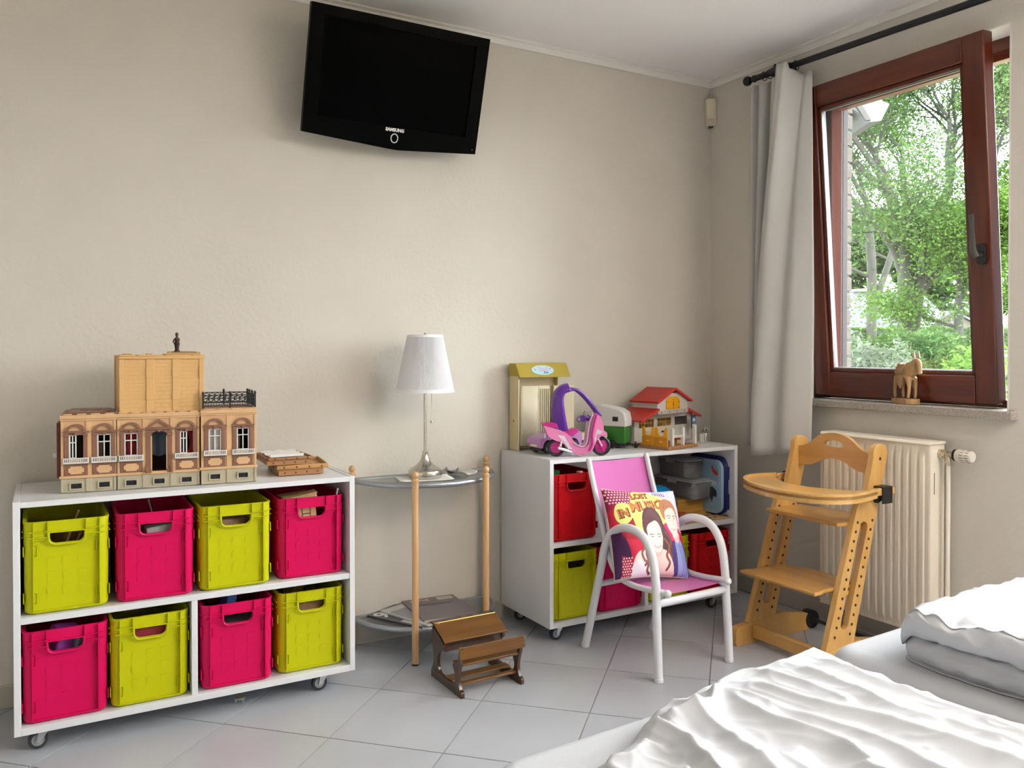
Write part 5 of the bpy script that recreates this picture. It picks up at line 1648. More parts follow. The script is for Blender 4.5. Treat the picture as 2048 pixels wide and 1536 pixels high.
# yellow gate along the left edge of the yard
for k in range(2):
    y0_ = .010 + k * .070; y1_ = y0_ + .066
    q = MB(); q.bb(.002, .008, y0_, y1_, .014, .052); q.build('gate_panel', m_sto, stb, bevel=.001)
    q = MB()
    top_ = [(y0_, .052), (y1_, .052), (y1_, .092), (y1_ - .006, .096), (y1_ - .014, .092), (y1_ - .020, .064), (y1_ - .024, .058), (y0_ + .024, .058), (y0_ + .020, .064), (y0_ + .014, .092), (y0_ + .006, .096), (y0_, .092)]
    q.plate(top_, .003, .007, 'x'); q.build('gate_top', m_sty, stb, bevel=.0006, seg=1)
    q = MB()
    for j in range(4):
        yy = y0_ + .026 + j * .0045
        q.bb(.004, .006, yy, yy + .0022, .058, .070)
    q.bb(.0035, .0065, y0_ + .022, y1_ - .022, .070, .073)
    q.build('gate_spindles', m_creaml, stb)
    MB().bb(.0008, .002, y0_ + .026, y0_ + .040, .030, .036).build('gate_badge', m_creamt, stb, bevel=.0004)
# white posts of the yard
for xx in (.040, .116, .205):
    q = MB(); q.bb(xx - .006, xx + .006, .004, .018, .014, .090 + (.006 if xx > .2 else 0)); q.sphere((xx - .004, .011, .093 + (.006 if xx > .2 else 0)), .0028, 6); q.build('post', M('post_white', (.74, .73, .70), .4), stb, bevel=.0008, seg=1)
q = MB(); q.plate([(.046, .060), (.110, .060), (.110, .050)] + arc(.078, .036, .028, 60, 120, 8, .014) + [(.046, .050)], .008, .013, 'y'); q.build('rail', m_stw, stb)
# small pieces that belong to the stable set
fig = thing('toy_person', 'tiny toy rider with dark hair standing inside the stable yard', 'figurine', tuple(stb.matrix_basis @ Vector((.022, .045, .0142))), R(10))
q = MB(); q.bb(-.006, -.0008, -.004, .004, 0, .026); q.bb(.0008, .006, -.004, .004, 0, .026); q.build('legs', M('rider_brown', (.10, .05, .03), .5), fig, bevel=.001)
q = MB(); q.lathe([(.0065, .026), (.0075, .034), (.0075, .048), (.004, .052)], n=12); q.cyl((-.008, 0, .048), (-.011, -.003, .032), .0026, n=8); q.cyl((.008, 0, .048), (.011, -.003, .032), .0026, n=8); q.build('torso', M('rider_white', (.55, .48, .42), .5), fig)
q = MB(); q.sphere((0, 0, .058), .0075, 12); q.build('head', M('rider_skin', (.60, .36, .24), .5), fig)
q = MB(); q.sphere((0, .0015, .0605), .0085, 12, (1, 1, .8)); q.build('hair', M('rider_hair', (.05, .02, .012), .5), fig)
chs = thing('toy_chest', 'small red brown toy chest behind the white yard posts', 'toy', tuple(stb.matrix_basis @ Vector((.165, .07, .0142))), R(5))
MB().bb(-.022, .022, -.014, .014, 0, .016).build('box', m_pine, chs, bevel=.001)
MB().bb(-.023, .023, -.015, .015, .016, .026).build('lid', M('chest_red', (.30, .05, .03), .5), chs, bevel=.004)
sgn = thing('toy_notice_board', 'tiny framed blue notice hanging at the right of the stable', 'toy', tuple(stb.matrix_basis @ Vector((.395, .150, .062))), R(13))
q = MB(); q.plate([(-.016, 0), (.016, 0), (.016, .056), (-.016, .056)], -.002, .002, 'y'); q.build('frame', M('notice_brown', (.10, .045, .02), .5), sgn)
MB().bb(-.013, .013, -.0026, -.002, .020, .052).build('picture', M('notice_blue', (.05, .22, .55), .5), sgn)
MB().bb(-.013, .013, -.0026, -.002, .004, .018).build('text_panel', M('notice_cream', (.62, .60, .52), .5), sgn)
MB().bb(-.008, .010, -.003, -.0026, .030, .044).build('emblem', M('notice_white', (.7, .75, .8), .5), sgn)
q = MB(); q.cyl((0, .002, .056), (0, .002, .070), .0012, n=6); q.build('hanger', m_greyt, sgn)
q = MB(); q.cyl((0, .002, -.062), (0, .002, 0), .0014, n=6); q.build('pole', m_greyt, sgn)
pot = thing('toy_flower_pot', 'tiny white pot of flowers beside the stable', 'toy', tuple(stb.matrix_basis @ Vector((.375, .075, 0))), R(13))
q = MB(); q.bb(-.034, -.024, -.006, .004, 0, .042); q.bb(-.020, -.012, -.006, .004, 0, .042); q.build('post', m_stw, pot, bevel=.0008)
q = MB(); q.lathe([(.006, .024), (.0085, .040), (.0085, .044), (.007, .044)], (.008, 0, 0), 12); q.build('pot', m_stw, pot)
q = MB(); q.cyl((.008, 0, .0), (.008, 0, .026), .003, n=8); q.build('stand', m_stw, pot)
q = MB()
rnd = random.Random(3)
for k in range(22):
    p = Vector((.008 + rnd.uniform(-.016, .012), rnd.uniform(-.01, .01), .050 + rnd.uniform(-.006, .012)))
    q.sphere(p, .0036, 6, (1, 1, .5))
q.build('leaves', M('pot_green', (.04, .12, .04), .5), pot)
q = MB()
for k in range(5):
    q.sphere((.008 + rnd.uniform(-.014, .016), rnd.uniform(-.012, .0), .060 + rnd.uniform(-.004, .006)), .0032, 6)
q.build('blossoms', M('pot_white', (.75, .70, .70), .5), pot)
q = MB(); q.plate(arc(0, 0, .045, 0, 350, 28, .026), 0, .004, 'z'); q.plate(arc(0, 0, .034, 0, 350, 28, .018), .004, .007, 'z')
tag(q.build('toy_pond_base', M('pond_beige', (.48, .44, .36), .5), None, (-0.262, -0.215, ZT), (0, 0, R(13)), bevel=.001), 'flat oval beige toy base at the right end of the cart', 'toy')

# ------------------------------------------------------------------ things on the upper shelf of the right cart
m_clearbox = CLEAR('clear_box_plastic', (0.97, 0.975, 0.98), 1.0, milk=0.12, milkcol=(.97, .97, .98), rough=.12)
m_clearlid = CLEAR('clear_lid_plastic', (0.96, 0.965, 0.97), 1.0, milk=0.26, milkcol=(.97, .97, .98), rough=.2)
def clearbox(label, loc, rz, w_, d_, h_):
    t = thing('plastic_box', label, 'storage box', loc, rz, 'clear plastic boxes')
    q = MB()
    lv = [(.86, 0), (.92, .004), (.97, h_ * .6), (.97, h_ * .62), (1.0, h_ * .64), (1.0, h_)]
    n_ = None
    rings = []
    for f_, z_ in lv:
        rings.append([(x, y, z_) for x, y in rrect(-w_ / 2 * f_, w_ / 2 * f_, -d_ / 2 * (1 - (1 - f_) * .5), d_ / 2 * (1 - (1 - f_) * .5), .014, 4)])
    n_ = len(rings[0])
    q.add([p for r_ in rings for p in r_], [(j * n_ + i, j * n_ + (i + 1) % n_, (j + 1) * n_ + (i + 1) % n_, (j + 1) * n_ + i) for j in range(len(rings) - 1) for i in range(n_)] + [tuple(range(n_ - 1, -1, -1))])
    o = q.build('box', m_clearbox, t); md = o.modifiers.new('t', 'SOLIDIFY'); md.thickness = .0018
    q = MB(); q.plate(rrect(-w_ / 2 - .004, w_ / 2 + .004, -d_ / 2 - .004, d_ / 2 + .004, .016, 4), h_ - .006, h_ + .003, 'z'); q.plate(rrect(-w_ / 2 + .008, w_ / 2 - .008, -d_ / 2 + .008, d_ / 2 - .008, .012, 4), h_ + .003, h_ + .008, 'z'); q.build('lid', m_clearlid, t, bevel=.002)
    for s_ in (-1, 1):
        MB().bb(min(s_ * (w_ / 2 + .003), s_ * (w_ / 2 + .008)), max(s_ * (w_ / 2 + .003), s_ * (w_ / 2 + .008)), -.03, .03, h_ - .018, h_ + .006).build('latch', m_clearlid, t, bevel=.001)
    return t
zs = MID1 + .0005
# wooden puzzle board and box
pb = thing('puzzle_board', 'flat wooden puzzle board with coloured pieces on the right cart shelf', 'puzzle', (-0.345, -0.292, zs))
MB().bb(-.150, .112, -.088, .10, 0, .007).build('board', m_pine, pb, bevel=.001)
rnd = random.Random(8)
cols = [(.45, .03, .02), (.50, .24, .04), (.04, .05, .25), (.30, .16, .05), (.05, .035, .03)]
mpz = [M('puzzle_%d' % i, c, .5) for i, c in enumerate(cols)]
for k in range(16):
    cx_, cy_ = -.125 + .235 * (k % 8) / 7, -.062 + .05 * (k // 8)
    a0 = rnd.uniform(0, 6)
    pts = [(cx_ + rnd.uniform(.007, .014) * math.cos(a0 + i * 1.05), cy_ + rnd.uniform(.007, .013) * math.sin(a0 + i * 1.05)) for i in range(6)]
    q = MB(); q.plate(pts, .0065, .0085, 'z'); q.build('puzzle_piece', mpz[k % 5], pb)
m_boxw = WOOD('box_wood', (0.34, 0.155, 0.022), (0.46, 0.24, 0.045), .4, (4, 40, 60), .3)
wbx = thing('wooden_box', 'honey coloured wooden box under the clear plastic boxes', 'box', (-0.338, -0.155, zs + .0072), R(1))
MB().bb(-.088, .088, -.085, .12, 0, .062).build('box', m_boxw, wbx, bevel=.002)
MB().bb(-.090, .090, -.087, .122, .062, .070).build('lid', m_boxw, wbx, bevel=.001)
MB().bb(-.086, .086, -.102, -.086, 0, .010).build('ledge', m_boxw, wbx, bevel=.001)
clearbox('larger clear plastic box resting on the wooden box', (-0.322, -0.165, zs + .078), R(2), .135, .26, .085)
clearbox('smaller clear plastic box stacked uppermost under the cart top', (-0.328, -0.150, zs + .172), R(-2), .110, .20, .082)
# light blue case with navy edges standing against the side panel
m_navy = M('navy_plastic', (0.008, 0.012, 0.11), 0.35)
m_sky = M('light_blue_plastic', (0.30, 0.44, 0.55), 0.35)
cs = thing('toy_case', 'light blue plastic case with navy edge standing against the cart side', 'case', (-0.2445, -0.24, zs + .0075))
q = MB()
o_ = rrect(-.125, .125, 0, .268, .05, 6)
q.plate(o_, -.004, .012, 'x'); q.bb(-.004, .012, -.132, -.120, .03, .10); q.bb(-.004, .012, -.132, -.120, .165, .225); q.build('navy_edge', m_navy, cs, bevel=.002)
q = MB(); q.plate(rrect(-.112, .118, .006, .250, .04, 6), -.020, -.004, 'x'); q.build('lid', m_sky, cs, bevel=.005)
q = MB(); q.plate(rrect(-.098, .104, .020, .236, .03, 6), -.0225, -.020, 'x'); q.build('lid_panel', M('light_blue_panel', (.24, .38, .50), .3), cs, bevel=.001)
red_ = [(-.040, .218), (-.030, .226), (-.026, .214), (-.012, .206), (.004, .196), (.002, .180), (-.016, .184), (-.032, .196)]
q = MB(); q.plate([(-.06 + (-y - .03) * 1.0, z) for y, z in red_], -.0232, -.0225, 'x'); q.build('sticker', M('sticker_red', (.42, .03, .02), .4), cs)
blk = [(-.085, .110), (-.06, .128), (-.03, .122), (-.02, .098), (-.045, .085), (-.055, .055), (-.065, .085), (-.086, .082)]
q = MB(); q.plate(blk, -.0232, -.0225, 'x'); q.build('sticker', M('sticker_black', (.012, .014, .03), .4), cs)
wht = [(-.085, .150), (-.060, .156), (-.055, .140), (-.080, .135)]
q = MB(); q.plate(wht, -.0232, -.0225, 'x'); q.build('sticker', M('sticker_white', (.6, .6, .6), .4), cs)
# markers and blue ball
q = MB(); q.cyl((-.036, 0, 0), (.020, 0, 0), .0075, n=14); mk = q.build('marker_pen', M('marker_blue', (.02, .03, .22), .4), None, (-0.415, -0.332, zs + .0165), (0, 0, R(-14)))
tag(mk, 'blue marker pen lying on the puzzle board', 'pen'); q = MB(); q.cyl((.020, 0, 0), (.034, 0, 0), .0055, .003, 12); q.build('tip', M('marker_tip', (.6, .5, .4), .5), mk)
q = MB(); q.plate([p[:2] for p in rrect(-.03, .03, -.012, .012, .006, 3)], 0, .022, 'z'); tag(q.build('toy_block', M('red_block', (.33, .06, .015), .5), None, (-0.452, -0.282, zs + .0088), (0, 0, R(-5)), bevel=.003), 'red brown toy block at the left of the puzzle board', 'toy')
bl_ = thing('ball', 'bright blue ball peeking out behind the printed cushion', 'ball', (-0.556, -0.262, zs), 0)
q = MB(); q.sphere((0, 0, .080), .080, 28); q.build('ball', M('ball_blue', (.004, .22, .50), .4), bl_)
q = MB(); q.tube([(.0802 * math.cos(a), .0802 * math.sin(a) * .3, .080 + .0802 * math.sin(a) * .954) for a in [2 * PI * i / 40 for i in range(40)]], .0012, 5, True); q.build('seam', M('ball_seam', (.003, .13, .32), .4), bl_)

# ------------------------------------------------------------------ child's armchair
m_tubew = M('white_tube', (0.74, 0.74, 0.78), 0.3, coat=.3)
m_sling = M('pink_sling', (0.74, 0.15, 0.52), 0.6, sheen=.2, bump=.15, bscale=500)
nt = m_sling.node_tree
tr_ = nt.nodes.new('ShaderNodeBsdfTransparent'); mxs = nt.nodes.new('ShaderNodeMixShader'); mxs.inputs[0].default_value = .22
nt.links.new(nt.nodes['Principled BSDF'].outputs[0], mxs.inputs[1]); nt.links.new(tr_.outputs[0], mxs.inputs[2]); nt.links.new(mxs.outputs[0], nt.nodes['Material Output'].inputs['Surface'])
ac = thing('armchair', "child's armchair with white tube frame and pink sling seat", 'chair', (-0.912, -0.668, 0), R(3.0))
for s_ in (-1, 1):
    x = s_ * .176
    pts = [(x, -.214, .006), (x, -.208, .12), (x * .985, -.200, .25), (x * .98, -.196, .33)] + spline([(x * .98, -.190, .375), (x * .98, -.172, .440), (x * .98, -.130, .490), (x * .98, -.070, .508), (x * .98, -.005, .500), (x * .98, .050, .468), (x * .98, .085, .415), (x * .98, .102, .350)], 5) + [(x * .985, .130, .25), (x, .165, .12), (x, .200, .006)]
    q = MB(); q.tube(pts, .0155, 14); q.build('side_frame', m_tubew, ac)
    for yy in (-.214, .200):
        q = MB(); q.lathe([(.0140, 0), (.0165, .002), (.0165, .014), (.0150, .016)], (x, yy, 0), 14); q.build('foot_cap', m_tubew, ac)
SR = spline([(0, .212, .722), (0, .185, .640), (0, .140, .520), (0, .098, .400), (0, .070, .345), (0, .028, .308), (0, -.040, .296), (0, -.120, .298), (0, -.190, .306), (0, -.228, .308)], 6)
for s_ in (-1, 1):
    x = s_ * .150
    q = MB(); q.tube([(x, p[1], p[2]) for p in SR], .0108, 12); ro = q.build('seat_rail', m_tubew, ac)
    q = MB(); q.sphere((x, -.230, .308), .0145, 12); q.build('end_cap', m_tubew, ro)
    q = MB(); q.sphere((x, .213, .724), .0115, 12); q.build('end_cap', m_tubew, ro)
q = MB()
wS = .146
NS_ = len(SR)
def sling(i, b):
    p = SR[i]
    sag = -.010 * (1 - (2 * b - 1) ** 2)
    a = SR[max(0, i - 1)]; c = SR[min(NS_ - 1, i + 1)]
    d = Vector((0, c[1] - a[1], c[2] - a[2])).normalized(); n_ = Vector((0, -d.z, d.y))
    if n_.z < 0: n_ = -n_
    n_ = Vector((0, d.z, -d.y))
    v = Vector((0, p[1], p[2])) - n_ * (.0105 + sag * 0)
    return (-wS + 2 * wS * b, v.y, v.z + sag * .4)
i0, i1 = 0, NS_ - 5
q.v = [sling(i, j / 12) for i in range(i0, i1) for j in range(13)]
q.f = [(i * 13 + j, i * 13 + j + 1, (i + 1) * 13 + j + 1, (i + 1) * 13 + j) for i in range(i1 - i0 - 1) for j in range(12)]; q.m = [0] * len(q.f)
o_ = q.build('sling', m_sling, ac, smooth=60)
q = MB(); q.cyl((-.176, -.198, .268), (.176, -.198, .268), .0135, n=14); q.build('front_bar', m_tubew, ac)
q = MB(); q.cyl((-.174, .126, .262), (.174, .126, .262), .0115, n=12); q.build('rear_bar', m_tubew, ac)
for s_ in (-1, 1):
    q = MB(); q.cyl((s_ * .148, -.192, .300), (s_ * .178, -.196, .275), .010, n=10); q.build('bolt', m_tubew, ac)
    q = MB(); q.cyl((s_ * .148, .098, .400), (s_ * .172, .100, .395), .010, n=10); q.build('bolt', m_tubew, ac)

# ------------------------------------------------------------------ printed cushion
CU = 0.345
NG = 240
gu, gv = np.meshgrid(np.linspace(0, 1, NG), np.linspace(0, 1, NG))     # u right, v up, front face
img = np.zeros((NG, NG, 3)); img[:] = srgb(196, 22, 60)


def in_poly(pts):
    inside = np.zeros(gu.shape, bool)
    n = len(pts)
    for i in range(n):
        x0, y0 = pts[i]; x1, y1 = pts[(i + 1) % n]
        if y0 == y1:
            continue
        c = ((y0 > gv) != (y1 > gv)) & (gu < (x1 - x0) * (gv - y0) / (y1 - y0) + x0)
        inside ^= c
    return inside
def pp(pts, col, smooth=True):
    if smooth:
        pts = [p[:2] for p in spline([(a, b, 0) for a, b in pts], 6, True)]
    img[in_poly(pts)] = srgb(*col)
def pe(cx, cy, rx_, ry_, col, rot=0):
    c, s = math.cos(rot), math.sin(rot)
    dx, dy = gu - cx, gv - cy
    img[((dx * c + dy * s) / rx_) ** 2 + ((-dx * s + dy * c) / ry_) ** 2 < 1] = srgb(*col)
def pln(pts, wd, col):
    pts = [p[:2] for p in spline([(a, b, 0) for a, b in pts], 6)]
    for (x0, y0), (x1, y1) in zip(pts[:-1], pts[1:]):
        dx, dy = x1 - x0, y1 - y0
        L2 = dx * dx + dy * dy + 1e-9
        t = np.clip(((gu - x0) * dx + (gv - y0) * dy) / L2, 0, 1)
        img[(gu - x0 - t * dx) ** 2 + (gv - y0 - t * dy) ** 2 < (wd / 2) ** 2] = srgb(*col)
def ptext(s, cx, cy, size, col, rot=0, bold=0.0, sx=1.0):
    vs, fs = text_geo(s, size, 0.0, 'CENTER', 0, bold)
    c, sn = math.cos(rot), math.sin(rot)
    P_ = [(cx + x * sx * c - y * sn, cy + x * sx * sn + y * c) for x, y, z in vs]
    for f in fs:
        xs = [P_[i][0] for i in f]; ys = [P_[i][1] for i in f]
        img[in_poly([P_[i] for i in f])] = srgb(*col)
# background areas
pp([(-.05, 1.05), (-.05, .72), (.25, .80), (.5, .84), (.5, 1.05)], (150, 20, 70), False)
for i in range(16):
    for j in range(6):
        x_, y_ = .012 + i * .034 + (j % 2) * .017, .985 - j * .034
        if y_ > .76 + .06 * x_:
            pe(x_, y_, .0105, .0105, (235, 200, 215))
pp([(.46, 1.05), (.50, .90), (.72, .80), (.84, .55), (1.05, .40), (1.05, 1.05)], (214, 214, 238), False)
for k in range(5):
    pln([(.62 + .05 * k, 1.0), (.70 + .05 * k, .90), (.86 + .03 * k, .83 - .05 * k)], .008, (190, 182, 226))
for k in range(5):
    pln([(.60 + k * .035, .90 + .012 * (k % 2)), (.615 + k * .035, .96), (.63 + k * .035, .905), (.65 + k * .035, .95)], .009, (120, 80, 160))
pp([(.86, .60), (.93, .50), (1.02, .30), (1.05, .6), (1.0, .66)], (232, 190, 220), False)
for k in range(4):
    pln([(.885, .60 - k * .035), (.99, .57 - k * .035)], .012, (222, 80, 120))
pp([(-.02, .48), (.10, .50), (.16, .30), (.20, -.02), (-.02, -.02)], (66, 18, 74), False)
pp([(.55, .62), (.75, .60), (.80, .40), (.62, .34), (.52, .42)], (226, 40, 110))
pp([(.08, .62), (.30, .66), (.34, .46), (.22, .40), (.10, .44)], (160, 12, 40))
# yellow cloud with the words
pp([(.05, .70), (.10, .80), (.22, .80), (.26, .74), (.25, .64), (.16, .57), (.07, .60)], (218, 224, 130))
pp([(.24, .72), (.27, .84), (.30, .93), (.40, .985), (.54, .97), (.60, .92), (.68, .90), (.74, .82), (.73, .72), (.70, .60), (.60, .54), (.48, .44), (.34, .46), (.27, .56)], (218, 224, 130))
for tx_, cx_, cy_, sz, rt in (('LOST', .40, .905, .105, .10), ('IN', .150, .690, .130, .14), ('MUSIC', .455, .775, .150, .12)):
    ptext(tx_, cx_ + .006, cy_ - .006, sz, (120, 60, 36), rt, .010, 1.0)
    ptext(tx_, cx_, cy_, sz, (206, 128, 70), rt, .002, 1.0)
# young man, right: hair, face, jacket
pp([(.60, .28), (.72, .38), (.78, .36), (.92, .36), (1.0, .26), (1.06, .0), (1.06, -.05), (.50, -.05), (.56, .16)], (78, 58, 128))
pp([(.76, .37), (.84, .40), (.90, .36), (.95, .10), (.97, -.05), (.82, -.05)], (150, 160, 214))
for k in range(3):
    pln([(.82 + k * .03, .34), (.86 + k * .03, .16), (.87 + k * .035, -.02)], .008, (96, 90, 170))
pp([(.74, .44), (.80, .36), (.86, .40), (.86, .48)], (232, 190, 186))
pp([(.66, .76), (.68, .60), (.71, .50), (.77, .42), (.83, .44), (.87, .54), (.89, .66), (.86, .74), (.76, .78)], (246, 214, 204))
pp([(.645, .64), (.635, .74), (.66, .83), (.74, .87), (.83, .85), (.885, .78), (.905, .66), (.89, .60), (.87, .68), (.84, .745), (.78, .76), (.72, .735), (.69, .70), (.675, .62)], (184, 122, 86))
for k in range(5):
    pln([(.68 + k * .04, .85), (.70 + k * .04, .80), (.69 + k * .04, .745)], .006, (150, 92, 64))
pln([(.705, .655), (.735, .665), (.765, .655)], .009, (140, 96, 80)); pln([(.80, .655), (.83, .668), (.86, .658)], .009, (140, 96, 80))
pe(.738, .635, .013, .006, (96, 76, 76)); pe(.828, .637, .013, .006, (96, 76, 76))
pln([(.79, .63), (.795, .58), (.778, .565)], .006, (222, 170, 158)); pln([(.745, .515), (.785, .50), (.825, .52)], .009, (216, 140, 138))
# young woman, left: hair behind, shoulders, face, locks
pp([(.36, .52), (.37, .66), (.43, .745), (.53, .75), (.60, .68), (.64, .55), (.70, .42), (.71, .30), (.66, .18), (.60, .10), (.56, .30), (.42, .36), (.35, .26), (.38, .40)], (92, 58, 66))
pp([(.20, -.05), (.19, .14), (.25, .26), (.40, .30), (.60, .28), (.68, .20), (.73, .06), (.72, -.05)], (244, 214, 208))
pp([(.19, -.05), (.185, .10), (.25, .20), (.34, .12), (.46, .10), (.54, .02), (.54, -.05)], (240, 232, 240))
pp([(.44, .30), (.44, .22), (.54, .22), (.56, .32)], (236, 196, 190))
pp([(.405, .52), (.405, .40), (.44, .29), (.50, .25), (.555, .29), (.585, .40), (.585, .53), (.54, .62), (.47, .64)], (250, 226, 218))
pp([(.38, .56), (.40, .66), (.47, .725), (.55, .70), (.60, .60), (.60, .50), (.575, .58), (.52, .655), (.45, .64), (.41, .56), (.40, .44), (.375, .44)], (108, 68, 74))
pp([(.40, .52), (.43, .63), (.50, .665), (.565, .63), (.592, .52), (.56, .575), (.52, .60), (.475, .585), (.43, .56)], (108, 68, 74))
pln([(.43, .445), (.455, .455), (.48, .445)], .008, (120, 84, 84)); pln([(.52, .445), (.545, .455), (.57, .445)], .008, (120, 84, 84))
pe(.457, .425, .013, .006, (84, 62, 66)); pe(.545, .425, .013, .006, (84, 62, 66))
pln([(.50, .42), (.503, .37), (.49, .36)], .005, (232, 186, 176)); pln([(.465, .325), (.50, .305), (.54, .325)], .012, (222, 120, 130)); pln([(.472, .323), (.50, .312), (.532, .323)], .006, (252, 240, 240))
for pth in ([(.385, .42), (.36, .33), (.30, .26), (.33, .18), (.38, .14), (.37, .06), (.41, .02)], [(.39, .36), (.36, .26), (.38, .18), (.34, .12)], [(.60, .40), (.66, .32), (.62, .22), (.66, .14), (.62, .06)], [(.64, .48), (.69, .38), (.66, .28), (.70, .20)]):
    pln(pth, .030, (124, 74, 66))
for pth in ([(.385, .42), (.36, .33), (.31, .27), (.33, .19), (.37, .15)], [(.61, .40), (.66, .32), (.63, .22), (.66, .14)]):
    pln(pth, .008, (176, 116, 98))
pp([(.06, -.05), (.07, .24), (.17, .20), (.19, -.05)], (176, 18, 56), False)
for i in range(5):
    for j in range(8):
        pe(.075 + i * .028 + (j % 2) * .014, .01 + j * .028, .008, .008, (240, 220, 226)) if .065 + i * .028 < .165 else None
csh_ = thing('cushion', 'cushion printed with a long-haired girl, a boy and the words LOST IN MUSIC', 'cushion', (-0.958, -0.715, 0.300), R(-1))
q = MB()
def cus(u, v, side):
    e = .16
    fx = min(1, (min(u, 1 - u)) / .5); fy = min(1, (min(v, 1 - v)) / .5)
    bulge = (max(0, 1 - (2 * u - 1) ** 2) * max(0, 1 - (2 * v - 1) ** 2)) ** .40 * .066
    # edges drawn in between the corners
    px_ = (u - .5) * CU * (1 - .07 * (1 - (2 * v - 1) ** 2) * 1.0 * abs(2 * u - 1) ** 3)
    pz_ = (v - .5) * CU * (1 - .07 * (1 - (2 * u - 1) ** 2) * 1.0 * abs(2 * v - 1) ** 3)
    wr = .0030 * math.sin(22 * (u + .6 * v)) * abs(2 * v - 1) + .006 * noise.noise(Vector((u * 5, v * 5, 1.3)))
    return (px_, side * (bulge + wr * (bulge / .05)), pz_ + CU / 2)
q.v = [cus(u, v, -1) for v in np.linspace(0, 1, NG) for u in np.linspace(0, 1, NG)]
q.f = [(j * NG + i, j * NG + i + 1, (j + 1) * NG + i + 1, (j + 1) * NG + i) for j in range(NG - 1) for i in range(NG - 1)]
q.m = [0] * len(q.f)
fo = q.build('printed_front', VCOL('cushion_print', .75), csh_, smooth=180)
ca = fo.data.color_attributes.new('print', 'FLOAT_COLOR', 'POINT')
ca.data.foreach_set('color', np.concatenate([img.reshape(-1, 3), np.ones((NG * NG, 1))], 1).astype(np.float32).ravel())
q = MB(); q.grid(40, 40, lambda u, v: cus(1 - u, v, 1)); q.build('plain_back', M('cushion_back', (.60, .56, .66), .8), csh_, smooth=180)
q = MB(); ed = [cus(t, 0, 0) for t in np.linspace(0, 1, 16)] + [cus(1, t, 0) for t in np.linspace(0, 1, 16)][1:] + [cus(1 - t, 1, 0) for t in np.linspace(0, 1, 16)][1:] + [cus(0, 1 - t, 0) for t in np.linspace(0, 1, 16)][1:-1]
q.tube(ed, .0022, 6, True); q.build('seam', M('cushion_seam', (.62, .58, .40), .8), csh_)
csh_.rotation_euler = (R(-25), R(6), R(-3))

# ------------------------------------------------------------------ wooden high chair
m_hc = WOOD('beech_lacquer', (0.60, 0.33, 0.085), (0.70, 0.42, 0.14), .28, (10, 10, 10), .5)
m_hcg = WOOD('beech_lacquer_grain', (0.60, 0.325, 0.085), (0.70, 0.42, 0.135), .28, (25, 25, 2.5), .5)
m_hcd = WOOD('beech_plywood', (0.54, 0.275, 0.060), (0.65, 0.36, 0.105), .28, (25, 3, 25), .5)
m_hole = M('drilled_hole', (0.05, 0.02, 0.008), .8)
hc = thing('high_chair', "wooden child's high chair with tray standing by the radiator", 'high chair', (0, 0, 0))
YA, YB = -0.757, -1.125
def lean(x, z):      # follow the slant of the uprights
    return x
side_prof = [(-.519, .080), (-.371, .080)] + [(-.182, .765)] + arc(-.222, .775, .040, 0, 180, 10, .032) + [(-.262, .760), (-.296, .640)] + [p[:2] for p in spline([(-.300, .622, 0), (-.306, .606, 0), (-.322, .600, 0), (-.344, .592, 0), (-.356, .572, 0)], 4)]
def slot(z0, z1, hw):
    def c(z): return -.445 + (z - .080) * .304
    return [(c(z0) + hw * math.cos(R(a)), z0 + hw * math.sin(R(a))) for a in range(180, 361, 20)] + [(c(z1) + hw * math.cos(R(a)), z1 + hw * math.sin(R(a))) for a in range(0, 181, 20)]
for Y_ in (YA, YB):
    q = MB(); q.plate(side_prof, Y_ - .012, Y_ + .012, 'y', [slot(.165, .505, .021)]); so = q.build('side_upright', m_hcg, hc, bevel=.005, seg=3)
    q = MB()
    for k in range(13):
        z_ = .125 + k * .0335
        for ed_ in (-.041, .041):
            if ed_ > 0 and k > 12: continue
            xx = -.445 + (z_ - .080) * .304 + ed_
            for yy in (Y_ - .0124, Y_ + .0124):
                q.lathe([(.0, -.0004), (.0055, -.0004), (.0055, .0004), (.0, .0004)], (xx, yy, z_), 10, 'y')
    q.lathe([(.0, -.0006), (.006, -.0006), (.006, .0006), (.0, .0006)], (-.225, Y_ - .0125, .752), 10, 'y')
    q.build('drilled_holes', m_hole, so)['kind'] = 'stuff'
    foot = [(-.590, .012), (-.584, .0), (-.17, .0), (-.165, .02), (-.166, .062)] + [p[:2] for p in spline([(-.20, .072, 0), (-.27, .086, 0), (-.33, .094, 0), (-.40, .090, 0), (-.50, .080, 0), (-.575, .072, 0), (-.588, .055, 0)], 4)]
    q = MB(); q.plate(foot, Y_ - .015, Y_ + .015, 'y'); q.build('foot_beam', m_hc, hc, bevel=.006, seg=3)
    q = MB(); q.lathe([(.0, -.020), (.036, -.020), (.038, -.016), (.038, .016), (.036, .020), (.0, .020)], (-.158, Y_, .0385), 24, 'y'); q.build('wheel', m_blackpl, hc)
q = MB(); q.cyl((-.158, YA, .0385), (-.158, YB, .0385), .007, n=10); q.build('axle', m_blackpl, hc)
MB().bb(-.505, -.480, YB + .015, YA - .015, .022, .072).build('cross_beam', m_hcd, hc, bevel=.005, seg=3)
def board(name, x0, x1, z, th, over, bow, slope_=0):
    ya, yb = YA - .012, YB + .012
    p = [(x0, yb - over), (x0, ya + over)] + [(x0 + .03, ya + over + .0)] + [(x0 + .06, ya)] + [(x1, ya)] + [p_[:2] for p_ in spline([(x1, ya - .02, 0), (x1 + bow, (ya + yb) / 2, 0), (x1, yb + .02, 0)], 6)] + [(x1, yb), (x0 + .06, yb), (x0 + .03, yb - over)]
    q = MB(); q.plate(p, -th / 2, th / 2, 'z')
    return q.build(name, m_hcd, hc, (0, 0, z), (0, slope_, 0), bevel=.004, seg=2)
board('seat', -.430, -.235, .520, .013, .0, .035)
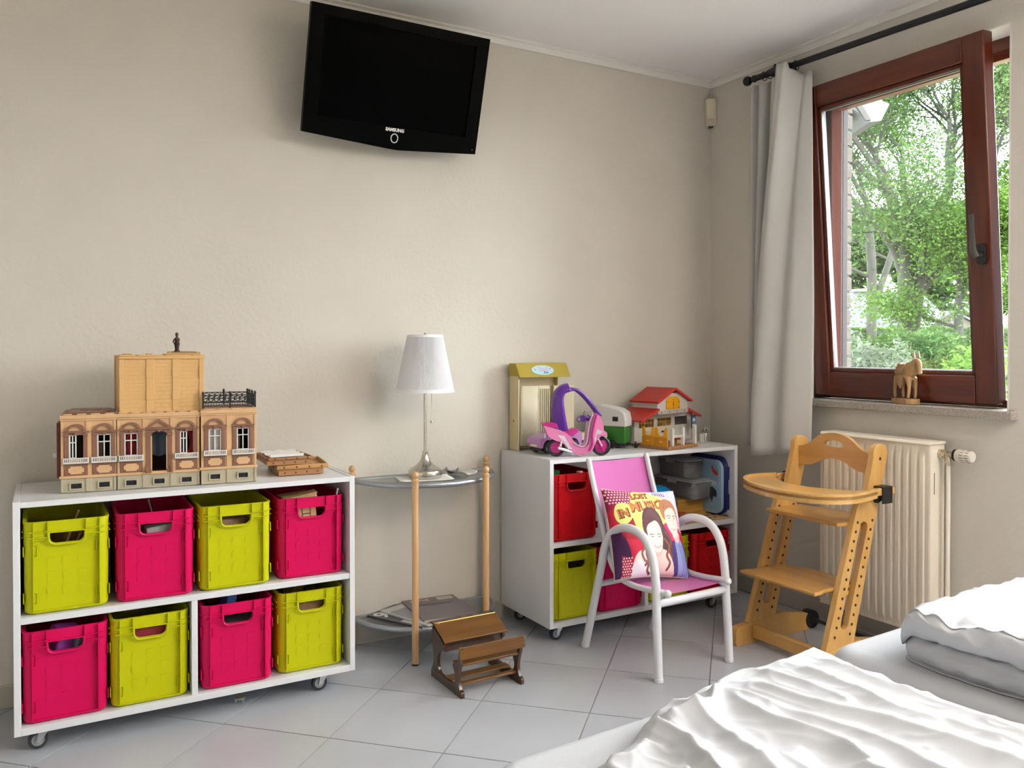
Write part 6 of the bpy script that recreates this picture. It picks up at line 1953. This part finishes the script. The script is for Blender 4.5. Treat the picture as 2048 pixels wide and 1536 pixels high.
board('footrest', -.560, -.330, .288, .014, .010, .035)
for z_, x0, x1 in ((.505, -.36, -.24), (.270, -.45, -.33)):
    for Y_ in (YA - .020, YB + .020):
        MB().bb(x0, x1, Y_ - .008, Y_ + .008, z_ - .014, z_ + .006).build('support_batten', m_hc, hc, bevel=.003)
# backrest with hand hole
ym, hw = (YA + YB) / 2, (YA - YB) / 2 - .012
bo_ = [p[:2] for p in spline([(ym - hw, .690, 0), (ym - hw * .62, .697, 0), (ym - hw * .30, .722, 0), (ym, .732, 0), (ym + hw * .30, .722, 0), (ym + hw * .62, .697, 0), (ym + hw, .690, 0)], 5)] + \
      [p[:2] for p in spline([(ym + hw, .765, 0), (ym + hw * .72, .780, 0), (ym + hw * .40, .818, 0), (ym, .832, 0), (ym - hw * .40, .818, 0), (ym - hw * .72, .780, 0), (ym - hw, .765, 0)], 5)]
hol = [(ym + .048 * math.cos(R(a)), .785 + (.018 if a < 180 else .010) * math.sin(R(a))) for a in range(0, 360, 15)]
q = MB(); q.plate(bo_, -.008, .008, 'x', [hol]); q.build('backrest', m_hcd, hc, (-.232, 0, 0), (0, 0, 0), bevel=.004, seg=2)
# tray
zt_ = .632
tro = [p[:2] for p in spline([(-.30, YA + .056, 0), (-.39, YA + .076, 0), (-.450, YA + .066, 0), (-.520, YA + .020, 0), (-.585, YA - .08, 0), (-.622, (YA + YB) / 2 - .02, 0), (-.618, YB + .06, 0), (-.580, YB - .03, 0), (-.500, YB - .080, 0), (-.420, YB - .085, 0), (-.30, YB - .058, 0)], 6)]
tri = [p[:2] for p in spline([(-.30, YB - .035, 0), (-.37, YB + .010, 0), (-.425, YB + .10, 0), (-.440, (YA + YB) / 2, 0), (-.425, YA - .10, 0), (-.37, YA - .010, 0), (-.30, YA + .035, 0)], 6)]
q = MB(); q.plate(tro + tri, zt_, zt_ + .012, 'z'); tr_o = q.build('tray', m_hcd, hc, bevel=.003)
q = MB(); q.tube([(x, y, zt_ + .006) for x, y in tro], .001, 4)
rim_in = []
cxr, cyr = -.40, (YA + YB) / 2
rim = MB()
N_ = len(tro)
for i in range(N_ - 1):
    (x0, y0), (x1, y1) = tro[i], tro[i + 1]
    def inn(x, y):
        d = Vector((cxr - x, cyr - y)).normalized(); return (x + d.x * .014, y + d.y * .014)
    a, b_ = inn(x0, y0), inn(x1, y1)
    rim.add([(x0, y0, zt_ - .014), (x1, y1, zt_ - .014), (b_[0], b_[1], zt_ - .014), (a[0], a[1], zt_ - .014), (x0, y0, zt_ + .020), (x1, y1, zt_ + .020), (b_[0], b_[1], zt_ + .020), (a[0], a[1], zt_ + .020)], [(0, 1, 5, 4), (2, 3, 7, 6), (4, 5, 6, 7), (3, 2, 1, 0)])
rim.build('tray_rim', m_hc, hc, smooth=40)
for Y_, s_ in ((YA, 1), (YB, -1)):
    MB().bb(-.31, -.185, Y_ + s_ * .040 - .006, Y_ + s_ * .040 + .006, zt_ - .010, zt_ + .018).build('tray_arm', m_hc, hc, bevel=.003)
    q = MB(); q.bb(-.262, -.208, Y_ + s_ * .012, Y_ + s_ * .052, zt_ + .018, zt_ + .023); q.bb(-.262, -.208, min(Y_ + s_ * .047, Y_ + s_ * .053), max(Y_ + s_ * .047, Y_ + s_ * .053), zt_ - .040, zt_ + .02); q.plate([(-.262, zt_ - .04), (-.208, zt_ - .02), (-.208, zt_ + .0), (-.262, zt_ + .0)], min(Y_ + s_ * .012, Y_ + s_ * .032), max(Y_ + s_ * .012, Y_ + s_ * .032), 'y'); q.build('tray_clamp', m_blackpl, hc, bevel=.001)
# ------------------------------------------------------------------ beds
m_sheet = M('white_sheet', (0.49, 0.505, 0.54), 0.9, bump=.05, bscale=200)
m_duvet = M('white_duvet', (0.53, 0.545, 0.58), 0.9, spec=.1)
m_bedbase = M('bed_base_grey', (0.30, 0.28, 0.26), 0.8)
BO = Vector((-2.318, -1.895, 0)); BR = R(3.3)


def sstep(a, b, x):
    t = max(0.0, min(1.0, (x - a) / (b - a)))
    return t * t * (3 - 2 * t)


def bed(label, x0, w_, ln, zt, y0=0.0):
    t = thing('bed', label, 'bed', tuple(BO), BR, 'two single beds pushed together')
    MB().bb(x0 + .02, x0 + w_ - .02, y0 - ln + .02, y0 - .03, .06, zt - .19).build('bed_base', m_bedbase, t, bevel=.01)
    for lx in (x0 + .07, x0 + w_ - .07):
        for ly in (y0 - .10, y0 - ln + .10):
            q = MB(); q.cyl((lx, ly, 0), (lx, ly, .062), .022, .028, 14); q.build('leg', m_blackpl, t)
    # mattress in a fitted sheet: rounded box with gathers at the corners
    q = MB()
    NX, NP_ = 60, 11
    rings = []
    prof = [(.012, 0), (.0, .02), (-.004, .10), (.0, .155)] + [(.045 - .045 * math.cos(R(a)), .150 + .040 * math.sin(R(a))) for a in (20, 40, 60, 80, 90)]
    def outline(inset, n=20):
        return rrect(x0 + inset, x0 + w_ - inset, y0 - ln + inset, y0 - inset, max(.015, .075 - inset), 10)
    base_z = zt - .19
    for ins, z_ in prof:
        pts = outline(ins)
        rings.append([(x + .0025 * math.sin(i * 2.3) * (1 if .02 < z_ < .16 else 0), y, base_z + z_) for i, (x, y) in enumerate(pts)])
    n_ = len(rings[0])
    q.add([p for r_ in rings for p in r_], [(j * n_ + i, j * n_ + (i + 1) % n_, (j + 1) * n_ + (i + 1) % n_, (j + 1) * n_ + i) for j in range(len(rings) - 1) for i in range(n_)] + [tuple(range(n_ - 1, -1, -1)), tuple(range((len(rings) - 1) * n_, len(rings) * n_))])
    o = q.build('mattress', m_sheet, t, smooth=60)
    # sheet gathers radiating from the foot corners
    g = MB()
    rnd = random.Random(int(x0 * 100) + 3)
    for k in range(0):
        a = R(100 + k * 9 + rnd.uniform(-3, 3))
        c = Vector((x0 + .075, y0 - .075, 0))
        pts = []
        for s_ in range(7):
            r_ = .052 + s_ * .004
            pts.append((c.x + (.02 + .055 * s_ / 6) * math.cos(a), c.y + (.02 + .055 * s_ / 6) * math.sin(a), zt - .0005 - .020 * (s_ / 6) ** 3))
        g.tube(pts, .0022, 5)
    if g.v:
        g.build('sheet_gathers', m_sheet, o, smooth=60)
    return t


ZM = 0.462
bed('white sheeted bed with a crumpled duvet, nearest the camera', 0.0, 0.930, 1.95, ZM)
bed('white sheeted bed with a folded duvet, nearer the window wall', 0.936, 0.920, 1.95, ZM + .012, .012)

# ---- crumpled duvet
RID = [([(.262, -.120), (.282, -.216), (.235, -.353), (.20, -.6)], .050, .024),
       ([(.471, -.124), (.446, -.254), (.475, -.355), (.459, -.433), (.433, -.483), (.42, -.9)], .050, .028),
       ([(.553, -.050), (.575, -.239), (.618, -.367), (.645, -.555), (.68, -1.0)], .040, .030),
       ([(.474, -.097), (.400, -.150), (.303, -.137)], .036, .018),
       ([(.150, -.160), (.190, -.184), (.240, -.166)], .024, .018),
       ([(.257, -.282), (.340, -.330), (.423, -.351)], .022, .020),
       ([(.720, -.060), (.700, -.200), (.687, -.285), (.675, -.391), (.707, -.458), (.74, -.8)], .034, .026),
       ([(.160, -.240), (.226, -.281)], .020, .020),
       ([(.471, -.090), (.500, -.220), (.540, -.340), (.540, -.560), (.52, -.9)], .034, .022),
       ([(.380, -.060), (.360, -.20), (.330, -.36), (.31, -.7)], .032, .024),
       ([(.640, -.060), (.650, -.170), (.640, -.280)], .022, .020),
       ([(.790, -.090), (.775, -.220), (.780, -.420), (.80, -.9)], .026, .024)]
RIDP = []
for pts, h_, w_ in RID:
    sp = np.array([p[:2] for p in spline([(a, b, 0) for a, b in pts], 10)])
    RIDP.append((sp, h_, w_))
DX0, DX1, DY0, DY1 = .085, .925, -1.75, -.004
NXd, NYd = 230, 330
xs = np.linspace(DX0, DX1, NXd)
ys = DY1 + (DY0 - DY1) * np.linspace(0, 1, NYd) ** 1.35
GX, GY = np.meshgrid(xs, ys)
Hh = np.full(GX.shape, .030)
for sp, h_, w_ in RIDP:
    d2 = np.full(GX.shape, 9.0); tt_ = np.zeros(GX.shape)
    for i in range(len(sp) - 1):
        a, b = sp[i], sp[i + 1]
        ab = b - a; L2 = (ab ** 2).sum() + 1e-12
        t = np.clip(((GX - a[0]) * ab[0] + (GY - a[1]) * ab[1]) / L2, 0, 1)
        d = (GX - a[0] - t * ab[0]) ** 2 + (GY - a[1] - t * ab[1]) ** 2
        m_ = d < d2
        d2[m_] = d[m_]; tt_[m_] = (i + t[m_]) / (len(sp) - 1)
    dd = np.sqrt(d2)
    taper = np.clip(np.minimum(tt_ / .15, (1 - tt_) / .15 + .25), .15, 1)
    Hh += h_ * .60 * taper * (.62 * np.exp(-(dd / (w_ * 1.35)) ** 1.5) + .42 * np.exp(-(dd / (w_ * .55)) ** 1.1))
NZ = np.zeros(GX.shape)
for j in range(NYd):
    for i in range(NXd):
        x, y = GX[j, i], GY[j, i]
        n1 = noise.noise(Vector((x * 7 + .8 * y, y * 3.2, .5)))
        wx, wy = .10 * noise.noise(Vector((x * 4, y * 4, 9.1))), .10 * noise.noise(Vector((x * 4, y * 4, 5.7)))
        n2 = noise.noise(Vector(((x + wx) * 9 + (y + wy) * 5, (y + wy) * 6, 3.1)))
        n3 = noise.noise(Vector(((x - wy) * 24, (y + wx) * 17, 7.7)))
        NZ[j, i] = .014 * n1 + .0055 * max(0, 1 - abs(n2) * 2.6) ** 1.3 + .0022 * max(0, 1 - abs(n3) * 3) ** 1.3
Hh += NZ + .006
# the outline of the duvet: far edge and sides
def edge_far(x): return -.012 - .14 * max(0, (.58 - x) / .45) ** 1.3 + .008 * math.sin(x * 23)
def edge_left(y): return .125 + .018 * math.sin(y * 11) + .012 * math.sin(y * 29)
def edge_right(y): return .870 + .016 * math.sin(y * 9 + 1)
q = MB()
vs_ = []
for j in range(NYd):
    for i in range(NXd):
        x, y = GX[j, i], GY[j, i]
        d = min(edge_far(x) - y, x - edge_left(y), edge_right(y) - x)
        f_ = sstep(-.004, .034, d) ** .55 if d > -.004 else 0
        h_ = Hh[j, i] * f_
        vs_.append((x, y, h_ if d > -.004 else -.004))
keep = [v[2] > -.003 for v in vs_]
q.v = vs_
q.f = [(j * NXd + i, (j + 1) * NXd + i, (j + 1) * NXd + i + 1, j * NXd + i + 1) for j in range(NYd - 1) for i in range(NXd - 1) if any(keep[k] for k in (j * NXd + i, j * NXd + i + 1, (j + 1) * NXd + i, (j + 1) * NXd + i + 1))]
q.m = [0] * len(q.f)
dv = thing('duvet', 'crumpled white duvet spread over the nearest bed', 'duvet', (BO.x, BO.y, ZM + .001), BR)
o = q.build('cover', m_duvet, dv, smooth=180)

# ---- folded duvet on the second bed
q = MB()
lob = []
for k, (zc, rz_, xo) in enumerate(((.031, .031, .020), (.092, .030, .0))):
    for a in range(-80, 81, 16):
        lob.append((xo - .030 * math.cos(R(a)), zc + rz_ * math.sin(R(a))))
prof = [(.62, .001), (.3, .001)] + lob + [(.10, .124), (.2, .124), (.3, .122), (.42, .118), (.55, .112), (.66, .09), (.67, .03)]
pv = [p[:2] for p in spline([(a, b, 0) for a, b in prof], 5)]
NPf = len(pv); NTf = 120
vs_ = []
for j in range(NTf):
    t = (j / (NTf - 1)) ** 1.2
    y = -.135 - 1.15 * t
    d_end = (y + .135) * -1
    ex = -.012 * math.sin(t * 16) - .10 * t
    for i, (px_, pz_) in enumerate(pv):
        rnd_end = math.sqrt(max(0, 1 - (1 - min(1, d_end / .05)) ** 2))
        zc = .034 if pz_ < .062 else .092
        zz = (pz_ * (.35 + .65 * rnd_end)) if pz_ > .062 else pz_ * (.5 + .5 * rnd_end)
        xx = 1.030 + ex * (1 if px_ < .25 else .4) + px_ + .03 * (1 - rnd_end)
        n1 = noise.noise(Vector((xx * 9, y * 9, zz * 20))); n2 = noise.noise(Vector((xx * 24 + 3, y * 24, zz * 30)))
        up = .45 + .55 * sstep(.06, .122, pz_)
        zz += up * (.010 * n1 + .012 * (1 - 2 * abs(n2)) - .004) * (1 if pz_ > .01 else 0)
        xx += .006 * n2
        vs_.append((xx, y - .006 * n1, max(.0005, zz)))
q.v = vs_
q.f = [(j * NPf + i, j * NPf + i + 1, (j + 1) * NPf + i + 1, (j + 1) * NPf + i) for j in range(NTf - 1) for i in range(NPf - 1)] + [tuple(range(NPf - 1, -1, -1))]
q.m = [0] * len(q.f)
fd = thing('duvet', 'white duvet folded into thick layers on the bed nearer the window', 'duvet', (BO.x, BO.y, ZM + .013), BR)
q.build('folded_cover', m_duvet, fd, smooth=180)

# ------------------------------------------------------------------ garden outside the window
m_grass = M('dry_grass', (0.080, 0.066, 0.030), 0.95, var=.35, vscale=.8)
m_bark = M('bark', (0.024, 0.022, 0.017), 0.9, bump=.8, bscale=12, var=.35, vscale=3)


def LEAF(name):
    m = bpy.data.materials.new(name)
    m.use_nodes = True
    nt = m.node_tree
    nt.nodes.remove(nt.nodes['Principled BSDF'])
    a = nt.nodes.new('ShaderNodeVertexColor'); a.layer_name = 'leaf'
    d = nt.nodes.new('ShaderNodeBsdfDiffuse'); t = nt.nodes.new('ShaderNodeBsdfTranslucent'); mx = nt.nodes.new('ShaderNodeMixShader'); mx.inputs[0].default_value = .45
    nt.links.new(a.outputs['Color'], d.inputs['Color']); nt.links.new(a.outputs['Color'], t.inputs['Color'])
    nt.links.new(d.outputs[0], mx.inputs[1]); nt.links.new(t.outputs[0], mx.inputs[2]); nt.links.new(mx.outputs[0], nt.nodes['Material Output'].inputs['Surface'])
    return m


m_leaf = LEAF('leaves')


def ground_z(x, y):
    d = math.hypot(x + 2.9, y + 3.1)
    return -.35 + .031 * max(0, d - 4)


def leaf_mesh(name, P, size, cols, rng, aspect=.45):
    n = len(P)
    P = np.asarray(P)
    d = rng.normal(size=(n, 3)); d[:, 2] *= .6; d /= np.linalg.norm(d, axis=1)[:, None]
    e = rng.normal(size=(n, 3)); e -= (e * d).sum(1)[:, None] * d; e /= np.linalg.norm(e, axis=1)[:, None]
    s = size * rng.uniform(.6, 1.4, n)[:, None]
    V = np.stack([P - d * s * .5, P + e * s * aspect * .5, P + d * s * .5, P - e * s * aspect * .5], 1).reshape(-1, 3)
    me = bpy.data.meshes.new(name)
    me.vertices.add(n * 4); me.vertices.foreach_set('co', V.astype(np.float32).ravel())
    me.loops.add(n * 4); me.loops.foreach_set('vertex_index', np.arange(n * 4, dtype=np.int32))
    me.polygons.add(n); me.polygons.foreach_set('loop_start', np.arange(0, n * 4, 4, dtype=np.int32))
    me.update(calc_edges=True)
    c = np.asarray(cols)
    k = rng.integers(0, len(c), n)
    cc = c[k] * .54 * rng.uniform(.75, 1.25, n)[:, None]
    ca = me.color_attributes.new('leaf', 'FLOAT_COLOR', 'POINT')
    ca.data.foreach_set('color', np.repeat(np.concatenate([cc, np.ones((n, 1))], 1), 4, axis=0).astype(np.float32).ravel())
    return me


G1 = [(.085, .15, .050), (.11, .18, .060), (.065, .12, .045), (.14, .20, .075)]
G2 = [(.12, .22, .045), (.15, .26, .055), (.10, .18, .040)]
G3 = [(.13, .15, .11), (.10, .13, .08), (.17, .18, .14)]
G4 = [(.045, .085, .030), (.06, .11, .035), (.09, .14, .045)]


def tree(label, base, stems, seed, levels, leaf_n, leaf_s, cols, name='tree', spread=.9, group='trees in the garden'):
    rnd = random.Random(seed); rng = np.random.default_rng(seed)
    t = thing(name, label, 'tree', base, 0, group)
    q = MB(); tips = []
    def grow(p, d, L, r, lv):
        pts = [p]; rr = [r]
        k = 4
        for i in range(k):
            d = (d + Vector((rnd.gauss(0, .10), rnd.gauss(0, .10), rnd.gauss(0, .05) + .03))).normalized()
            p = p + d * (L / k)
            pts.append(p); rr.append(r * (1 - .38 * (i + 1) / k))
            if lv <= 2:
                tips.append((p, L))
        q.tube(pts, rr, 7 if lv > 2 else 5)
        if lv == 0:
            return
        nb = 3 if lv > 1 else 2
        for b in range(nb):
            ax = Vector((rnd.gauss(0, 1), rnd.gauss(0, 1), rnd.gauss(0, .35))).normalized()
            nd = (d + ax * spread * rnd.uniform(.55, 1.0)).normalized()
            grow(p, nd, L * rnd.uniform(.62, .82), rr[-1] * rnd.uniform(.6, .85), lv - 1)
            if b == 0 and lv > 1:
                m_ = pts[2]
                grow(m_, (d + ax * -spread).normalized(), L * .6, rr[2] * .55, lv - 2 if lv > 1 else 0)
    for (path, r0, r1) in stems:
        sp = spline(path, 5)
        q.tube(sp, [r0 + (r1 - r0) * i / (len(sp) - 1) for i in range(len(sp))], 12)
        e = Vector(sp[-1]); d = (Vector(sp[-1]) - Vector(sp[-3])).normalized()
        for b in range(3):
            ax = Vector((rnd.gauss(0, 1), rnd.gauss(0, 1), rnd.gauss(0, .4))).normalized()
            grow(e, (d + ax * .6).normalized(), levels[1], r1 * .72, levels[0])
        for kk in (len(sp) // 2, int(len(sp) * .75)):
            ax = Vector((rnd.gauss(0, 1), rnd.gauss(0, 1), .25)).normalized()
            grow(Vector(sp[kk]), ax, levels[1] * .9, r1 * .55, levels[0] - 1)
    q.build('trunk', m_bark, t, smooth=60)
    ti = np.array([tuple(p) for p, L in tips]); k = rng.integers(0, len(ti), leaf_n)
    P = ti[k] + rng.normal(size=(leaf_n, 3)) * np.array([.45, .45, .32])
    me = leaf_mesh('foliage', P, leaf_s, cols, rng)
    o = obj_of('foliage', me, m_leaf, t); o['kind'] = 'stuff'
    return t


def bush(label, base, rx_, ry_, rz_, n, s, cols, seed, name='shrub', stems=6, cat='shrub', shell=.5):
    rng = np.random.default_rng(seed); rnd = random.Random(seed)
    t = thing(name, label, cat, base, 0)
    q = MB()
    for k in range(stems):
        a = rnd.uniform(0, 2 * PI); rr = rnd.uniform(.3, .8)
        q.tube(spline([(0, 0, -.1), (rr * rx_ * .4 * math.cos(a), rr * ry_ * .4 * math.sin(a), rz_ * .8), (rr * rx_ * math.cos(a), rr * ry_ * math.sin(a), rz_ * rnd.uniform(1.2, 1.8))], 4), [.03 - .0024 * i for i in range(9)], 5)
    q.build('stems', m_bark, t)
    u = rng.normal(size=(n, 3)); u /= np.linalg.norm(u, axis=1)[:, None]
    r = rng.uniform(shell, 1, n)[:, None] ** .7 * (1 + .18 * np.sin(u[:, :1] * 7 + 1) * np.sin(u[:, 1:2] * 9))
    P = u * r * np.array([rx_, ry_, rz_]) + np.array([0, 0, rz_])
    o = obj_of('foliage', leaf_mesh('foliage', P, s, cols, rng, .35), m_leaf, t); o['kind'] = 'stuff'
    return t


# unseen pale paving by the garden door, added to bounce skylight onto the ceiling
tc_ = struct(MB().bb(.32, 6.5, -9, -1.2, -.42, -.30).build('terrace', M('bounce_paving', (.55, .53, .50), .9, var=.1, vscale=2)))
q = MB(); q.bb(-30, XL - .2, -30, 20, -.5, -.36); struct(q.build('lawn', m_grass))
# ground
q = MB()
q.grid(60, 60, lambda a, b: (lambda x, y: (x, y, ground_z(x, y) + .05 * noise.noise(Vector((x * .3, y * .3, 0)))))(0.32 + 110 * a ** 2, -30 + 100 * b))
struct(q.build('ground', m_grass))
gz = ground_z
# main tree
bx_, by_ = 24.4, 15.8
b0 = gz(bx_, by_)
tree('tall leafy tree with a forked trunk seen in the middle of the window', (bx_, by_, b0),
     [([(0, 0, -.3), (-.05, 0, 2.2), (-.15, .05, 4.2), (-.55, .30, 6.2)], .34, .20),
      ([(.05, -.05, 0), (.25, -.15, 2.0), (.55, -.35, 4.0), (1.25, -.75, 6.4)], .26, .17),
      ([(0, 0, 2.6), (-.5, .3, 4.4), (-1.7, 1.0, 6.0)], .16, .11),
      ([(.3, -.2, 2.6), (1.4, -.9, 4.2), (2.4, -1.5, 6.6)], .15, .11)], 11, (4, 2.5), 150000, .125, G1)
tree('low bright green tree right of the tall tree', (24.6, 14.0, gz(24.6, 14.0)),
     [([(0, 0, -.3), (.02, 0, 1.4), (0, 0, 2.4)], .17, .12)], 5, (3, 1.5), 34000, .125, G2, spread=1.0)
tree('slender tree at the right edge of the view through the open gap', (30.5, 13.0, gz(30.5, 13)),
     [([(0, 0, -.3), (.1, 0, 3.0), (.3, .1, 6.0)], .22, .13)], 23, (4, 2.2), 22000, .20, G1)
tree('tall airy tree standing behind and left of the main tree', (36.3, 26.2, gz(36.3, 26.2)),
     [([(0, 0, -.3), (.1, 0, 4.0), (-.2, .1, 8.0)], .3, .2), ([(0, 0, 2.0), (.9, -.5, 5.0), (1.6, -1.0, 8.0)], .2, .14)], 63, (4, 3.0), 70000, .17, G1)
tree('hazy tree far behind the white house', (62, 50, gz(60, 48)),
     [([(0, 0, -.3), (.1, 0, 2.0), (.3, .1, 3.5)], .4, .25)], 31, (3, 3.2), 9000, .75, G1)
tree('hazy tree in the far row behind the tall trunk', (68, 46, gz(66, 45)),
     [([(0, 0, -.3), (.1, 0, 2.0), (.3, .1, 3.5)], .4, .25)], 37, (3, 3.2), 9000, .75, G4)
tree('dark tree in the far row behind the brick house', (66, 38, gz(66, 38)),
     [([(0, 0, -.3), (.1, 0, 2.0), (.3, .1, 3.5)], .4, .25)], 41, (3, 3.2), 9000, .75, G4)
for k_, (tx_, ty_, sd_, lab_) in enumerate(((74, 54, 51, 'far woodland tree left of the tall trunk'), (78, 50.5, 52, 'far woodland tree behind the white house roof'), (80, 46, 53, 'far woodland tree behind the tall trunk'), (83, 41.5, 54, 'far woodland tree above the brick house'), (86, 37, 55, 'far woodland tree at the right of the view'))):
    tree(lab_, (tx_, ty_, gz(tx_, ty_)), [([(0, 0, -.3), (.1, 0, 2.0), (.3, .1, 4.0)], .4, .25)], sd_, (3, 3.8), 9000, .8, G1 if k_ % 2 else G4, group='far woodland')
bush('pale grey green shrub at the lower left of the window view', (5.7, 3.45, gz(5.7, 3.45) - .1), .95, .8, .76, 9000, .08, G3, 3)
bush('dark juniper bush at the foot of the tall tree', (9.6, 5.6, gz(9.6, 5.6) - .1), 1.1, 1.0, .80, 10000, .11, G4, 4)
bush('leafy sapling in front of the hedge at the right', (8.6, 3.75, gz(8.6, 3.75) - .1), .62, .6, .72, 1500, .13, G2, 6, stems=9, shell=.1)
bush('green bush between the juniper and the hedge', (17.5, 10.4, gz(17.5, 10.4) - .1), 1.3, 1.2, .72, 8000, .15, G1, 7)
bush('yellow flowering bush beside the brick house', (52.5, 29.3, gz(52.5, 29.3)), 1.3, 1.2, .75, 2500, .35, [(.5, .42, .02), (.35, .35, .03)], 8)
# clipped hedge
hg = thing('hedge', 'clipped green hedge running in front of the brick house', 'hedge', (40, 24.5, gz(40, 24.5)), R(-32))
rng = np.random.default_rng(9)
P = np.stack([rng.uniform(-9, 9, 16000), rng.uniform(-.5, .5, 16000), rng.uniform(0, 1.25, 16000)], 1)
o = obj_of('foliage', leaf_mesh('foliage', P, .22, G2 + G1, rng, .5), m_leaf, hg); o['kind'] = 'stuff'
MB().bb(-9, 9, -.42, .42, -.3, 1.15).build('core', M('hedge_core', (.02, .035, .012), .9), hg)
# white house
m_hw = M('house_white', (0.075, 0.075, 0.078), .8)
m_hr = M('house_roof_pale', (0.06, 0.06, 0.064), .6, bump=.4, bscale=8)
m_hd = M('house_glass', (0.012, 0.014, 0.016), .2)
wh = thing('house', 'white house with a pale pitched roof and dormer far across the garden', 'house', (54.3, 39.3, gz(54, 39) + 1.0), R(-29))
q = MB(); q.plate([(-3.3, -.5), (3.3, -.5), (3.3, .3), (0, 3.1), (-3.3, .3)], -.2, 0, 'y'); 
q = MB(); q.plate([(-3.2, -2.4), (2.6, -2.4), (2.6, .4), (-.6, 3.0), (-1.6, 3.0), (-3.2, 1.6)], 0, 7, 'y'); q.build('walls', m_hw, wh)
q = MB(); q.plate([(-.9, 3.25), (-.6, 3.25), (3.0, .25), (2.8, .1), (-.7, 3.0), (-1.7, 3.0), (-1.7, 3.2)], -.25, 7.2, 'y'); ro = q.build('roof', m_hr, wh)
q = MB(); q.plate([(-1.0, 3.25), (4.5, 3.0), (6.6, 1.0), (1.6, .2)], 1.5, 1.7, 'y'); q.build('rear_roof', m_hr, wh)
MB().bb(1.6, 6.4, 1.0, 6, -2.4, 1.0).build('wing', m_hw, wh)
q = MB(); q.plate([(1.2, .9), (6.8, .9), (6.4, 1.2), (1.6, 1.2)], .8, 6.2, 'y'); q.build('wing_roof', M('slate_blue', (.07, .08, .10), .6), wh)
for xx in (2.2, 4.2):
    wo_ = MB().bb(xx, xx + 1.2, .93, 1.0, 1.25, 2.0).build('window', m_hw, wh); MB().bb(xx + .1, xx + 1.1, .90, .93, 1.32, 1.93).build('pane', m_hd, wo_)
wo_ = MB().bb(-2.7, -2.2, -.05, 0, .6, 1.7).build('window', m_hw, wh); MB().bb(-2.62, -2.28, -.08, -.05, .68, 1.62).build('pane', m_hd, wo_)
MB().bb(1.4, 1.7, 3, 3.3, 2.4, 3.9).build('chimney', m_hw, wh)
# brick house
m_hb = M('house_brick', (0.060, 0.042, 0.038), .85, bump=.3, bscale=6, var=.1, vscale=3)
bh = thing('house', 'low pink brick house with a gable half hidden by the low tree', 'house', (54.4, 33.0, gz(54, 33) + .45), R(-31))
q = MB(); q.plate([(-1.9, -1.6), (1.75, -1.6), (1.75, .85), (.3, 1.65), (-.1, 1.72), (-1.9, .55)], 0, 3, 'y'); q.build('walls', m_hb, bh)
q = MB(); q.plate([(-2.2, .40), (-.1, 1.78), (.3, 1.72), (1.95, .80), (1.95, .92), (.35, 1.86), (-.12, 1.93), (-2.2, .55)], -.2, 3.2, 'y'); q.build('roof', M('house_roof_dark', (.05, .055, .055), .7), bh)
wo_ = MB().bb(-.9, -.55, -.05, 0, .75, .98).build('window', m_hd, bh); MB().bb(-.86, -.59, -.07, -.05, .78, .95).build('pane', m_hd, wo_)
q = MB(); q.plate([(-3.0, -.1), (-.4, -.5), (-.4, -.4), (-2.2, .2), (-3.0, .15)], -2.2, -.6, 'y'); q.build('porch_roof', m_hr, bh)
# zinc eave of a neighbouring wing at the top left of the window
ev = thing('roof_eave', 'grey zinc gutter and eave box at the top left of the window', 'gutter', (2.05, 0.905, 2.80), R(-30))
m_zinc = M('zinc', (0.035, 0.038, 0.041), .6)
MB().bb(-.6, .10, .0, .5, -.02, .30).build('soffit', m_zinc, ev)
q = MB(); q.plate([(.10, .10), (.24, -.01), (.32, .0), (.38, .12), (.33, .14), (.20, .34), (.06, .40)], -.02, .6, 'y'); q.build('gutter', M('zinc_light', (.045, .048, .053), .6), ev)
q = MB(); q.plate([(-.02, .34), (.20, .0), (.24, .0), (.02, .36)], -.04, -.02, 'y'); q.build('barge_board', M('eave_brown', (.02, .015, .013), .7), ev)

# ------------------------------------------------------------------ uplighter added behind the beds, out of frame, to brighten the ceiling
ul = thing('fill_uplighter', 'white uplighter added out of frame behind the beds as fill for the ceiling', 'lamp', (-0.40, -3.55, 0))
q = MB(); q.lathe([(.0, 0), (.14, 0), (.14, .012), (.03, .025), (.013, .03)], n=28); q.build('base', m_whitep, ul)
q = MB(); q.cyl((0, 0, .02), (0, 0, 1.72), .012, n=14); q.build('pole', m_whitep, ul)
q = MB(); q.lathe([(.02, 1.70), (.10, 1.74), (.16, 1.80), (.165, 1.80), (.105, 1.735), (.02, 1.692)], n=32, ring=True); q.build('bowl', m_whitep, ul)
ld_ = bpy.data.lights.new('added_uplight', 'SPOT'); ld_.energy = 360; ld_.color = (1.0, .93, .84); ld_.spot_size = R(150); ld_.spot_blend = .6; ld_.shadow_soft_size = .06
lo_ = bpy.data.objects.new('added_uplight', ld_); COL.objects.link(lo_); lo_.parent = ul; lo_.location = (0, 0, 1.78); lo_.rotation_euler = (PI, 0, 0)
